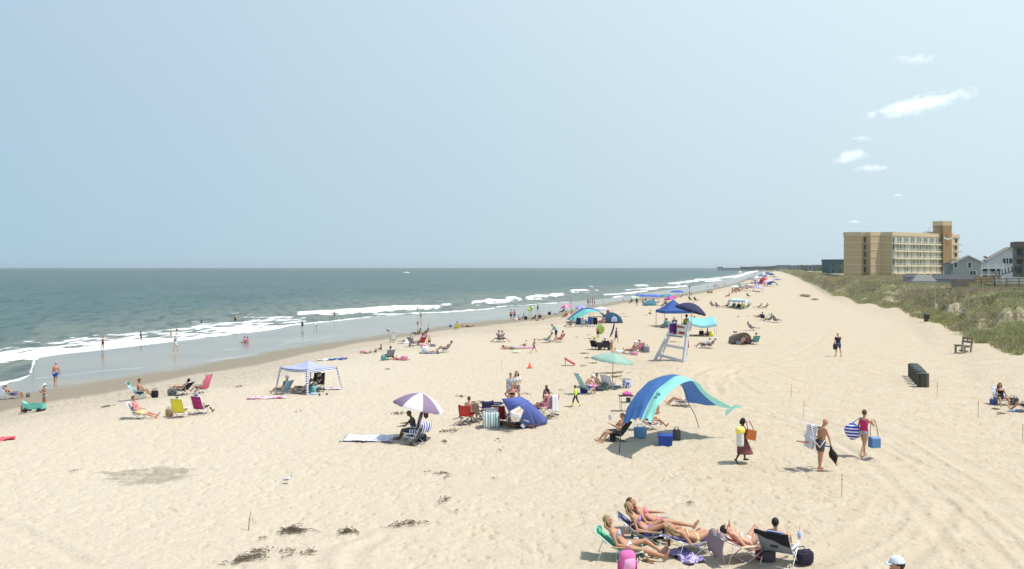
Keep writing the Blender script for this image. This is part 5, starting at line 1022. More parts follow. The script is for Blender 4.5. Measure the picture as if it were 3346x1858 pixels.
# ================================================================ wind-blown arch canopy
def arch_canopy():
    A0 = V((3.94, 30.9, 0)); A1 = V((7.96, 35.7, 0)); A0.z = gz(A0.x, A0.y); A1.z = gz(A1.x, A1.y)
    o = empty('wind_canopy', A0, 0, 'big blue and aqua canopy streaming in the wind from a bowed pole', 'canopy')
    AP = [V(p) for p in ((4.08, 31.1, .95), (4.32, 31.45, 1.55), (4.75, 31.95, 2.02), (5.3, 32.6, 2.37), (6.0, 33.35, 2.50), (6.6, 34.05, 2.30), (7.05, 34.7, 1.85), (7.37, 35.2, 1.15))]
    FP = [V(p) for p in ((4.92, 29.8, 1.30), (5.15, 30.15, 1.68), (5.45, 30.6, 1.98), (5.9, 31.15, 2.25), (6.5, 31.8, 2.50), (7.15, 32.4, 2.36), (7.75, 32.95, 1.78), (8.75, 33.45, 1.20))]
    def cr(P, u):
        n = len(P) - 1; i = min(int(u * n), n - 1); t = u * n - i; a, b, c_, d = P[max(i - 1, 0)], P[i], P[i + 1], P[min(i + 2, n)]
        return .5 * ((2 * b) + (c_ - a) * t + (2 * a - 5 * b + 4 * c_ - d) * t * t + (3 * b - a - 3 * c_ + d) * t ** 3)
    def S(u, v):
        p = cr(AP, u).lerp(cr(FP, u), v); bul = .16 * math.sin(math.pi * v) * math.sin(math.pi * min(1, u + .1)); rp = .035 * math.sin(v * 15 + u * 5) * v + .03 * math.sin(u * 26 + v * 9) * v * (1 - u * .6) + .05 * math.sin(v * 24 + u * 3) * sst(.3, 0, u)
        if u < .1: p.z += (.1 - u) * 1.6 * math.sin(math.pi * v)
        return p + V((0, -.02, float(bul + rp))) - A0
    blue = mat(hexc(66, 114, 184), .7, .08, 3, bump=.1, trans=.22); aqua = mat(hexc(140, 218, 208), .7, .06, 3, bump=.1, trans=.25)
    MB().grid(lambda u, v: S(u, v * .66), 64, 20).build('blue_panel', blue, o, True); MB().grid(lambda u, v: S(u, .66 + v * .34), 64, 16).build('aqua_panel', aqua, o, True)
    tip = FP[-1] - A0; MB().grid(lambda u, v: tip + V((-.25 + u * .62, .0 + .1 * v, -.02 + .12 * math.sin(u * 4 - 1.2) - v * .26 * (1 - u * .6) + .05)), 8, 4).build('loose_tail', mat(hexc(175, 240, 235), .7, .05, 3, trans=.25), o, True)
    edge = [A0 - A0 + V((0, 0, -.1)), V((.05, .08, .5))] + [p - A0 for p in AP] + [V((3.78, 4.55, .55)), A1 - A0 + V((0, 0, -.1))]
    # bowed pole through the sleeve
    e2 = []
    for i in range(len(edge) - 1):
        e2.append(edge[i])
    e2.append(edge[-1]); MB().tube(e2, .016, 7).build('pole', blackm, o, True)
    lg = MB()
    c0 = S(.30, .72)
    for a, b in (((0, 0), (.0, .26)), ((0, .26), (-.14, .36)), ((0, .26), (.14, .36)), ((0, .26), (-.16, .22)), ((0, .26), (.16, .22)), ((-.12, -.06), (.14, -.02))):
        P_ = lambda q: S(.26 + q[1] * .16, .82 + q[0] * .36) + V((.0, -.01, .03))
        lg.tube([P_(a), P_(b)], .022, 5)
    lg.build('palm_print', mat(hexc(70, 150, 160), .7), o)
    MB().box(tip * 0 + V((3.33, 4.15, 1.19)), (.10, .05, .06)).build('cord_lock', wht, o); return o
arch_canopy()
seated(2006, 1440, 108, CL(35, 34, 38), 'black low chair with a reader left of the big blue canopy', 'shirtless man reading a book in the black chair', pose='read', ckw=dict(rec=40, sh=.26, frame=blackm), skin='tan', hair='brown', wear=[('trunks', CL(62, 64, 70))], hi=True, h=1.75, extra=dict(legL=((98, 6), (34, 3)), legR=((92, 7), (40, 3))))
bo = empty('book', ground(1996, 1437) + V((-.02, .1, .78)), 108, 'open white paged book held up by the reader', 'book'); MB().box((0, 0, .1), (.26, .02, .2)).build('cover', wht, bo)
tote(2002, 1440, .3, .2, .22, CL(60, 58, 62), 'black bag with an orange label under the reading man', rz=100)
seated(2128, 1402, -74, stripes((225, 90, 110), (245, 235, 235), 9, 'X', .5), 'red and white patterned low chair under the blue canopy', 'person in a dark cap and black top reclining under the canopy', pose='lounge_up', ckw=dict(rec=48, sh=.26, frame=wht), fem=True, skin='tan', hair='dark', hi=True, hat=('cap', CL(40, 42, 48)), wear=[('swimsuit', CL(30, 30, 36))], h=1.65)
tote(2092, 1430, .50, .32, .42, CL(110, 155, 200), 'pale blue soft cooler tote in the shade of the canopy', rz=-6, hm_=CL(200, 215, 235))
cooler(2174, 1454, .50, .34, .40, mat(hexc(38, 70, 165), .5), mat(hexc(45, 85, 185), .5), 'royal blue cooler box in the canopy shade', rz=-8); o = tote(2211, 1436, .30, .26, .38, CL(88, 84, 86), 'charcoal square cooler bag right of the blue cooler', rz=-5, handles=True)
person(2150, 1352, 60, 'bend', h=1.66, skin='tan', hair='dark', fem=True, wear=[('swimsuit', CL(25, 25, 30))], label='person in black swimsuit bending over behind the canopy', hi=True)
seated(2222, 1325, 82, PAT((120, 140, 180), (225, 230, 240), 12), 'blue and white low chair behind the canopy peak', 'sunbather with purple cap and white top seen below the canopy peak', pose='lounge_up', ckw=dict(rec=50, sh=.2), skin='tan', hair='dark', fem=True, hat=('cap', CL(70, 45, 110)), wear=[('shirt', CL(230, 232, 240))], hi=True)
g = ground(2046, 1342); o = empty('folding_table', g, 5, 'small dark folding table holding a pink bag left of the canopy', 'table'); k = g.y / F
MB().box((0, 0, 50 * k), (48 * k, .4, .03)).build('tabletop', blackm, o)
for sx in (-1, 1):
    for sy in (-1, 1): MB().tube([(sx * 20 * k, sy * .18, 50 * k), (sx * 17 * k, sy * .18, 0)], .011, 6).build('leg', blackm, o)
MB().box((.02, 0, 28 * k), (38 * k, .34, .02)).build('shelf', CL(130, 180, 160), o)
tote(2052, 1342, .42, .26, .13, CL(235, 100, 175), 'bright pink bag lying on the dark folding table', loc=V((g.x + .05, g.y, g.z + 50 * k + .016)), handles=True)
tote(2054, 1340, .2, .2, .2, CL(60, 90, 110), 'blue grey bag under the folding table', loc=V((g.x + .1, g.y, g.z + 28 * k + .015)), handles=False)
# ================================================================ walkers on the right
wk = person(2424, 1513, -84, 'walk', hpx=151, skin='dark', hair='black', fem=True, fat=.32, hi=True, wear=[('tank_top', CL(95, 70, 60)), ('brief', CL(110, 72, 70))], label='woman walking right with a yellow bundle and an orange bag', extra=dict(armL=((-6, 20), (40, 6)), armR=((0, 14), (20, 8)), legL=((20, 3), (4, 1)), legR=((-12, 3), (-28, 1))), long_hair=.04)
q = MB(); q.rings([(V((0, .02 * i - .02, .98 - .09 * i)), V((.17 + .012 * i, 0, 0)), V((0, .13 + .022 * i, 0))) for i in range(8)], 20, cap=False); q.build('wrap_skirt', PAT((130, 84, 80), (78, 58, 60), 16, .5, (150, 55, 66)), wk, True)
c0 = world(wk, (0, 0, 1.0)); o = empty('towel_bundle', c0 + V((-.12, -.24, .0)), 0, 'rolled yellow towel with a white towel hanging below, carried on her hip', 'towel')
MB().ell((0, 0, .20), (.175, .13, .15), n=14).build('yellow_towel', PAT((250, 225, 70), (255, 240, 150), 7, .5), o, True); MB().grid(lambda u, v: (-.14 + u * .24, -.03 + .04 * math.sin(u * 7), .12 - v * .46), 8, 6, .03).build('white_towel', CL(222, 222, 215), o, True)
o = empty('shoulder_bag', c0 + V((.26, -.20, -.12)), 8, 'orange leather shoulder bag on the walking woman', 'bag'); MB().box((0, 0, .16), (.36, .14, .34), M=Matrix.Rotation(R(12), 3, 'Y'), taper=.86).build('body', mat(hexc(190, 100, 45), .5, .12, 8), o); MB().tube([(-.12, 0, .3), (-.14, .05, .62), (-.02, .08, .62), (.10, 0, .32)], .014, 6).build('strap', mat(hexc(150, 75, 35), .5), o, True)
mn = person(2680, 1536, -78, 'carry', hpx=172, skin='tan', hair='bald', fat=.22, hi=True, wear=[('trunks', CL(78, 80, 84))], label='bald shirtless man carrying a folded white chair and a black bag', extra=dict(ah=22, a=10, a2=14, armR=((18, 10), (14, 4)), armL=((16, 14), (40, 8))))
o = empty('folded_beach_chair', world(mn, (0, -.30, 1.04)), -78, 'folded white and grey striped beach chair strapped on the bald man back', 'chair')
MB().box((0, -.06, .12), (.50, .07, .74), M=Matrix.Rotation(R(-10), 3, 'X')).build('folded_seat', stripes((235, 235, 240), (150, 152, 175), 16, 'X', .62), o)
MB().ell((0, .02, .42), (.22, .12, .10), n=12).build('striped_towel', stripes((240, 240, 245), (45, 55, 110), 16, 'Z', .6), o, True)
mb = MB()
for s_ in (-1, 1): mb.tube([(s_ * .27, -.22, .66), (s_ * .27, -.10, .1), (s_ * .27, -.02, -.30)], .014, 6); mb.tube([(s_ * .27, -.24, .2), (s_ * .27, .12, -.2), (s_ * .27, .3, .02)], .014, 6)
mb.tube([(-.27, -.22, .66), (.27, -.22, .66)], .014, 6); mb.tube([(-.27, -.02, -.3), (.27, -.02, -.3)], .014, 6); mb.build('frame', wht, o, True)
for s_ in (-1, 1): MB().tube([(s_ * .13, .02, .45), (s_ * .14, .34, .40), (s_ * .13, .30, .1), (s_ * .13, .0, -.05)], .014, 6).build('strap', blackm, o, True)
o = empty('folded_umbrella', world(mn, (.02, .02, .86)), 8, 'furled orange and blue umbrella held level under the bald man arm', 'umbrella'); MB().tube([(-.86, 0, .16), (-.2, 0, .04), (.0, 0, .0)], [.022, .038, .03], 8).build('orange_end', CL(205, 130, 95), o, True); MB().tube([(.0, 0, .0), (.35, 0, -.07)], .03, 8).build('blue_end', CL(95, 140, 175), o, True); MB().tube([(.35, 0, -.07), (.62, 0, -.14)], .014, 6).build('pole', wht, o, True)
hd = world(mn, mn['_wR']); o = empty('drawstring_bag', hd + V((.02, -.02, -.5)), 0, 'black net bag hanging from the bald man hand', 'bag'); MB().rings([(V((.10 - z * .3, 0, z)), V((w_, 0, 0)), V((0, w_ * .6, 0))) for z, w_ in ((-.12, .02), (0, .08), (.12, .15), (.24, .13), (.38, .05), (.5, .015))], 12).build('sack', CL(40, 32, 32), o, True); MB().tube([(.14, 0, -.02), (.16, 0, -.2)], [.03, .02], 6).build('sandal_tip', CL(190, 140, 110), o, True)
wm = person(2822, 1494, -58, 'walk', hpx=159, skin='tan', hair='brown', fem=True, fat=.08, hi=True, wear=[('tank_top', CL(205, 35, 110)), ('bikini_bottom', PAT((190, 190, 185), (110, 120, 125), 20))], label='woman in magenta top walking away with a striped bag and a blue cooler', extra=dict(armL=((-4, 14), (6, 4)), armR=((40, 30), (110, -40))))
o = empty('striped_beach_bag', world(wm, (-.36, -.14, .92)), -20, 'huge royal blue and white striped beach bag on the magenta woman shoulder', 'bag')
M_ = Matrix.Rotation(R(-38), 3, 'Y'); MB().rings([(M_ @ V((0, 0, z)), M_ @ V((w_, 0, 0)), V((0, d_, 0))) for z, w_, d_ in ((-.30, .10, .06), (-.24, .24, .14), (0, .28, .16), (.18, .22, .12), (.26, .12, .05))], 18).build('body', stripes((52, 68, 190), (235, 238, 250), 9, 'Z', .62), o, True); MB().tube([M_ @ V((-.05, 0, .2)), V((.25, .02, .50)), M_ @ V((.12, 0, .2))], .016, 6).build('strap', wht, o, True)
hd = world(wm, wm['_wR']); gg = ground(2857, 1494)
o = empty('cooler_bag', at(2857, 1462, wm.location.y - .25), 12, 'blue insulated cooler bag hanging from a long strap at her right side', 'cooler')
MB().box((0, 0, .16), (.33, .26, .30), taper=1.0).build('body', CL(85, 130, 180), o); MB().box((0, 0, .35), (.34, .27, .06), taper=.9).build('lid', CL(120, 165, 215), o)
for s_ in (-1, 1): MB().tube([(s_ * .17, 0, .3), (s_ * .12, .05, .78), (s_ * .03, .08, 1.0)], .012, 6).build('strap', CL(80, 70, 70), o, True)
person(2739, 1165, 12, 'step', hpx=80, skin='tan', hair='bald', wear=[('shirt', CL(42, 36, 44)), ('shorts', CL(70, 82, 120))], label='man in black shirt and blue shorts walking alone up the beach'); tote(2729, 1165, .3, .16, .42, CL(50, 48, 58), 'dark shoulder bag carried by the lone man in black', dz=.55)
# head with white cap at the bottom right corner
pc = at(2940, 1845, 14.0); gg = V((pc.x, 14.0, gz(pc.x, 14.0))); person(0, 0, 80, 'stand', h=(H - (1828 - HY) * 14 / F - gg.z) * 1.02, loc=gg, skin='tan', hair='dark', wear=[('shirt', CL(200, 205, 210)), ('shorts', CL(60, 70, 90))], hat=('cap', PAT((205, 220, 228), (225, 235, 240), 10)), label='person in a pale cap passing at the bottom right edge', hi=True)
# ================================================================ middle distance
SK = dict(f='fair', t='tan', r='red', o='olive', b='brown', d='dark')
# striped four-legged cabana, one corner towards the pier
def cabana(px, py, corners, apex, fabric, legm_, label, footdx, base_label=None, group=None, eave_drop=.16, far=None):
    """corners: pixel (x, eave_y, foot_x, foot_y) for near, left, right legs"""
    G = [ground(c_[2], c_[3]) for c_ in corners]; nr, lf, rt = G; bk = lf + rt - nr; bk.z = gz(bk.x, bk.y); o = empty('cabana', nr, 0, label, 'tent', group)
    E = []
    for c_, g in zip(corners, G): E.append(at(c_[0], c_[1], g.y * (1 + .0)))
    ctr = (E[1] + E[2]) / 2; E[0] = at(corners[0][0], corners[0][1], G[0].y + .3); E.append(E[1] + E[2] - E[0]); E[3].z = (E[1].z + E[2].z) / 2
    E = [e - nr for e in E]; G = [g - nr for g in (nr, lf, rt, bk)]; T_ = at(apex[0], apex[1], (lf.y + rt.y) / 2) - nr
    order = [0, 2, 3, 1]; m = MB()
    for i in range(4):
        a, b = E[order[i]], E[order[(i + 1) % 4]]; m.grid(lambda u, v: a.lerp(b, u).lerp(T_, v) - V((0, 0, .10 * math.sin(math.pi * v) * (1) + .05 * math.sin(math.pi * u) * (1 - v))), 8, 6)
    m.build('roof', fabric, o, False)
    m = MB()
    for i in range(4):
        a, b = E[order[i]] * 1.0, E[order[(i + 1) % 4]]; m.grid(lambda u, v: a.lerp(b, u) - V((0, 0, .05 * math.sin(math.pi * u) + v * eave_drop)), 10, 1)
    m.build('valance', legm_, o)
    for i in range(4):
        d_ = G[i] - E[i]; w_ = .09 if i == 0 else .055; MB().tube([E[i], E[i] + d_ * .5, G[i]], [w_, w_ * .85, w_ * .6], 8).build('leg', legm_, o)
    return o
navyst = stripes((240, 242, 252), (78, 84, 150), 11, 'Z', .5)
cabana(1004, 1291, [(1004, 1206, 1004, 1291), (917, 1198, 900, 1278), (1100, 1197, 1118, 1271)], (1008, 1177), stripes((178, 184, 232), (150, 158, 220), 30, 'X', .5), navyst, 'blue and white striped cabana tent with striped legs near the water', 0)
seated(921, 1287, 64, stripes((70, 120, 160), (130, 185, 210), 14, 'X', .5), 'blue striped chair under the left side of the striped cabana', 'person with a sunhat sitting in the blue striped chair under the cabana', pose='low', skin='tan', hair='grey', hat=('brim', CL(150, 145, 160)), wear=[('shirt', CL(90, 105, 130))])
seated(986, 1285, 70, CL(85, 80, 78), 'grey low chair in the shade behind the front cabana leg', 'tanned person reclining to the left in the middle of the cabana shade', pose='lounge_up', ckw=dict(rec=46, sh=.18), skin='olive', hair='brown', wear=[('trunks', CL(90, 88, 80))])
camp_chair(1042, 1279, -172, CL(52, 44, 46), 'dark camp chair with its back to the sea under the right side of the cabana', s=1.0)
person(1036, 1276, 165, 'chair', h=1.68, seat=.50, skin='tan', hair='dark', fem=True, long_hair=.1, wear=[('shirt', CL(190, 195, 160)), ('shorts', CL(80, 84, 100))], label='woman in pale green top on the tall dark chair in the cabana')
tote(1022, 1283, .34, .22, .36, CL(90, 190, 195), 'turquoise bag against the front leg of the striped cabana'); tote(1026, 1289, .34, .3, .1, CL(165, 200, 225), 'pale blue folded mat on the sand beside the turquoise bag', handles=False)
drape(1078, 1271, 1.3, .5, -6, PAT((240, 235, 245), (215, 170, 200), 10, .52), 'white and pink sheet on the sand at the right foot of the cabana'); drape(872, 1301, 1.9, .55, 8, PAT((250, 190, 215), (245, 240, 248), 5, .48, (235, 60, 130)), 'pink and white beach towel spread left of the striped cabana')
sandals(1056, 1290, mat(hexc(70, 50, 45), .8), 'dark flip flops in front of the striped cabana', 20, 1.2)
# left cluster of beach chairs
seated(462, 1302, -76, stripes((95, 170, 165), (140, 205, 210), 12, 'X', .5), 'tall aqua reclining chair at the upper left of the left cluster', 'person sitting forward next to a yellow towel on the aqua recliner', pose='sit_sand', ckw=dict(rec=38, sh=.26, bl=.86, pillow=CL(60, 130, 110)), skin='olive', hair='dark', wear=[('trunks', CL(80, 90, 120))], h=1.6)
drape(472, 1296, .4, .5, 30, CL(240, 230, 90), 'bright yellow towel bunched beside the aqua recliner', crumple=.09, h=.2); tote(506, 1298, .34, .26, .36, CL(38, 36, 42), 'black bag at the feet of the person with the yellow towel')
seated(590, 1290, 68, CL(40, 38, 46), 'black reclining chair tilted back with two people, upper middle of the left cluster', 'dark haired person lying back to the left in the black chair', pose='lounge_up', ckw=dict(rec=48, sh=.28, bl=.72, frame=alu), skin='olive', hair='black', wear=[('trunks', CL(150, 75, 60))], h=1.6)
tote(562, 1291, .45, .32, .34, PAT((70, 72, 84), (130, 134, 145), 9), 'grey duffel bag left of the black chair', rz=10)
seated(658, 1283, 70, stripes((225, 70, 120), (240, 130, 160), 9, 'X', .5), 'raspberry pink chair at the upper right of the left cluster', 'pink clothed woman stretching her legs to the left in the raspberry chair', pose='low', ckw=dict(rec=22, sh=.26, bl=.86), skin='red', hair='brown', fem=True, wear=[('swimsuit', CL(200, 60, 95))], h=1.62)
seated(660, 1351, -20, stripes((195, 45, 130), (170, 40, 110), 5, 'Z', .6), 'magenta chair seen from behind with a white headrest', 'dark haired woman leaning left in the magenta chair', pose='low', ckw=dict(rec=20, sh=.28, bl=.66, pillow=wht, frame=wht), skin='brown', hair='black', fem=True, wear=[('swimsuit', CL(130, 40, 70))], h=1.62, hat=('brim', CL(150, 155, 175)))
seated(592, 1363, -8, CL(225, 215, 45), 'bright yellow chair seen from behind at the lower edge of the left cluster', 'person mostly hidden behind the yellow chair back', pose='low', ckw=dict(rec=18, sh=.28, bl=.68, frame=wht, pillow=CL(235, 225, 60)), skin='olive', hair='brown', wear=[('trunks', CL(90, 80, 60))], h=1.45)
tote(553, 1361, .3, .25, .34, CL(160, 130, 100), 'tan bag on the sand left of the yellow chair')
seated(460, 1368, -80, PAT((215, 218, 225), (150, 158, 175), 10), 'grey and white low chair at the lower left of the left cluster', 'woman in pink top with legs stretched right in the grey and white chair', pose='lounge', ckw=dict(rec=32, sh=.24, bl=.66, frame=wht), skin='red', hair='brown', fem=True, wear=[('shirt', CL(230, 130, 140)), ('shorts', CL(230, 215, 120))], h=1.66, extra=dict(a=-24, a2=-20, ah=0, legL=((84, 6), (72, 3)), legR=((80, 6), (70, 3))))
# far left edge
seated(50, 1301, -80, PAT((60, 62, 90), (190, 195, 210), 10), 'navy and white reclining chair at the far left by the wash', 'tanned man in white cap reclining at the far left by the water', pose='lounge_up', ckw=dict(rec=50, sh=.26, bl=.8), skin='olive', hair='dark', hat=('cap', CL(235, 235, 235)), wear=[('trunks', CL(70, 85, 145))], h=1.75, extra=dict(legL=((98, 8), (14, 3)), legR=((94, 6), (20, 3))))
tote(92, 1297, .2, .2, .22, CL(120, 105, 100), 'small brown bucket beside the man in the white cap', name='bucket', cat='bucket')
person(146, 1337, 150, 'phone', hpx=86, skin='olive', hair='brown', fem=True, fat=.1, hat=('cap', CL(215, 225, 225)), wear=[('bikini_top', CL(120, 128, 150)), ('bikini_bottom', CL(165, 185, 190))], label='woman in grey bikini and pale cap standing behind the aqua wagon')
g = ground(112, 1345); o = empty('beach_wagon', g, 4, 'aqua folding beach wagon with big black wheels on the left', 'wagon'); o.scale = (.82, .8, .76)
MB().grid(lambda u, v: (-.62 + 1.24 * u, -.26, .22 + .36 * v + .05 * math.sin(u * 9) * v), 10, 3, .02).grid(lambda u, v: (-.62 + 1.24 * u, .26, .22 + .36 * v), 10, 3, .02).box((0, 0, .22), (1.24, .52, .03)).box((-.62, 0, .42), (.02, .5, .40)).box((.62, 0, .40), (.02, .5, .36)).build('tub', CL(110, 195, 180), o)
for x in (-.42, .42):
    for y in (-.3, .3): w_ = MB().lathe((0, 0, -.04), [(0, .05), (.002, .15), (.08, .15), (.082, .05)], 14).build('wheel', blackm, o); w_.location = (x, y, .15); w_.rotation_euler = (R(90), 0, 0)
MB().tube([(-.64, 0, .2), (-.80, 0, .80), (-.62, 0, .86)], .018, 6).build('pull_handle', CL(120, 200, 185), o); MB().grid(lambda u, v: (-.74 + .35 * u, -.1 + .25 * v, .74 - .25 * u + .05 * math.sin(v * 9)), 6, 6, .03).build('draped_cloth', CL(140, 215, 200), o, True)
tote(78, 1346, .3, .2, .36, CL(195, 85, 60), 'red orange bag leaning on the left end of the aqua wagon')
person(182, 1260, 8, 'step', hpx=80, skin='red', hair='grey', fat=.22, wear=[('trunks', PAT((45, 85, 175), (150, 200, 225), 5, .58))], label='big shirtless man in blue swim shorts walking to the sea on the left')
drape(6, 1437, .9, .5, 30, CL(250, 90, 110), 'coral pink towel cut by the left edge of the photo', crumple=.05)
# purple and white umbrella
umbrella(1368, 1436, 1283, 1.03, mat(hexc(150, 130, 160), .8, .06, 4, trans=.25), mat(hexc(240, 240, 245), .8, .03, 4, trans=.25), 'purple and white panelled beach umbrella tilted over a chair', rise=.52, tilt=-14, tdir=-75, n=8, lean=.05)
seated(1342, 1434, 80, CL(70, 76, 92), 'dark blue low chair beneath the purple and white umbrella', 'tanned person leaning forward under the purple umbrella', pose='sit_sand', ckw=dict(rec=16, sh=.28, bl=.9), skin='brown', hair='brown', wear=[('tank_top', CL(80, 95, 120)), ('shorts', CL(75, 85, 105))], h=1.72, extra=dict(a=6, a2=14, ah=30, legL=((98, 8), (20, 3)), legR=((92, 8), (26, 3)), armL=((40, 12), (80, 0)), armR=((46, 12), (84, 0))))
chair(1352, 1450, 62, PAT((58, 66, 96), (100, 108, 140), 9), 'grey chair in front carrying a blue and white striped towel', rec=28, sh=.30, bl=.62, frame=alu)
o = empty('beach_towel', ground(1352, 1450), 62, 'blue and white striped towel thrown over the grey chair under the umbrella', 'towel')
MB().grid(lambda u, v: V(((u - .5) * .58, -.52 - .10 * math.sin(v * 3.1) , .90 - abs(v - .35) * .62 + .02 * math.sin(u * 13))), 8, 12, .02).build('cloth', stripes((235, 238, 248), (55, 80, 175), 6, 'X', .5), o, True); MB().box((.30, .18, .40), (.08, .5, .14)).build('corner', stripes((235, 238, 248), (50, 60, 140), 9, 'Y', .5), o)
o = empty('hanging_bag', at(1392, 1352, ground(1368, 1436).y), 0, 'brown bag hanging under the purple and white umbrella', 'bag'); MB().rings([(V((0, 0, z)), V((w_, 0, 0)), V((0, w_ * .6, 0))) for z, w_ in ((-.18, .03), (-.12, .09), (0, .10), (.12, .05), (.16, .01))], 12).build('sack', CL(95, 62, 55), o, True)
drape(1206, 1434, 2.0, 1.15, -4, PAT((228, 230, 240), (120, 132, 168), 7, .47, (240, 242, 248)), 'large grey and white patterned sheet left of the purple umbrella')
tote(1344, 1456, .16, .12, .14, CL(90, 75, 60), 'small brown shoe shaped bundle in front of the umbrella chairs', handles=False, name='bundle')
tote(1378, 1441, .36, .3, .26, CL(50, 58, 70), 'dark cooler bag behind the grey chair under the umbrella')
# red camp chair group and sport shelter
camp_chair(1524, 1386, -14, CL(205, 60, 55), 'red camp chair with grey mesh back seen from behind', s=.9); o = MB(); r_ = col.objects[-1]
person(1536, 1379, -20, 'chair', h=1.55, seat=.46, skin='fair', hair='brown', wear=[('tank_top', CL(220, 200, 190)), ('shorts', CL(130, 70, 60))], label='child peeking over the red camp chair')
camp_chair(1560, 1378, -30, CL(165, 150, 120), 'tan camp chair between the red and the navy chairs', s=.9); camp_chair(1586, 1370, 20, CL(70, 62, 120), 'navy camp chair behind the striped towel', s=.9)
g = ground(1600, 1393); chair(1600, 1393, 12, CL(180, 195, 200), 'low chair hidden under the teal and white striped towel', rec=16, sh=.3, bl=.6); o = empty('beach_towel', g, 10, 'teal and white striped towel hung over a chair beside the blue shelter', 'towel')
MB().grid(lambda u, v: V(((u - .5) * .66 + .03 * v, -.40 - .04 * math.sin(v * 3) - .03 * math.sin(u * 17), .66 - v * .62)), 14, 8, .02).build('cloth', stripes((235, 242, 242), (105, 160, 165), 9, 'X', .5), o, True)
MB().grid(lambda u, v: V(((u - .5) * .66, -.40 + v * .35, .66 + .03 * math.sin(u * 10))), 8, 4, .02).build('top_fold', wht, o, True)
chair(1634, 1388, -10, CL(140, 30, 40), 'dark red chair with pale frame bars beside the blue shelter', rec=14, sh=.32, bl=.62); chair(1652, 1380, -40, CL(60, 40, 48), 'dark chair half hidden by the left edge of the blue shelter', rec=20, sh=.32, bl=.6)
tote(1628, 1392, .3, .3, .22, CL(85, 120, 125), 'blue grey bag on the sand in front of the dark red chair'); tote(1622, 1368, .5, .3, .2, CL(60, 60, 95), 'dark bundle of clothes on top behind the dark red chair', dz=.55, handles=False, name='clothes_bundle', cat='clothes')
def sport_shelter():
    g = ground(1720, 1394); T0 = g.y; o = empty('sun_shelter', g, 0, 'royal blue umbrella style shelter tipped on its side with a cream window', 'shelter')
    q = lambda px, py, dy: at(px, py, T0 + dy) - g
    rim = [q(1639, 1303, -.9), q(1660, 1341, -1.0), q(1694, 1366, -.8), q(1711, 1398, -.45), q(1751, 1396, -.1), q(1788, 1383, .5), q(1789, 1371, .95), q(1767, 1346, 1.35), q(1728, 1309, 1.2), q(1700, 1295, .7)]
    hub = q(1722, 1322, -.25) + V((0, -.25, .12)); n = len(rim)
    def S(i, t, w_): a = rim[i].lerp(rim[(i + 1) % n], w_); p = a.lerp(hub, t); return p + V((0, -.28, .10)) * math.sin(math.pi * min(1, t * .9))
    mb = MB()
    for i in range(n): mb.grid(lambda u, v: S(i, v, u), 3, 8, .01)
    bl_ = mat(hexc(92, 110, 190), .75, .06, 3, bump=.1, trans=.15); mb.build('canopy', bl_, o, True)
    for i in range(n): MB().tube([S(i, t / 5, 0) - V((0, -.02, 0)) for t in range(6)], .008, 5).build('rib', blackm, o)
    win = [q(1668, 1342, -1.25), q(1669, 1362, -1.25), q(1690, 1375, -1.2), q(1703, 1362, -1.15), q(1711, 1340, -1.05), q(1697, 1327, -1.05)]
    c_ = sum(win, V()) / 6; m = MB(); m.add(win + [c_ + V((0, -.06, .0))], [(i, (i + 1) % 6, 6) for i in range(6)]); wo_ = m.build('window', mat(hexc(222, 208, 196), .8, .08, 5), o, False)
    md = wo_.modifiers.new('s', 'SOLIDIFY'); md.thickness = .015
    MB().tube([q(1686, 1348, -1.36), q(1706, 1334, -1.2)], .016, 5).build('zip_seam', CL(150, 140, 135), wo_)
    MB().grid(lambda u, v: q(1667 + 34 * u, 1343 + 10 * u + v * 18, -1.38), 5, 4, .02).build('white_cloth', wht, wo_, True)
    m = MB()
    for i in range(8): m.box(q(1713 + 2.1 * i, 1372 + .7 * i, -.93), (.030, .012, .032 if i % 3 else .045), rz=0)
    m.build('logo_print', wht, o); MB().box(q(1708, 1391, -.62), (.18, .02, .12), M=Matrix.Rotation(R(40), 3, 'Y')).build('reflective_tab', wht, o); return o
sport_shelter()
person(1674, 1371, 168, 'hips', hpx=124, skin='red', hair='blond', fem=True, hi=False, wear=[('bikini_top', CL(60, 30, 45)), ('bikini_bottom', CL(60, 30, 45))], label='woman in dark bikini with hands on hips behind the blue shelter')
person(1688, 1317, 170, 'phone', hpx=108, skin='fair', hair='brown', fem=True, long_hair=.1, wear=[('shirt', CL(225, 220, 218)), ('shorts', CL(160, 130, 130))], label='brown haired woman with a round black bag behind the woman in the dark bikini')
person(1668, 1319, -160, 'stand', hpx=104, skin='tan', hair='red', wear=[('shirt', CL(165, 178, 195)), ('shorts', CL(180, 190, 205))], label='person in pale grey blue shirt standing beside the woman with the black bag')
o = empty('round_bag', at(1696, 1247, 50.6), 10, 'round black bag held by the brown haired woman', 'bag'); MB().ell((0, 0, 0), (.17, .10, .26), n=14).build('body', CL(48, 40, 42), o, True); MB().tube([(-.06, 0, .2), (-.16, 0, .5)], .014, 6).build('strap', blackm, o)
person(1786, 1334, 20, 'stand', hpx=78, kid=True, skin='fair', hair='brown', wear=[('rash_guard', CL(60, 45, 85)), ('trunks', CL(180, 185, 190))], label='boy in a navy swim shirt standing behind the tall chair')
camp_chair(1790, 1366, 40, CL(190, 140, 150), 'tall folding chair with grey legs right of the blue shelter', s=1.12, frame=alu)
person(1778, 1360, 62, 'chair', h=1.68, seat=.56, skin='fair', hair='dark', fem=True, wear=[('dress', PAT((190, 120, 130), (170, 90, 105), 12))], label='woman in a faded red dress on the tall chair right of the blue shelter')
o = empty('beach_towel', ground(1790, 1366), 40, 'long white towel draped down the back of the tall folding chair', 'towel'); MB().grid(lambda u, v: V(((u - .5) * .34, -.46 + .03 * math.sin(u * 6), 1.10 - v * .78)), 5, 8, .03).build('cloth', wht, o, True)
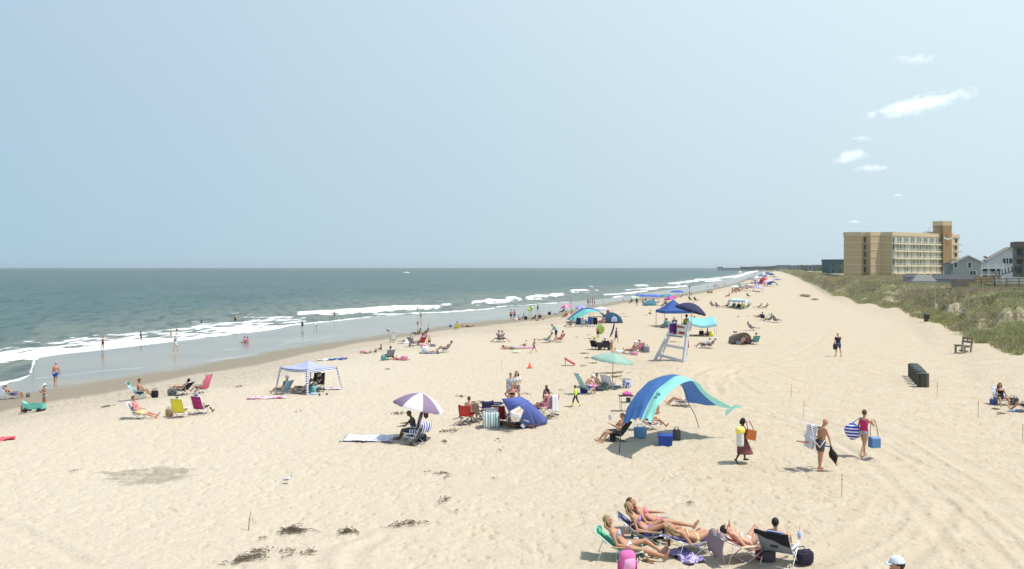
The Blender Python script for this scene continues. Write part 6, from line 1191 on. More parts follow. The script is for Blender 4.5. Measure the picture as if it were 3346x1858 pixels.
sandals(1806, 1359, mat(hexc(60, 58, 62), .8), 'dark shoes lying right of the tall folding chair', 60, 1.5)
tote(1757, 1336, .3, .2, .24, CL(40, 36, 48), 'black bag beside the tall chair behind the blue shelter'); tote(1664, 1383, .16, .16, .24, CL(235, 220, 190), 'cream bucket under the edge of the blue shelter', name='bucket', cat='bucket')
person(1690, 1397, -100, 'supine', h=1.6, skin='brown', hair='dark', wear=[('trunks', CL(70, 50, 55))], label='person lying in the shade with only legs showing under the blue shelter', extra=dict(legR=((96, 6), (80, 2))))
# boy in neon
person(1881, 1328, 70, 'walk', hpx=72, kid=True, skin='tan', hair='brown', wear=[('rash_guard', CL(195, 235, 45)), ('leggings', CL(45, 40, 42)), ('socks', CL(190, 230, 50))], label='small boy in neon yellow swim shirt and black leggings')
# aqua chair group under the green umbrella
umbrella(2001, 1266, 1153, 1.22, mat(hexc(152, 188, 172), .85, .05, 3, trans=.1), mat(hexc(142, 180, 164), .85, .05, 3, trans=.1), 'pale green beach umbrella on a thin brown pole', rise=.40, tilt=8, tdir=90, pole=mat(hexc(130, 105, 80), .6), lean=-.15)
seated(1921, 1286, -64, CL(140, 200, 200), 'pale aqua high backed chair left of the green umbrella', 'person in white hat bending forward beside the aqua chair', pose='sit_sand', ckw=dict(rec=30, sh=.3, bl=1.0), skin='red', hair='grey', hat=('cap', wht), wear=[('shorts', CL(45, 60, 125))], h=1.72, extra=dict(a=24, a2=40, ah=50, legL=((84, 8), (10, 3)), legR=((80, 8), (14, 3))))
tote(1908, 1284, .4, .3, .3, CL(50, 66, 130), 'navy bag under the aqua chair'); drape(1938, 1274, .45, .5, 10, PAT((235, 90, 170), (250, 200, 225), 8), 'hot pink towel heaped beside the aqua chair', crumple=.10, h=.2)
person(1949, 1271, -60, 'sit_sand', h=1.5, skin='fair', hair='blond', wear=[('trunks', CL(230, 230, 235))], label='child sitting low in front of the person in the white hat')
tote(1958, 1277, .5, .3, .2, CL(70, 80, 95), 'dark duffel on the sand right of the pink towel'); tote(1976, 1274, .36, .3, .34, CL(90, 115, 105), 'grey green backpack between the duffel and the striped bag', handles=False); chair(1990, 1271, -30, stripes((235, 238, 245), (150, 165, 190), 12, 'X', .5), 'white and grey striped chair at the foot of the green umbrella', rec=30, sh=.26, bl=.7)
drape(2012, 1266, .6, .4, 0, CL(95, 150, 205), 'small blue cushion at the umbrella pole base', 'cushion', 'cushion', h=.06); tote(2048, 1267, .46, .3, .40, PAT((70, 90, 170), (220, 225, 240), 12, .5), 'blue and white printed tote standing alone right of the green umbrella')
# beach warning cones and boards
g = ground(1731, 1202); o = empty('traffic_cone', g, 0, 'small orange cone on the open sand', 'cone'); MB().lathe((0, 0, .02), [(0, .17), (.02, .17), (.021, .13), (.36, .02), (.37, .0)], 14).build('cone', mat(hexc(225, 85, 55), .6), o, True); MB().box((0, 0, .01), (.36, .36, .03)).build('base', mat(hexc(200, 75, 50), .6), o)
g = ground(1852, 1194); o = empty('red_board', g, 0, 'red rescue board propped up at a slant on the sand', 'board'); MB().rings([(V((x, 0, .42 - .6 * x)), V((0, w_, 0)), V((.03, 0, .06))) for x, w_ in ((-.15, .03), (-.1, .20), (.2, .24), (.48, .2), (.58, .03))], 14).build('board', mat(hexc(190, 60, 55), .4), o, True); MB().tube([(-.08, .1, .44), (-.10, .12, 0)], .02, 6).build('prop', blackm, o)
for px, py, yt, lab in [(2750, 1627, 1548, 'thin stake with two red bands nearest the camera'), (2585, 1299, 1254, 'thin bare stake left of the walkers'), (2626, 1363, 1311, 'thin stake with a dark tip behind the bald man'), (3062, 1297, 1248, 'thin pink stake in front of the row of bins'), (3196, 1364, 1310, 'thin stake with red bands left of the woman in black on the right'), (3341, 1440, 1386, 'thin red banded stake cut by the right edge'), (1638, 1210, 1177, 'faint thin stake left of the orange cone')]:
    g = ground(px, py); k = g.y / F; o = empty('marker_stake', g, 0, lab, 'stake', 'thin rope stakes on the sand'); hh = (py - yt) * k; MB().tube([(0, 0, -.1), (.02 * hh, 0, hh)], .010, 6).build('rod', mat(hexc(170, 150, 140), .6), o)
    for z in (.03, .20): MB().tube([(.02 * hh, 0, hh - z * hh), (.02 * hh, 0, hh - (z + .05) * hh)], .015, 8).build('band', mat(hexc(190, 60, 55), .6), o)
g = ground(812, 1735); k = g.y / F; o = empty('driftwood_stick', g, 0, 'tall pale reed stick standing upright in the sand', 'stick'); MB().tube([(0, 0, -.05), (.02, 0, .3), (.06, 0, 68 * k)], [.016, .012, .004], 6).build('stem', mat(hexc(150, 135, 100), .8), o); MB().tube([(.06, 0, 66 * k), (.1, 0, 40 * k), (.14, .02, 12 * k)], .003, 4).build('dry_blade', mat(hexc(150, 135, 100), .8), o)
# seaweed and twigs
for i, (px, py, lp, n_, hg, an) in enumerate([(955, 1738, 95, 150, .16, 3), (960, 1735, 200, 26, .05, -2), (1133, 1741, 62, 110, .12, 2), (1140, 1741, 110, 10, .04, 0), (1345, 1713, 130, 60, .08, 12), (1290, 1722, 60, 30, .08, 20), (800, 1830, 150, 110, .09, 24), (845, 1806, 90, 60, .08, 14), (855, 1762, 28, 22, .06, 0), (930, 1800, 90, 22, .04, -18), (1010, 1810, 70, 46, .07, 20), (950, 1818, 60, 18, .04, 10), (1450, 1548, 60, 34, .05, 2), (1462, 1560, 36, 22, .05, 20), (1460, 1632, 44, 30, .10, 6), (1452, 1643, 50, 22, .03, 0), (1492, 1672, 22, 14, .04, 0), (1612, 1565, 24, 12, .03, 0), (1398, 1545, 40, 14, .02, 0),
        (1452, 1444, 30, 22, .05, 14), (1455, 1412, 44, 24, .04, 10), (1490, 1408, 40, 26, .05, 0), (1300, 1353, 50, 30, .05, 0), (1500, 1367, 34, 22, .05, 16), (1555, 1318, 70, 40, .05, 4), (1500, 1296, 40, 22, .04, 5), (349, 1330, 36, 40, .10, 4), (1634, 1473, 22, 14, .04, 0), (1625, 1436, 30, 10, .03, 14), (1720, 1288, 30, 16, .04, 0), (1800, 1285, 20, 10, .04, 0), (1835, 1276, 24, 10, .03, 0), (2000, 1220, 110, 60, .05, 3), (2015, 1232, 60, 34, .04, 2), (2040, 1240, 40, 20, .04, 0), (1910, 1155, 50, 30, .05, 0), (1916, 1170, 30, 22, .05, 3), (1940, 1187, 40, 18, .03, 0), (1905, 1195, 30, 18, .04, -10), (1925, 1107, 30, 20, .04, 5), (1920, 1094, 24, 12, .04, 6), (1885, 1102, 18, 8, .03, 0), (2040, 1034, 36, 22, .05, 8), (2035, 1025, 30, 16, .05, 8), (1270, 1207, 30, 16, .04, 0), (600, 1288, 20, 8, .03, 0), (255, 1300, 20, 8, .03, 0), (240, 1542, 34, 14, .03, 0), (3085, 1235, 10, 4, .03, 0), (2250, 1648, 50, 20, .03, 0), (1960, 1530, 20, 6, .03, 0), (2200, 1118, 40, 16, .05, 4), (970, 1346, 20, 8, .03, 0), (780, 1265, 22, 20, .12, 0)]):
    g_ = ground(px, py); near = g_.y < 32
    debris(px, py, lp, n=int(n_ * .75), hgt=hg * (.62 if near else .6), spread=.3 if near else .5, ang=an, seed=i + 3, thick=.006 if near else .012)
    o_ = col.objects[-1]; o_['label'] = {0: 'biggest dark tangle of seaweed and roots at the bottom left', 1: 'long loose reeds trailing out of the biggest seaweed tangle', 2: 'compact dark block of seaweed right of the biggest tangle', 6: 'long dark line of reeds at the bottom edge left of centre', 26: 'dark seaweed clump near the left cluster of chairs', 53: 'brown clump of weed on the sand near the damp edge'}.get(i, 'thin scatter of dark seaweed and twigs on dry sand')
    if o_['label'].startswith('thin scatter'): o_['kind'] = 'stuff'; o_.name = 'scattered_seaweed'; del o_['group']
# gull
g = ground(940, 1579); s_ = 1.0; o = tag(bpy.data.objects.new('seagull', None), 'grey and white seagull standing alone on the sand', 'bird'); col.objects.unlink(o) if o.name in col.objects else None; bpy.data.objects.remove(o)
mb = MB(); mb.rings([(V((x, 0, z)), V((0, w_, 0)), V((-.3 * h_, 0, h_))) for x, z, w_, h_ in ((-.24, .17, .01, .01), (-.14, .19, .05, .045), (0, .22, .085, .075), (.09, .25, .075, .07), (.14, .30, .045, .045), (.17, .36, .038, .04), (.20, .385, .034, .034), (.23, .38, .012, .012), (.27, .37, .005, .006))], 12)
for s_ in (-1, 1): mb.tube([(.01, s_ * .03, .17), (.0, s_ * .03, .09), (.02, s_ * .03, .0), (.06, s_ * .03, .0)], .007, 5)
o = mb.build('seagull', mat(hexc(235, 238, 242), .6), None, True, g); tag(o, 'grey and white seagull standing alone on the sand', 'bird'); k = (60 * g.y / F) / .40 * .42; o.scale = (k, k, k)
for s_ in (-1, 1): MB().rings([(V((x, s_ * y, z)), V((0, .012, 0)), V((0, 0, h_))) for x, y, z, h_ in ((-.27, .02, .18, .008), (-.12, .075, .20, .04), (.02, .092, .235, .05), (.08, .075, .25, .03))], 10).build('wing', mat(hexc(135, 140, 150), .6), o, True)
MB().ell((.205, 0, .395), (.036, .036, .03), n=10).build('head_cap', mat(hexc(70, 66, 66), .6), o, True)
# bench and bins on the right
g = ground(3146, 1152); o = empty('park_bench', g, -76, 'weathered grey plank bench facing the sea at the dune foot', 'bench'); gw = mat((0.23, 0.22, 0.17), .9, .2, 8, bump=.3); k = 1.25
o.scale = (k * .92, k, k)
for i in range(3): MB().box((0, -.22 + i * .16, .47), (.95, .13, .045)).build('seat_slat', gw, o)
for i in range(2): MB().box((0, .34 + .03 * i, .68 + .20 * i), (.95, .03, .13)).build('back_slat', gw, o)
for sx in (-.40, .40):
    MB().box((sx, -.20, .22), (.09, .09, .46)).build('leg', gw, o); MB().beam((sx, .24, 0), (sx, .38, .98), .09, .07).build('leg', gw, o); MB().box((sx, .02, .40), (.06, .5, .09)).build('bearer', gw, o)
MB().box((0, .36, .8), (.09, .03, .4)).build('back_brace', gw, o); MB().box((0, .05, .12), (.8, .05, .08)).build('stretcher', gw, o)
bins = [(2985, 1230), (2991, 1236), (2996, 1242), (3001, 1248), (3007, 1255), (3015, 1264)]; dk_ = mat((0.075, 0.08, 0.065), .9, .3, 10, bump=.4); proto = None
for i, (px, py) in enumerate(bins):
    g = ground(px, py)
    if proto is None:
        proto = empty('trash_bin', (0, 0, 0))
        for j in range(18):
            a = j * 2 * math.pi / 18; MB().box((.31 * math.cos(a), .31 * math.sin(a), .45), (.03, .082, .88), rz=math.degrees(a)).build('slat', dk_ if j % 3 else mat((0.13, 0.135, 0.11), .9, .3, 10), proto)
        MB().lathe((0, 0, .06), [(0, .22), (.8, .26), (.86, .27)], 16).build('liner_drum', mat((0.04, 0.045, 0.04), .5), proto); MB().lathe((0, 0, .90), [(0, .34), (.05, .34), (.10, .24), (.11, .0)], 16).build('lid', mat((0.05, 0.065, 0.06), .5), proto); o = proto
    else: o = copy_tree(proto)
    o.location = g; o.rotation_euler = (0, 0, R(6)); o.scale = (.98, .90, .82)
    tag(o, ['farthest of the six slatted bins in the row', 'second farthest slatted bin in the row of six', 'third farthest slatted bin in the row of six', 'fourth slatted bin counted from the far end of the row', 'second nearest slatted bin in the row', 'nearest slatted bin in the row with a brown post'][i], 'bin', 'row of dark slatted trash bins')
MB().box((.33, -.05, .44), (.05, .06, .93)).build('corner_post', mat(hexc(140, 90, 50), .8), o)
# people at the right edge
seated(3274, 1322, 168, stripes((170, 195, 235), (235, 240, 248), 12, 'X', .5), 'blue and white low chair at the right side of the beach', 'long haired woman in black swimsuit facing the camera on the right', pose='lounge_up', ckw=dict(rec=34, sh=.24, bl=.74), fem=True, skin='tan', hair='red', long_hair=.25, wear=[('swimsuit', CL(35, 30, 35))], h=1.66, hi=True, extra=dict(a=-22, a2=-16, ah=4, legL=((98, 14), (24, 3)), legR=((98, 14), (24, 3))))
tote(3312, 1322, .42, .3, .34, PAT((60, 50, 55), (150, 140, 140), 10, .58), 'dark patterned bag right of the long haired woman'); tote(3247, 1322, .34, .26, .28, CL(65, 90, 150), 'blue bag left of the long haired woman')
sandals(3262, 1345, mat(hexc(70, 60, 58), .8), 'pair of flip flops on the sand in front of the long haired woman', 70, 1.3, gap=.5)
seated(3349, 1344, 60, CL(220, 50, 110), 'pink chair half cut by the right edge', 'person in dark blue seated at the very right edge', pose='low', ckw=dict(rec=26, sh=.26), skin='tan', hair='dark', wear=[('shorts', CL(45, 55, 90)), ('shirt', CL(215, 50, 105))], h=1.6); drape(3322, 1344, .6, .4, 0, CL(140, 185, 220), 'pale blue towel next to the pink chair at the right edge')
for px, py, sc_ in [(2622, 968, 1.0), (2638, 970, 1.2), (2662, 980, .7)]:
    g = ground(px, py); r = random.Random(px); mb = MB()
    for i in range(60):
        a = r.uniform(0, 6.28); l_ = r.uniform(.3, .7) * sc_; b = V((r.gauss(0, .35), r.gauss(0, .35), 0)); mb.tube([b, b + V((math.cos(a) * l_ * .4, math.sin(a) * l_ * .4, l_))], [.03, .01], 3)
    o = mb.build('beach_plant', mat((0.12, 0.15, 0.06), .8, .3, 2), None, False, g); tag(o, {2622: 'left of two small green tufts alone on the sand by the dune', 2638: 'right and larger of two green tufts alone on the sand', 2662: 'faint tiny tuft right of the two green tufts'}[px], 'plant')
# ================================================================ lifeguard stand
def lifeguard_stand():
    g = V((10.75, 57.2, 0)); g.z = gz(g.x, g.y); o = empty('lifeguard_stand', g, 0, 'tall white wooden lifeguard stand with rungs and a seat on top', 'lifeguard stand'); w = mat((0.60, 0.62, 0.64), .7, .08, 5, bump=.2)
    a = lambda px, py, d=0: at(px, py, 57.2 + d) - g
    L0, L1 = a(2140, 1176, 1.2), a(2196, 1068, .9); R0, R1 = a(2231, 1203, -.5), a(2249, 1066, -.2); B0, B1 = a(2240, 1190, 2.2), a(2252, 1064, 1.2); C0, C1 = a(2158, 1172, 3.6), a(2200, 1066, 2.2)
    for p, q, nm in ((L0, L1, 'leg'), (R0, R1, 'leg'), (B0, B1, 'back'), (C0, C1, 'back')): d = (p - q).normalized(); MB().beam(p + d * .25, q - d * .35, *((.15, .22) if nm == 'leg' else (.09, .12))).build('leg', w, o)
    for t in (.17, .47, .80): MB().beam(L0.lerp(L1, t) + V((0, -.14, 0)), R0.lerp(R1, t) + V((0, -.12, 0)), .09, .17).build('rung', w, o)
    for t in (.2, .75): MB().beam(R0.lerp(R1, t), B0.lerp(B1, t), .08, .16).build('side_brace', w, o); MB().beam(L0.lerp(L1, t), C0.lerp(C1, t), .08, .16).build('side_brace', w, o)
    Pt = lambda px, py: a(px, py, .4); z0 = Pt(2215, 1092)
    MB().box(a(2220, 1076, .9) + V((0, 0, 0)), (1.30, 1.3, .09)).build('platform', w, o)
    # seat back panel facing the pier
    q = [a(2184, 1054, -.05), a(2184, 1092, -.05), a(2243, 1100, -.25), a(2247, 1062, -.25)]
    pn = MB(); pn.add(q + [p + V((0, .07, 0)) for p in q], [(0, 1, 2, 3), (7, 6, 5, 4), (0, 3, 7, 4), (3, 2, 6, 7), (2, 1, 5, 6), (1, 0, 4, 5)]); pb = pn.build('back_panel', mat((0.72, 0.73, 0.74), .7, .05, 5), o)
    def on(px, py): t = (px - 2184) / 63; return a(px, py, -.05 - .2 * t) + V((0, -.04, 0))
    def board(p, wd, hh, c_, nm, par=pb): MB().box(on(*p), (wd, .02, hh), M=Matrix.Rotation(R(7), 3, 'Y')).build(nm, c_, par)
    red = mat(hexc(160, 60, 50), .7); m = MB()
    for i in range(9): m.box(on(2210 + i * 3.1, 1066 + i * .42), (.045, .02, .13))
    m.build('red_lettering', red, pb); board((2227, 1087), .40, .17, red, 'red_plate'); board((2207, 1098), .95, .10, mat(hexc(120, 125, 160), .7), 'lower_board')
    for px, py in ((2174, 1104), (2240, 1176)): MB().ell(a(px, py, -.25), (.09, .05, .12), n=10).build('bracket', wht, o)
    MB().beam(a(2248, 1110, -.3), a(2250, 1136, -.3), .05, .05).build('red_post_strip', red, o)
    MB().box(a(2236, 1068, 1.3), (.9, .8, .08)).build('seat', w, o)
    MB().box(a(2252, 1064, .5), (.10, 1.2, .28)).build('armrest', w, o); MB().box(a(2195, 1060, .5), (.10, 1.2, .28)).build('armrest', w, o)
    for nm, x0, x1, c_, lab in (('towel', 2187, 2205, CL(85, 40, 130), 'bright purple towel hung on the lifeguard stand panel'), ('towel', 2199, 2210, CL(70, 28, 60), 'dark maroon towel hung beside the purple one on the stand')):
        t = empty('hanging_towel', g, 0, lab, 'towel'); y0, y1 = (1056, 1086) if x0 == 2187 else (1055, 1090)
        MB().grid(lambda u, v: on(x0 + (x1 - x0) * u, y0 + (y1 - y0) * v + 1.5 * math.sin(u * 9)) + V((0, -.08 - .02 * math.sin(u * 12), 0)), 8, 8, .03).build('cloth', c_, t, True)
    person(0, 0, 40, 'chair', h=1.75, loc=g + a(2238, 1064, 1.2) - V((0, 0, .22)) , seat=.24, skin='olive', hair='black', wear=[('shirt', CL(170, 172, 60)), ('trunks', CL(150, 40, 40))], label='lifeguard in an olive yellow shirt seated on top of the white stand')
    g2 = g + a(2257, 1066, .6); hz = g2.z; ph = at(2262, 989, g2.y).z - hz
    umbrella(0, 0, ph, 1.12, mat(hexc(58, 62, 98), .85, .06, 4, trans=.12), None, 'dark navy umbrella tilted over the lifeguard stand', rise=.5, tilt=-18, tdir=-80, pole=mat(hexc(110, 100, 95), .6), loc=g2, lean=0, scallop=.02)
lifeguard_stand()
bt = mat(hexc(60, 92, 168), .8, .06, 2, bump=.1, trans=.12)
popup(2200, 1066, 90, 977, 1013, bt, 'royal blue peaked pop up tent behind the lifeguard stand', rz=8, val=.30)
# cyan four pole shade
g = ground(2296, 1098); o = empty('shade_sail', g, 0, 'light cyan sagging shade cloth on poles right of the lifeguard stand', 'canopy'); T = g.y; q = lambda px, py, d: at(px, py, T + d) - g
c4 = [q(2245, 1048, -.6), q(2342, 1056, -.9), q(2334, 1033, 2.0), q(2250, 1034, 2.0)]; cy = mat(hexc(150, 220, 232), .8, .05, 3, trans=.25)
MB().grid(lambda u, v: c4[0].lerp(c4[1], u).lerp(c4[3].lerp(c4[2], u), v) - V((0, 0, .34 * math.sin(math.pi * u) * (1 - .5 * v))) , 14, 8, .01).build('cloth', cy, o, True); MB().grid(lambda u, v: c4[0].lerp(c4[1], u) - V((0, 0, .34 * math.sin(math.pi * u) + v * .22)), 14, 1, .01).build('valance', cy, o, True)
for p in c4: MB().tube([p, V((p.x, p.y, 0))], .02, 6).build('pole', mat(hexc(200, 190, 170), .6), o)
# big aqua tent with rows of chairs
g = ground(1908, 1052); o = empty('beach_canopy', g, 0, 'large aqua and blue arched beach canopy over a row of chairs', 'canopy'); T = g.y; q = lambda px, py, d: at(px, py, T + d) - g
e1 = [q(1856, 1044, -1), q(1880, 1026, -.8), q(1905, 1011, -.6), q(1925, 1008, -.4), q(1950, 1014, -.2), q(1972, 1032, 0)]; e2 = [q(1852, 1042, 3), q(1878, 1022, 3), q(1902, 1007, 3), q(1924, 1004, 3), q(1952, 1011, 3), q(1976, 1028, 3)]; e0 = [p + V((.6, -1.6, -.25)) for p in e1]
def crv(P, u): n = len(P) - 1; i = min(int(u * n), n - 1); return P[i].lerp(P[i + 1], u * n - i)
aq = mat(hexc(120, 212, 205), .8, .05, 2, trans=.25); MB().grid(lambda u, v: crv(e0, u * .96).lerp(crv(e1, u), v), 24, 6, .01).build('aqua_panel', aq, o, True); MB().grid(lambda u, v: crv(e1, u).lerp(crv(e2, u), v), 24, 6, .01).build('blue_panel', mat(hexc(50, 95, 175), .8, .05, 2, trans=.2), o, True)
for p in (e0[0], e0[-1], e2[0], e2[-1], e0[2] + V((0, 0, 0))): MB().tube([p, V((p.x - .1, p.y, 0))], .025, 6).build('pole', wht, o)
popup(1964, 1034, 64, 1000, 1009, mat(hexc(215, 210, 240), .8, .05, 2, trans=.2), 'pale lilac flat topped tent just behind the aqua canopy', rz=4, val=.15)
popup(1960, 1030, 1, 1000, 1001, wht, 'x') if False else None
def pup_tent(px, py, w_, ytop, c1, c2, label, rz=0, skew=-.35):
    g = ground(px, py); k = g.y / F; w = w_ * k / 2; h = (py - ytop) * k; o = empty('pup_tent', g, rz, label, 'tent')
    def S(u, v): a = math.pi * u; return V((-w * math.cos(a) + skew * w * math.sin(a) * (1), -.6 * math.sin(a) * (1 - v) + v * 1.6, h * math.sin(a) ** .8 * (1 - .25 * v)))
    MB().grid(S, 16, 6, .01).build('shell', c1, o, True); MB().grid(lambda u, v: V((S(u, 0).x * v, S(u, 0).y * v, S(u, 0).z * v)), 16, 5, .01).build('back_panel', c1, o, True)
    if c2: MB().grid(lambda u, v: V(((u - .5) * w * .62, -.62 * .72 - .06, h * (.14 + .52 * v * (1 - abs(u - .5) * .7)))), 6, 4, .012).build('window', c2, o, True)
    return o
pup_tent(2005, 1055, 62, 1019, mat(hexc(75, 125, 165), .8, .06, 3), CL(185, 190, 225), 'slate blue pup tent with a pale window right of the aqua canopy')
pup_tent(2425, 1124, 60, 1084, mat(hexc(120, 112, 104), .8, .06, 3), CL(200, 190, 170), 'grey brown dome shelter with a tan mesh window', skew=0)
cabana(2434, 1012, [(2434, 980, 2434, 1012), (2382, 978, 2371, 1004), (2450, 980, 2463, 1005)], (2412, 972), mat(hexc(205, 235, 242), .8, .05, 2, trans=.2), mat(hexc(190, 220, 232), .7), 'pale cyan flat cabana with splayed legs far right of the lifeguard stand', 0, eave_drop=.35)
cabana(2482, 955, [(2488, 940, 2492, 955), (2462, 938, 2459, 951), (2492, 938, 2495, 952)], (2477, 931), mat(hexc(190, 190, 235), .8), stripes((225, 225, 245), (130, 135, 190), 6, 'Z', .5), 'lilac blue cabana among the dense far crowd', 0)
cols = dict(w=(232, 234, 240), k=(38, 36, 42), n=(45, 52, 95), b=(60, 95, 175), r=(190, 55, 60), p=(222, 135, 172), g=(110, 120, 105), y=(225, 215, 70), t=(85, 165, 165), s=(130, 135, 150), m=(120, 45, 60), o=(200, 120, 80), e=(150, 190, 220), c=(175, 160, 130))
sk = dict(f='fair', t='tan', r='red', o='olive', b='brown', d='dark'); hr = dict(b='brown', d='dark', k='black', y='blond', g='grey', r='red', x='bald')
wr = dict(T='trunks', S='shirt', H='shorts', B='bikini', W='swimsuit', R='rash_guard', D='dress', K='tank_top')
def Wr(s):
    out = []
    for p in s.split():
        c_ = CL(*cols[p[1]])
        if p[0] == 'B': out += [('bikini_top', c_), ('bikini_bottom', c_)]
        else: out.append((wr[p[0]], c_))
    return out
NG = {}
def crowd(rows, group=None, **k):
    for r_ in rows:
        px, py, hp, pose, rz, look, wear_, lab = r_[:8]; kw = dict(k); kw.update(r_[8] if len(r_) > 8 else {})
        if 'hatc' in kw: hc_ = kw.pop('hatc'); kw['hat'] = (hc_[0], CL(*cols[hc_[1]]))
        person(px, py, rz, pose, hpx=hp, skin=sk[look[0]], hair=hr[look[1]], fem='f' in look[2:], kid='k' in look[2:], long_hair=.15 if 'l' in look[2:] else 0, wear=Wr(wear_), label=lab, group=group, **kw)
def seats(rows, **k):
    """chair with a sitter: px,py,rz,fabric,look,wear,pose,chair label,person label"""
    for r_ in rows:
        px, py, rz, fab, look, wear_, pose, cl_, pl_ = r_[:9]; kw = dict(r_[9]) if len(r_) > 9 else {}; ck = dict(rec=34, sh=.26, bl=.68); ck.update(kw.pop('ckw', {}))
        if 'hatc' in kw: hc_ = kw.pop('hatc'); kw['hat'] = (hc_[0], CL(*cols[hc_[1]]))
        seated(px, py, rz, CL(*cols[fab]), cl_, pl_, pose=pose, ckw=ck, skin=sk[look[0]], hair=hr[look[1]], fem='f' in look[2:], long_hair=.15 if 'l' in look[2:] else 0, wear=Wr(wear_), **kw)
# bathers and waders
crowd([(336, 1145, 48, 'phone', 160, 'tbf', 'Wm', 'woman in a dark red swimsuit ankle deep at the left end of the foam'),
 (461, 1112, 34, 'step', 120, 'dkfl', 'Rk Tk', 'dark clothed long haired wader in the foam left of the pair'),
 (559, 1096, 32, 'swim', 170, 'fdf', 'Bp', 'left bather of the pair standing waist deep in the surf', dict(lift=-.35)),
 (574, 1146, 52, 'step', 80, 'fx', 'Ss Hw', 'person in pale shirt and white shorts at the edge of the foam', {}),
 (578, 1094, 30, 'hands_head', 180, 'rb', 'Kk Tw', 'right bather of the pair wearing a black top'),
 (769, 1050, 36, 'step', 170, 'tk', 'Tk', 'surfer standing in the shallows behind a white board'),
 (1093, 1033, 23, 'arms_out', 180, 'rb', 'Tm', 'bather in dark red trunks alone before the long breaker'),
 (988, 1076, 30, 'step', 20, 'ob', 'Sn Hk', 'person in navy shirt walking in the shallows with arms ahead'),
 (1034, 1075, 19, 'bend', 100, 'tbk', 'Sw Tk', 'child in white shirt bending down in the shallows'),
 (1272, 1094, 19, 'bend', 90, 'okk', 'Rk', 'small child in black bending at the wash line'),
 (1364, 1020, 23, 'stand', 90, 'od', 'Tk', 'wader standing in front of the long breaker, left of two'), (1448, 1016, 15, 'stand', -90, 'od', 'Tk', 'wader at the right end of the long breaker'),
 (1375, 1042, 24, 'hands_head', 0, 'td', 'Tk', 'wader in black with hands raised on the shining wet sand'), (1365, 1067, 22, 'stand', 170, 'rbf', 'Wr', 'woman in a red swimsuit standing on the wet sand above the red chairs'), (1400, 1073, 19, 'walk', -70, 'fyk', 'Sw Tp', 'small child in white shirt walking at the water edge'),
 (1734, 1024, 28, 'arms_out', 170, 'tb', 'Tk', 'person holding a bright green float at the water edge'), (1757, 1020, 27, 'walk', -80, 'ok', 'Rk Tk', 'boy in black swim shirt walking right beside the green float'),
 (1866, 994, 19, 'walk', 80, 'tdf', 'Wm', 'person in dark swimsuit walking in the wash behind the pink umbrella'), (1868, 1034, 27, 'stand', 0, 'tb', 'To', 'tanned person standing left of the aqua canopy'),
 (1921, 999, 26, 'stand', -60, 'okf', 'Wk', 'leftmost of four people standing together at the water edge'), (1928, 995, 18, 'stand', 40, 'okk', 'Tk', 'small child second from the left of the four at the water edge'), (1936, 997, 26, 'stand', 100, 'tdf', 'Wm', 'tallest of the four people standing together at the water edge'), (1943, 997, 20, 'stand', 60, 'tb', 'Tb', 'rightmost of the four people standing at the water edge'), (1973, 990, 11, 'bend', 60, 'fbk', 'Tw', 'child crouching on the wet sand above the lilac tent'),
 (1670, 1046, 36, 'stand', 20, 'rd', 'Tk', 'left of two shirtless men standing side by side near the wash'), (1681, 1045, 35, 'hips', -20, 'rd', 'Tb', 'right of two shirtless men standing side by side near the wash'), (1987, 1045, 38, 'stand', 160, 'rb', 'Sr Hk', 'man in a red shirt standing beside the slate blue tent'),
 (1817, 1112, 54, 'stoop', 70, 'tb', 'St Hn', 'man in a teal shirt looking down beside the blue loungers'), (1745, 1152, 47, 'stride', -75, 'tbk', 'Ts', 'boy in pale trunks running right with arms out'), (2013, 1121, 52, 'walk', -100, 'tb', 'Sn Hk', 'person carrying a tall navy surfboard upright'), (1954, 1106, 42, 'stand', 150, 'tb', 'So Hk', 'person in an orange shirt and purple hat behind the black wagon', dict(hatc=('cap', 'p'))), (1999, 1154, 46, 'stand', 120, 'tyk', 'Tc', 'small sandy haired child standing left of the green umbrella top'),
 (1403, 1131, 36, 'stand', 175, 'rrk', 'Ky Tk', 'child in a yellow top and black shorts standing among the towels'), (1245, 1145, 22, 'sit_sand', 100, 'bkfl', 'Wk', 'woman with very long dark hair sitting with her back to the camera'), (2010, 1147, 14, 'sit_sand', 150, 'rbk', 'Tw', 'toddler sitting behind the green umbrella, left of two'), (2038, 1152, 18, 'sit_sand', 100, 'tbk', 'Tn', 'toddler sitting behind the green umbrella, right of two'),
 (2081, 998, 28, 'stand', 30, 'dk', 'Rk Tk', 'person all in black standing by the small lime umbrella'), (2101, 999, 27, 'hips', 150, 'rb', 'Ts', 'shirtless man standing left of the sky blue tent'), (2038, 985, 11, 'stand', 20, 'tb', 'Tk', 'small figure alone left of the lime umbrella group'), (2253, 945, 17, 'stand', 0, 'od', 'Tk', 'person standing at the wash beyond the farther blue umbrella'), (2253, 969, 19, 'stand', 90, 'okk', 'Rk', 'left of two dark clad children behind the blue tent'), (2259, 968, 16, 'stand', 60, 'okk', 'Tn', 'right of two dark clad children behind the blue tent'), (2243, 968, 13, 'walk', 60, 'tbk', 'Ts', 'small child walking left of the two dark clad children'), (2126, 1028, 18, 'sit_sand', 60, 'tb', 'Sy Hn', 'person in a yellow green top sitting alone on the open sand'),
 (2440, 1127, 38, 'sit_sand', 80, 'od', 'Sm Hk', 'man in a maroon shirt sitting in front of the dome shelter'), (2312, 1099, 28, 'sit_sand', 60, 'ok', 'Sm Hk', 'person sitting in the shade under the cyan cloth')])
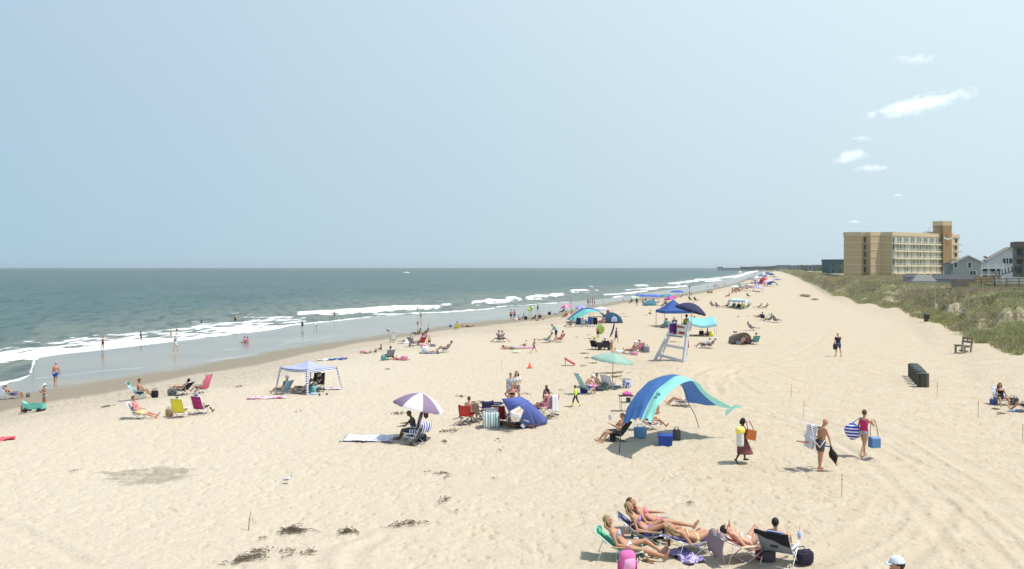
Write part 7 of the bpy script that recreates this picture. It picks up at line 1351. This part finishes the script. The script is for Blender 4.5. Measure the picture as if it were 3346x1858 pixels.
crowd([(2170, 930, 6, 'swim', 0, 'od', 'Tk', 'swimmer in the breakers beyond the blue umbrellas, first from the left'), (2190, 929, 8, 'swim', 0, 'ok', 'Tk', 'swimmer in the breakers beyond the blue umbrellas, second from the left'), (2204, 931, 8, 'swim', 0, 'rd', 'Tk', 'swimmer in the breakers beyond the blue umbrellas, third from the left'), (523, 1094, 10, 'swim', 0, 'od', 'Tk', 'lone swimmer with only the head above the foam', dict(lift=-.1)), (2292, 918, 6, 'swim', 0, 'od', 'Tk', 'tiny swimmer in the far breakers')], group='swimmers in the breakers')
crowd([(800, 1120, 22, 'sit_legs', 60, 'odk', 'Sp', 'left of two children in pink sitting together on the wet sand'), (809, 1120, 22, 'sit_legs', 20, 'odk', 'Sp', 'right of two children in pink sitting together on the wet sand'), (659, 1054, 21, 'sit_sand', 80, 'dk', 'Rk', 'surfer in a black wetsuit sitting behind a white board', dict(lift=.1)), (805, 1034, 14, 'swim', 0, 'ob', 'Tk', 'bather leaning on a white board at right of the surfers', dict(lift=-.2))])
def sboard(px, py, wpx, rz, c_, label, dz=.1, tilt=0, up=None, th=.05, name='surfboard', wid=.27):
    g = ground(px, py); k = g.y / F; L = wpx * k / 2; o = empty(name, (g.x, g.y, max(g.z, SEA) + dz), rz, label, 'board')
    m = MB().rings([(V((x * L, 0, .10 * abs(x) ** 3)), V((0, wid * w_, 0)), V((0, 0, th * w_ + .008))) for x, w_ in ((-1, .05), (-.85, .55), (-.4, .95), (.1, 1), (.6, .8), (.9, .4), (1, .04))], 14).build('board', c_, o, True); m.rotation_euler = (R(up or 0), R(tilt), 0); return o
sboard(645, 1054, 44, 4, wht, 'white surfboard floating beside the sitting surfer'); sboard(768, 1036, 28, 8, wht, 'white surfboard held level by the standing surfer', dz=.7, tilt=-6); sboard(817, 1032, 24, 10, wht, 'white surfboard pointing up to the right in the water', dz=.3, tilt=-14)
sboard(2003, 1112, 60, -60, CL(45, 66, 130), 'tall navy surfboard leaning beside the walking person', dz=1.05, tilt=-66, up=60, wid=.32); sboard(1962, 1100, 26, 0, CL(120, 165, 60), 'round green skimboard held upright behind the black wagon', dz=.75, up=70, wid=.5, name='skimboard'); sboard(1688, 1152, 30, 4, PAT((160, 225, 225), (245, 240, 90), 2, .5), 'cyan and yellow bodyboard lying on the sand', wid=.28, name='bodyboard')
for px, py, lab in ((1729, 1012, 'lower half of the bright green float at the water edge'), (1738, 1006, 'upper half of the bright green float at the water edge')): p = at(px, py, ground(1734, 1024).y - .3); o = empty('green_float', p, 0, lab, 'float'); MB().ell((0, 0, 0), (.26, .08, .30), n=14).build('float', CL(190, 240, 80), o, True)
# umbrellas
U = lambda c_, **k: mat(hexc(*c_), .85, .06, 3, trans=.2)
for px, py, yt, r, c1, c2, lab, kw in [
 (1850, 1030, 993, .95, (235, 90, 165), (250, 190, 200), 'hot pink umbrella at the water edge left of the aqua canopy', dict(tilt=12, tdir=-60)), (1897, 1020, 998, .95, (150, 130, 225), (195, 185, 240), 'lilac umbrella rising just above the aqua canopy', dict(tilt=8)),
 (2072, 990, 966, 1.0, (190, 240, 190), (215, 245, 205), 'small pale lime umbrella at left of the blue umbrellas', {}), (2092, 985, 960, 1.5, (85, 110, 200), (110, 135, 215), 'leftmost royal blue umbrella in the far row', {}), (2116, 986, 961, 1.7, (75, 105, 205), (95, 125, 215), 'second royal blue umbrella in the far row', {}), (2132, 984, 961, 1.5, (70, 100, 200), (90, 125, 215), 'third royal blue umbrella in the far row', {}), (2148, 982, 962, 1.7, (95, 125, 220), (120, 150, 230), 'rightmost and palest royal blue umbrella in the far row', {}),
 (2178, 984, 960, 1.5, (80, 130, 190), (90, 170, 160), 'teal blue umbrella partly behind the rainbow one', {}), (2190, 988, 967, 1.35, (225, 60, 90), (170, 130, 230), 'rainbow umbrella with red and lilac panels behind the blue tent', dict(tilt=14, tdir=-60)), (2213, 972, 948, 1.9, (60, 95, 195), (75, 110, 205), 'single royal blue umbrella farther along behind the pop up tent', {}),
 (2541, 930, 910, 1.75, (125, 130, 200), (105, 112, 190), 'lone violet blue umbrella at the right edge of the far crowd', {}), (2400, 948, 932, 1.6, (228, 240, 240), (205, 225, 235), 'small white umbrella at left of the far crowd', {}), (2452, 944, 927, 1.5, (215, 185, 205), (235, 225, 235), 'pale pink umbrella in the far crowd', {}), (2468, 938, 921, 1.6, (90, 110, 175), (70, 95, 165), 'indigo umbrella in the middle of the far crowd', {}), (2422, 942, 926, 1.4, (110, 190, 190), (90, 170, 175), 'teal umbrella in the far crowd', {}), (2478, 928, 912, 1.7, (80, 95, 150), (230, 230, 238), 'navy and white umbrella in the far crowd', {}), (2490, 919, 905, 1.7, (120, 165, 205), (150, 190, 220), 'light blue umbrella in the far crowd', {}), (2440, 936, 920, 1.5, (225, 215, 185), (205, 190, 160), 'cream umbrella in the far crowd', {}), (2455, 924, 909, 1.7, (60, 100, 170), (90, 130, 190), 'ocean blue umbrella in the far crowd', {}), (2530, 914, 902, 1.8, (100, 120, 165), (80, 100, 150), 'greyish blue umbrella at the top right of the far crowd', {}), (2515, 900, 891, 2.2, (70, 110, 165), (60, 100, 150), 'wide steel blue umbrella near the vanishing point', {}), (2480, 906, 896, 2.0, (200, 215, 225), (170, 195, 215), 'pale grey umbrella near the vanishing point', {}),
 (2437, 950, 934, 2.4, (120, 120, 112), (150, 148, 138), 'wide flat grey umbrella in the far crowd', {})]:
    umbrella(px, py, yt, r, U(c1), U(c2), lab, rise=.42, **kw)
pup_tent(2125, 998, 42, 979, mat(hexc(115, 185, 225), .8, .06, 3), None, 'low sky blue tent in front of the royal blue umbrella row', skew=0)
# chairs and sitters
seats([(1383, 1098, 70, 'm', 'okf', 'Wk', 'lounge_up', 'dark red chair at the wash, right of two', 'dark haired person reclining in the right dark red chair'), (1358, 1098, 75, 'm', 'ok', 'Tk', 'lounge_up', 'dark red chair at the wash, left of two', 'dark haired person lying back in the left dark red chair'),
 (1493, 1076, 10, 'y', 'tb', 'Tk', 'low', 'yellow and white chair by the water edge', 'person sitting in the yellow and white chair by the water'), (1270, 1175, 30, 's', 'ob', 'Ss Hn', 'low', 'grey blue chair beside the pink bag left of centre', 'person in grey sitting in the grey blue chair'), (1284, 1118, 20, 'w', 'tb', 'Hn', 'low', 'chair with a white and navy towel nearest the wash', 'person hidden behind the white and navy chair', dict(ckw=dict(bl=.8, rec=24))),
 (1352, 1129, -40, 's', 'tg', 'Ss Hs', 'low', 'pale grey chair in the middle of the centre left group', 'person in grey sitting in the pale grey chair'), (1374, 1127, 40, 'r', 'rb', 'Tr', 'low', 'red chair in the centre left group', 'sunburnt person in the red chair of the centre left group'), (1452, 1150, 80, 'g', 'odf', 'Bk', 'lounge_up', 'greenish low chair at right of the centre left group', 'dark haired woman with raised knees and arms behind her head'),
 (1628, 1117, 100, 'n', 'rg', 'Tn', 'low', 'navy chair, left of the pair facing apart at centre', 'older person in the left chair of the pair at centre', dict(hatc=('cap', 's'))), (1643, 1116, -70, 'm', 'fb', 'Sw Hk', 'low', 'dark red chair, right of the pair facing apart at centre', 'person in a white shirt in the right chair of the pair'),
 (1784, 1119, 80, 'e', 'tb', 'Tt', 'lounge', 'light blue lounger beneath the man in the teal shirt', 'person lying on the light blue lounger'), (1826, 1117, 100, 'o', 'rb', 'Tr', 'low', 'reddish chair right of the man in the teal shirt', 'sunburnt person in the reddish chair'), (1705, 1044, 60, 'w', 'rb', 'Tw', 'low', 'white chair next to the two shirtless men', 'sunburnt person sitting between bags near the two shirtless men'), (1761, 1047, 150, 'n', 'tb', 'Sn Hn', 'chair', 'navy chair near the boy in black', 'person in a navy shirt sitting near the wash'), (1740, 1046, 60, 'k', 'ob', 'Tk', 'lounge', 'black low chair left of the navy shirted sitter', 'person reclining in the black low chair'),
 (1845, 1038, 30, 'o', 'rb', 'Tr', 'low', 'coral chair left of the aqua canopy', 'sunburnt person in the coral chair'), (1836, 1022, 60, 'k', 'ok', 'Tk', 'low', 'black chair behind the coral chair', 'person in the black chair behind the coral one'), (1862, 1068, 90, 'g', 'ob', 'Tg', 'low', 'olive chair at the left end of the row under the aqua canopy', 'person in the olive chair at the left end of the row'),
 (1888, 1067, 10, 'n', 'ob', 'Sn Hk', 'chair', 'navy chair second in the row under the aqua canopy', 'person seen over the navy chair second in the row', dict(ckw=dict(rec=12, bl=.8, sh=.3))), (1906, 1067, -20, 'e', 'tb', 'Sy Hb', 'chair', 'light blue chair third in the row under the aqua canopy', 'person in a yellow shirt third in the row', dict(ckw=dict(rec=12))), (1927, 1067, 5, 'b', 'ok', 'Sk Hk', 'chair', 'bright navy high chair in the middle of the row', 'person in black leaning over the bright navy chair', dict(ckw=dict(rec=10, bl=.85, sh=.34))), (1945, 1066, -10, 'k', 'ob', 'Sg Hk', 'chair', 'black chair at the right end of the row', 'person in the black chair at the right end of the row', dict(ckw=dict(rec=12, bl=.8, sh=.3))), (1962, 1058, 70, 's', 'rb', 'Tr', 'low', 'grey chair behind the right end of the row', 'sunburnt person under the right side of the aqua canopy'),
 (2060, 1156, 70, 'o', 'rb', 'Bm', 'low', 'reddish brown chair left of the lifeguard stand', 'woman in a white hat left of the lifeguard stand', dict(hatc=('brim', 'w'))), (2083, 1150, 30, 'p', 'rb', 'Sp Hw', 'chair', 'pink chair beside the grey cooler left of the stand', 'person in a white cap beside the grey cooler', dict(hatc=('cap', 'w'))), (1974, 1142, 10, 'k', 'ok', 'Sk Hk', 'chair', 'black chair behind the dark folding wagon', 'person in a white sun hat behind the dark wagon', dict(hatc=('brim', 'w'))), (1946, 1141, -30, 'k', 'ok', 'Sy Hk', 'chair', 'black chair under the lime parasol hat', 'person with a lime green hat left of the dark wagon', dict(hatc=('brim', 'y'))),
 (2316, 1137, 70, 'r', 'ob', 'Tk', 'lounge_up', 'red chair in front of the cyan shade', 'person in a white cap reclining in the red chair', dict(hatc=('cap', 'w'))), (2298, 1137, 80, 's', 'ob', 'Sw Hk', 'lounge_up', 'grey chair left of the red one before the cyan shade', 'person in a white cap reclining in the grey chair', dict(hatc=('cap', 'w'))), (2460, 1079, -80, 's', 'rb', 'Sn Hs', 'lounge', 'lavender chair up the beach behind the dome shelter', 'person reclining to the right in the lavender chair'), (2465, 1124, 10, 't', 'fb', 'Sg Hk', 'low', 'pale teal striped chair right of the dome shelter', 'person hidden in the pale teal chair'),
 (2170, 1070, 40, 'e', 'ob', 'Ss Hn', 'chair', 'light blue chair under the left side of the pop up tent', 'person in grey under the left side of the pop up tent'), (2182, 1071, -30, 't', 'tb', 'St Hn', 'chair', 'teal chair under the pop up tent', 'person in teal under the pop up tent'), (2200, 1066, 10, 's', 'tg', 'Ss Hk', 'chair', 'grey chair behind the lifeguard stand top', 'grey haired person behind the lifeguard stand top'), (2262, 1062, 60, 'k', 'ob', 'Tk', 'chair', 'dark chair by the right pole of the pop up tent', 'person by the right pole of the pop up tent')])
seats([(2330, 1002, -70, 's', 'ob', 'Sk Hk', 'low', 'grey chair left of the pale cyan cabana', 'person lying back left of the pale cyan cabana'), (2348, 1005, -60, 's', 'od', 'Tk', 'lounge', 'long dark lounger left of the pale cyan cabana', 'person in the long dark lounger by the cabana'), (2374, 1004, 80, 'k', 'ob', 'Tk', 'low', 'dark chair at the left leg of the pale cyan cabana', 'person at the left leg of the pale cyan cabana'), (2395, 1006, 10, 'g', 'od', 'Sg Hk', 'low', 'green grey chair under the pale cyan cabana', 'person in green grey under the pale cyan cabana'), (2413, 1008, -10, 'k', 'ok', 'Sk Hk', 'low', 'black chair under the pale cyan cabana', 'person in black under the pale cyan cabana'), (2422, 1008, 10, 'y', 'ob', 'Sy Hk', 'low', 'mustard chair under the pale cyan cabana', 'person in mustard under the pale cyan cabana'), (2442, 1006, 60, 's', 'tb', 'Ss Hk', 'chair', 'grey chair at the right leg of the pale cyan cabana', 'dark haired person at the right leg of the cabana'),
 (2478, 1008, 80, 'c', 'ob', 'Tg', 'lounge', 'brown chair right of the pale cyan cabana', 'person reclining right of the pale cyan cabana'), (2500, 1008, 60, 'o', 'tb', 'Tw', 'low', 'rust coloured chair at far right of the cabana', 'person in the rust coloured chair right of the cabana', dict(hatc=('cap', 'w'))), (2378, 970, 60, 'm', 'ob', 'Tk', 'low', 'dark red chair behind the pale cyan cabana', 'person in the dark red chair behind the cabana'), (2447, 970, -60, 'g', 'ob', 'Tg', 'lounge', 'dull green lounger behind the pale cyan cabana', 'person on the dull green lounger behind the cabana'), (2224, 972, 70, 's', 'od', 'Tk', 'lounge', 'dark lounger under the single blue umbrella', 'person on the dark lounger under the single blue umbrella'), (2258, 982, -60, 'k', 'ok', 'Tk', 'lounge', 'black reclining chair alone behind the tent, left of two', 'person in the left black reclining chair behind the tent'), (2276, 984, -60, 'k', 'ok', 'To', 'lounge', 'black reclining chair alone behind the tent, right of two', 'person in the right black reclining chair behind the tent'),
 (2495, 1045, -40, 'n', 'ok', 'Sk Hw', 'low', 'navy chair in the group right of the cabana', 'person in a dark towel in the group right of the cabana'), (2512, 1050, 60, 'k', 'ob', 'Tk', 'low', 'black chair in the middle of the upper right group', 'dark figure in the middle of the upper right group'), (2538, 1053, -60, 's', 'ob', 'Ts', 'lounge_up', 'grey chair at the right of the upper right group', 'person with raised knees at right of the upper right group'), (2060, 990, 60, 'm', 'od', 'Sm Hk', 'chair', 'maroon chair under the lime umbrella', 'person in maroon under the lime umbrella'), (2163, 1002, 70, 's', 'ob', 'Tm', 'lounge', 'mauve chair left of the pop up tent', 'person in the mauve chair left of the pop up tent'), (2180, 998, -50, 'g', 'ob', 'Tk', 'low', 'olive chair behind the pop up tent', 'person in the olive chair behind the pop up tent')])
crowd([(1530, 1068, 9, 'supine', 80, 'ob', 'Tk', 'person lying by the water right of the yellow chair'), (1512, 1068, 12, 'sit_back', -70, 'ok', 'Wk', 'dark person leaning back right of the yellow chair'), (1322, 1116, 8, 'prone', -80, 'ok', 'Sw Hk', 'person in white lying face down near the wash'), (1210, 1152, 12, 'sit_back', 70, 'ob', 'Tm', 'person leaning back beside the pink bag near the cabana top'), (1228, 1152, 16, 'sit_sand', 60, 'ob', 'Sg Tk', 'person in grey sitting left of the long haired woman'), (1306, 1176, 13, 'prone', 60, 'rb', 'Tp', 'sunburnt person lying by the bright pink bag'), (1412, 1153, 10, 'supine', 70, 'ob', 'Tg', 'person lying on grey towels at right of the centre left group'), (1670, 1140, 14, 'prone', 80, 'tb', 'Ts', 'person lying face down on a grey towel left of the running boy'), (1716, 1130, 20, 'sit_back', 60, 'rk', 'Sw Tm', 'dark haired woman in red and white leaning back near the running boy'), (2275, 1098, 8, 'supine', 90, 'od', 'Tg', 'person lying in the shade left under the cyan cloth'), (2482, 1034, 8, 'supine', 80, 'ob', 'Tk', 'person lying on a pink towel at upper right'), (1777, 1045, 10, 'sit_back', 60, 'rb', 'Tr', 'small sunburnt child right of the navy shirted sitter'), (1800, 1027, 12, 'sit_sand', 30, 'tb', 'Te', 'person sitting by the black chair back near the wash'),
 (1338, 1134, 20, 'sit_sand', -60, 'tg', 'Ss Hb', 'grey haired person sitting left of the pale grey chair'), (1196, 1155, 8, 'supine', 80, 'ob', 'Tn', 'person lying flat beside the small magenta bag'), (1392, 1128, 14, 'sit_back', 70, 'rb', 'Bp', 'woman in pink leaning back left of the child in yellow'), (1428, 1152, 8, 'prone', 70, 'ob', 'Tk', 'person lying face down right of the white bundle'), (1296, 1176, 16, 'sit_sand', 90, 'rb', 'Tr', 'sunburnt person sitting between the grey blue chair and the pink bag'), (1650, 1140, 12, 'sit_back', 70, 'tb', 'Sw Tn', 'child leaning back at the left end of the pale blue towel'), (1696, 1046, 18, 'sit_sand', 60, 'rb', 'Tm', 'sunburnt person sitting right beside the two shirtless men'), (1752, 1048, 12, 'sit_back', -60, 'ob', 'Tk', 'person leaning back left of the navy shirted sitter'), (1796, 1118, 12, 'sit_back', 60, 'tb', 'St Tn', 'child leaning back on the light blue lounger side'), (1915, 1062, 20, 'sit_sand', 30, 'ok', 'Sk Hk', 'person in black sitting on the sand under the aqua canopy'), (1936, 1058, 20, 'sit_sand', 90, 'rb', 'Sw Tn', 'person in white sitting deeper under the aqua canopy'), (1972, 1056, 18, 'sit_back', 60, 'rb', 'Tp', 'sunburnt person leaning back between canopy and slate blue tent'), (2110, 984, 14, 'sit_sand', 60, 'ob', 'Sm Tk', 'person in maroon sitting under the blue umbrella row'), (2136, 986, 14, 'sit_sand', 20, 'ok', 'Sn Tk', 'person in navy sitting under the blue umbrella row'), (2150, 990, 12, 'sit_back', 60, 'rb', 'Tr', 'sunburnt person leaning back right of the blue umbrella row'), (2172, 995, 13, 'sit_sand', 120, 'ob', 'Sr Tk', 'person in red sitting under the rainbow umbrella'), (2406, 1008, 12, 'sit_sand', 60, 'ob', 'Ss Tk', 'person in grey on the sand under the pale cyan cabana'), (2432, 1008, 12, 'sit_sand', -60, 'ok', 'Sn Tk', 'person in navy on the sand under the pale cyan cabana')])
# bags, towels and small gear between them
for px, py, w_, d, h, c_, lab in [(1393, 1100, .4, .3, .3, 'p', 'pink bag by the two dark red chairs'), (1253, 1177, .36, .3, .36, 't', 'aqua bucket bag left of the grey blue chair'), (1322, 1176, .5, .36, .3, 'p', 'big pale pink bag right of the lying person'), (1388, 1152, .5, .4, .5, 'w', 'white bundle at right of the centre left group'), (1186, 1153, .4, .3, .2, 'p', 'small magenta bag at left end of the row of bathers'), (1384, 1134, .5, .4, .25, 'p', 'pale pink bag near the child in yellow'), (1414, 1131, .5, .3, .2, 's', 'lilac bag right of the child in yellow'), (1686, 1047, .6, .4, .35, 'w', 'white bag at the feet of the two shirtless men'), (1718, 1044, .5, .4, .5, 'k', 'black backpack right of the two shirtless men'), (1795, 1028, .5, .3, .5, 'k', 'black bag alone at the wash'), (1816, 1027, .6, .3, .3, 'e', 'light blue cooler near the wash'), (2111, 1151, .55, .4, .5, 's', 'square grey cooler bag left of the lifeguard stand'), (2096, 1148, .4, .2, .6, 'k', 'black and white bag beside the grey cooler bag'), (2027, 1155, .8, .4, .25, 'w', 'white towel heap between the two toddlers'), (2073, 1160, .5, .4, .25, 'p', 'pink towel heap left of the lifeguard stand'), (2292, 1097, .45, .3, .5, 'k', 'black backpack in the shade under the cyan cloth'), (2413, 1124, .5, .4, .3, 'e', 'light blue bag in front of the dome shelter'), (2114, 1030, .5, .4, .2, 'w', 'white towel beside the lone yellow green sitter'), (2430, 1004, .6, .4, .5, 'y', 'mustard bag at the near leg of the pale cyan cabana'), (1991, 1052, .7, .4, .4, 'k', 'black bag at the mouth of the slate blue tent'), (2518, 1030, .5, .4, .3, 'w', 'white bag in the upper right group'), (2449, 1031, .5, .3, .14, 'w', 'white towel alone on the sand up the beach'), (2412, 1035, .3, .2, .1, 'g', 'small dark thing on the sand up the beach'), (2402, 1086, .4, .2, .12, 'k', 'dark shoes up the beach left of the dome shelter'), (2389, 1104, .4, .2, .12, 'k', 'dark shoes nearest the dome shelter')]:
    tote(px, py, w_, d, h, CL(*cols[c_]), lab, handles=h > .3)
for px, py, w_, l_, c_, lab in [(1103, 1174, 1.4, .6, 'b', 'blue towel with bags on it behind the striped cabana'), (1062, 1176, 1.2, .4, 'w', 'white towel just behind the striped cabana roof'), (1405, 1154, 1.6, .5, 's', 'grey towel spread at right of the centre left group'), (1686, 1136, 1.6, .7, 'e', 'pale blue towel under the face down sunbather'), (1722, 1137, 1.4, .6, 'p', 'pink towel near the running boy'), (2488, 1036, 1.6, .4, 'r', 'red and pink towel at upper right'), (1325, 1120, 1.4, .5, 'w', 'white towel near the wash')]: drape(px, py, w_, l_, 0, CL(*cols[c_]), lab, crumple=.05)
g = ground(1490, 1066); o = empty('beach_ball', ground(1472, 1068) + V((0, 0, .18)), 0, 'small blue ball at the water edge left of the yellow chair', 'ball'); MB().ell((0, 0, 0), (.2, .2, .2), n=14).build('ball', CL(50, 110, 190), o, True)
o = empty('beach_ball', ground(2324, 1099) + V((0, 0, .25)), 0, 'lime yellow ball under the right pole of the cyan cloth', 'ball'); MB().ell((0, 0, 0), (.27, .27, .27), n=14).build('ball', CL(220, 230, 60), o, True)
g = ground(1974, 1143); o = empty('beach_wagon', g, 4, 'dark folding wagon among the chairs behind the green umbrella', 'wagon'); MB().box((0, 0, .42), (1.1, .5, .42), taper=1.08).build('tub', CL(60, 58, 72), o)
for x in (-.4, .4): MB().box((x, 0, .1), (.12, .6, .22)).build('wheel', blackm, o)
# ================================================================ far crowd
rd = random.Random(11)
far = [(2313, 943, 10), (2334, 940, 15), (2340, 940, 14), (2347, 941, 13), (2367, 930, 9), (2384, 938, 8), (2413, 929, 9), (2437, 932, 10), (2466, 898, 8), (2462, 918, 9), (2372, 932, 6), (2445, 915, 7), (2430, 928, 8), (2507, 937, 9)]
for i, (px, py, h_) in enumerate(far):
    person(px, py, rd.uniform(0, 360), rd.choice(['stand', 'step', 'walk']), hpx=h_, skin=rd.choice(['tan', 'olive', 'red']), hair=rd.choice(['dark', 'brown', 'blond']), wear=Wr(rd.choice(['Tk', 'Tn', 'Wk', 'Tb Sw', 'Bm'])), label='tiny standing figure on the far beach near the vanishing point of the shore', group='tiny figures standing on the far beach')
for i in range(78):
    px = rd.uniform(2392, 2512); t = (px - 2392) / 120; py = rd.uniform(962 - 40 * t, 956 - 62 * t) if i % 2 else rd.uniform(955 - 20 * t, 950 - 50 * t); py = max(895, py)
    person(px, py, rd.uniform(0, 360), rd.choice(['chair', 'low', 'sit_sand']), h=1.7, skin=rd.choice(['tan', 'olive', 'red', 'brown']), hair=rd.choice(['dark', 'brown', 'blond']), wear=Wr(rd.choice(['Tk', 'Tn', 'Wk', 'Ts Sw', 'Bp', 'Tk Sb', 'Tk Sr'])), label='tiny seated figure among the umbrellas of the dense far crowd', group='tiny seated figures in the far crowd')
for px, py in ((2313, 958), (2319, 958), (2326, 958)): person(px, py, 0, 'sit_sand', h=1.7, skin='olive', hair='dark', wear=Wr('Tk'), label='one of three people sitting in a row on the bare far sand', group='three people sitting in a row on the far sand')
for px, py, yt, wd, c_, lab in [(2472, 916, 899, 16, (236, 238, 240), 'white peaked tent in the far crowd'), (2496, 900, 888, 10, (240, 242, 244), 'small far white peaked tent'), (2512, 905, 888, 18, (70, 105, 160), 'steel blue far tent at the top of the crowd'), (2522, 908, 890, 14, (60, 95, 150), 'darker blue far tent at the right of the crowd'), (2486, 908, 895, 14, (90, 130, 180), 'light blue far tent at the left of the crowd'), (2500, 912, 896, 12, (110, 120, 190), 'violet blue far tent in the middle of the crowd'), (2505, 898, 887, 12, (80, 120, 175), 'smallest far blue tent behind the others')]:
    popup(px, py, wd, yt, yt + (py - yt) * .38, U(c_), lab, val=.35)
g = ground(2503, 934); k = g.y / F
for wd, ht, dy, c_, lab in ((17, 27, 0, (205, 60, 75), 'red arched canopy in the far crowd'), (20, 20, -3, (235, 200, 215), 'pale pink arch inside the red far canopy'), (17, 15, -6, (60, 95, 150), 'blue arched canopy in front of the red one')):
    o = empty('arched_canopy', g + V((.6 * dy * -.3, dy, 0)), 0, lab, 'canopy'); w_ = wd * k; h_ = ht * k * .95
    MB().grid(lambda u, v: (-w_ * (1 - .38 * v) * math.cos(math.pi * (.06 + .88 * u)), (1 - v) * 2.6, .3 + h_ * (1 - .36 * v) * math.sin(math.pi * (.06 + .88 * u))), 16, 3, .02).build('cloth', U(c_), o, True)
g = ground(2515, 934); o = empty('arched_canopy', g + V((0, -7, 0)), 0, 'aqua panel sweeping down at the right of the far red canopy', 'canopy'); MB().grid(lambda u, v: (-6 * k + u * 15 * k, v * 1.4, (17 - 14 * u ** 1.4) * k), 8, 3, .02).build('cloth', U((130, 215, 200)), o, True)
for i, (px, py) in enumerate([(2700, 918), (2706, 916)]): crowd([(px, py, 12, 'sit_sand', 60 + 60 * i, 'rb', 'Sr', ('left' if i == 0 else 'right') + ' of two red clad people sitting at the dune edge below the teal building')])
bpy.data.scenes.remove(tscene)
for o in list(col.objects):
    for k in ('_s', '_wL', '_wR'):
        if k in o: del o[k]
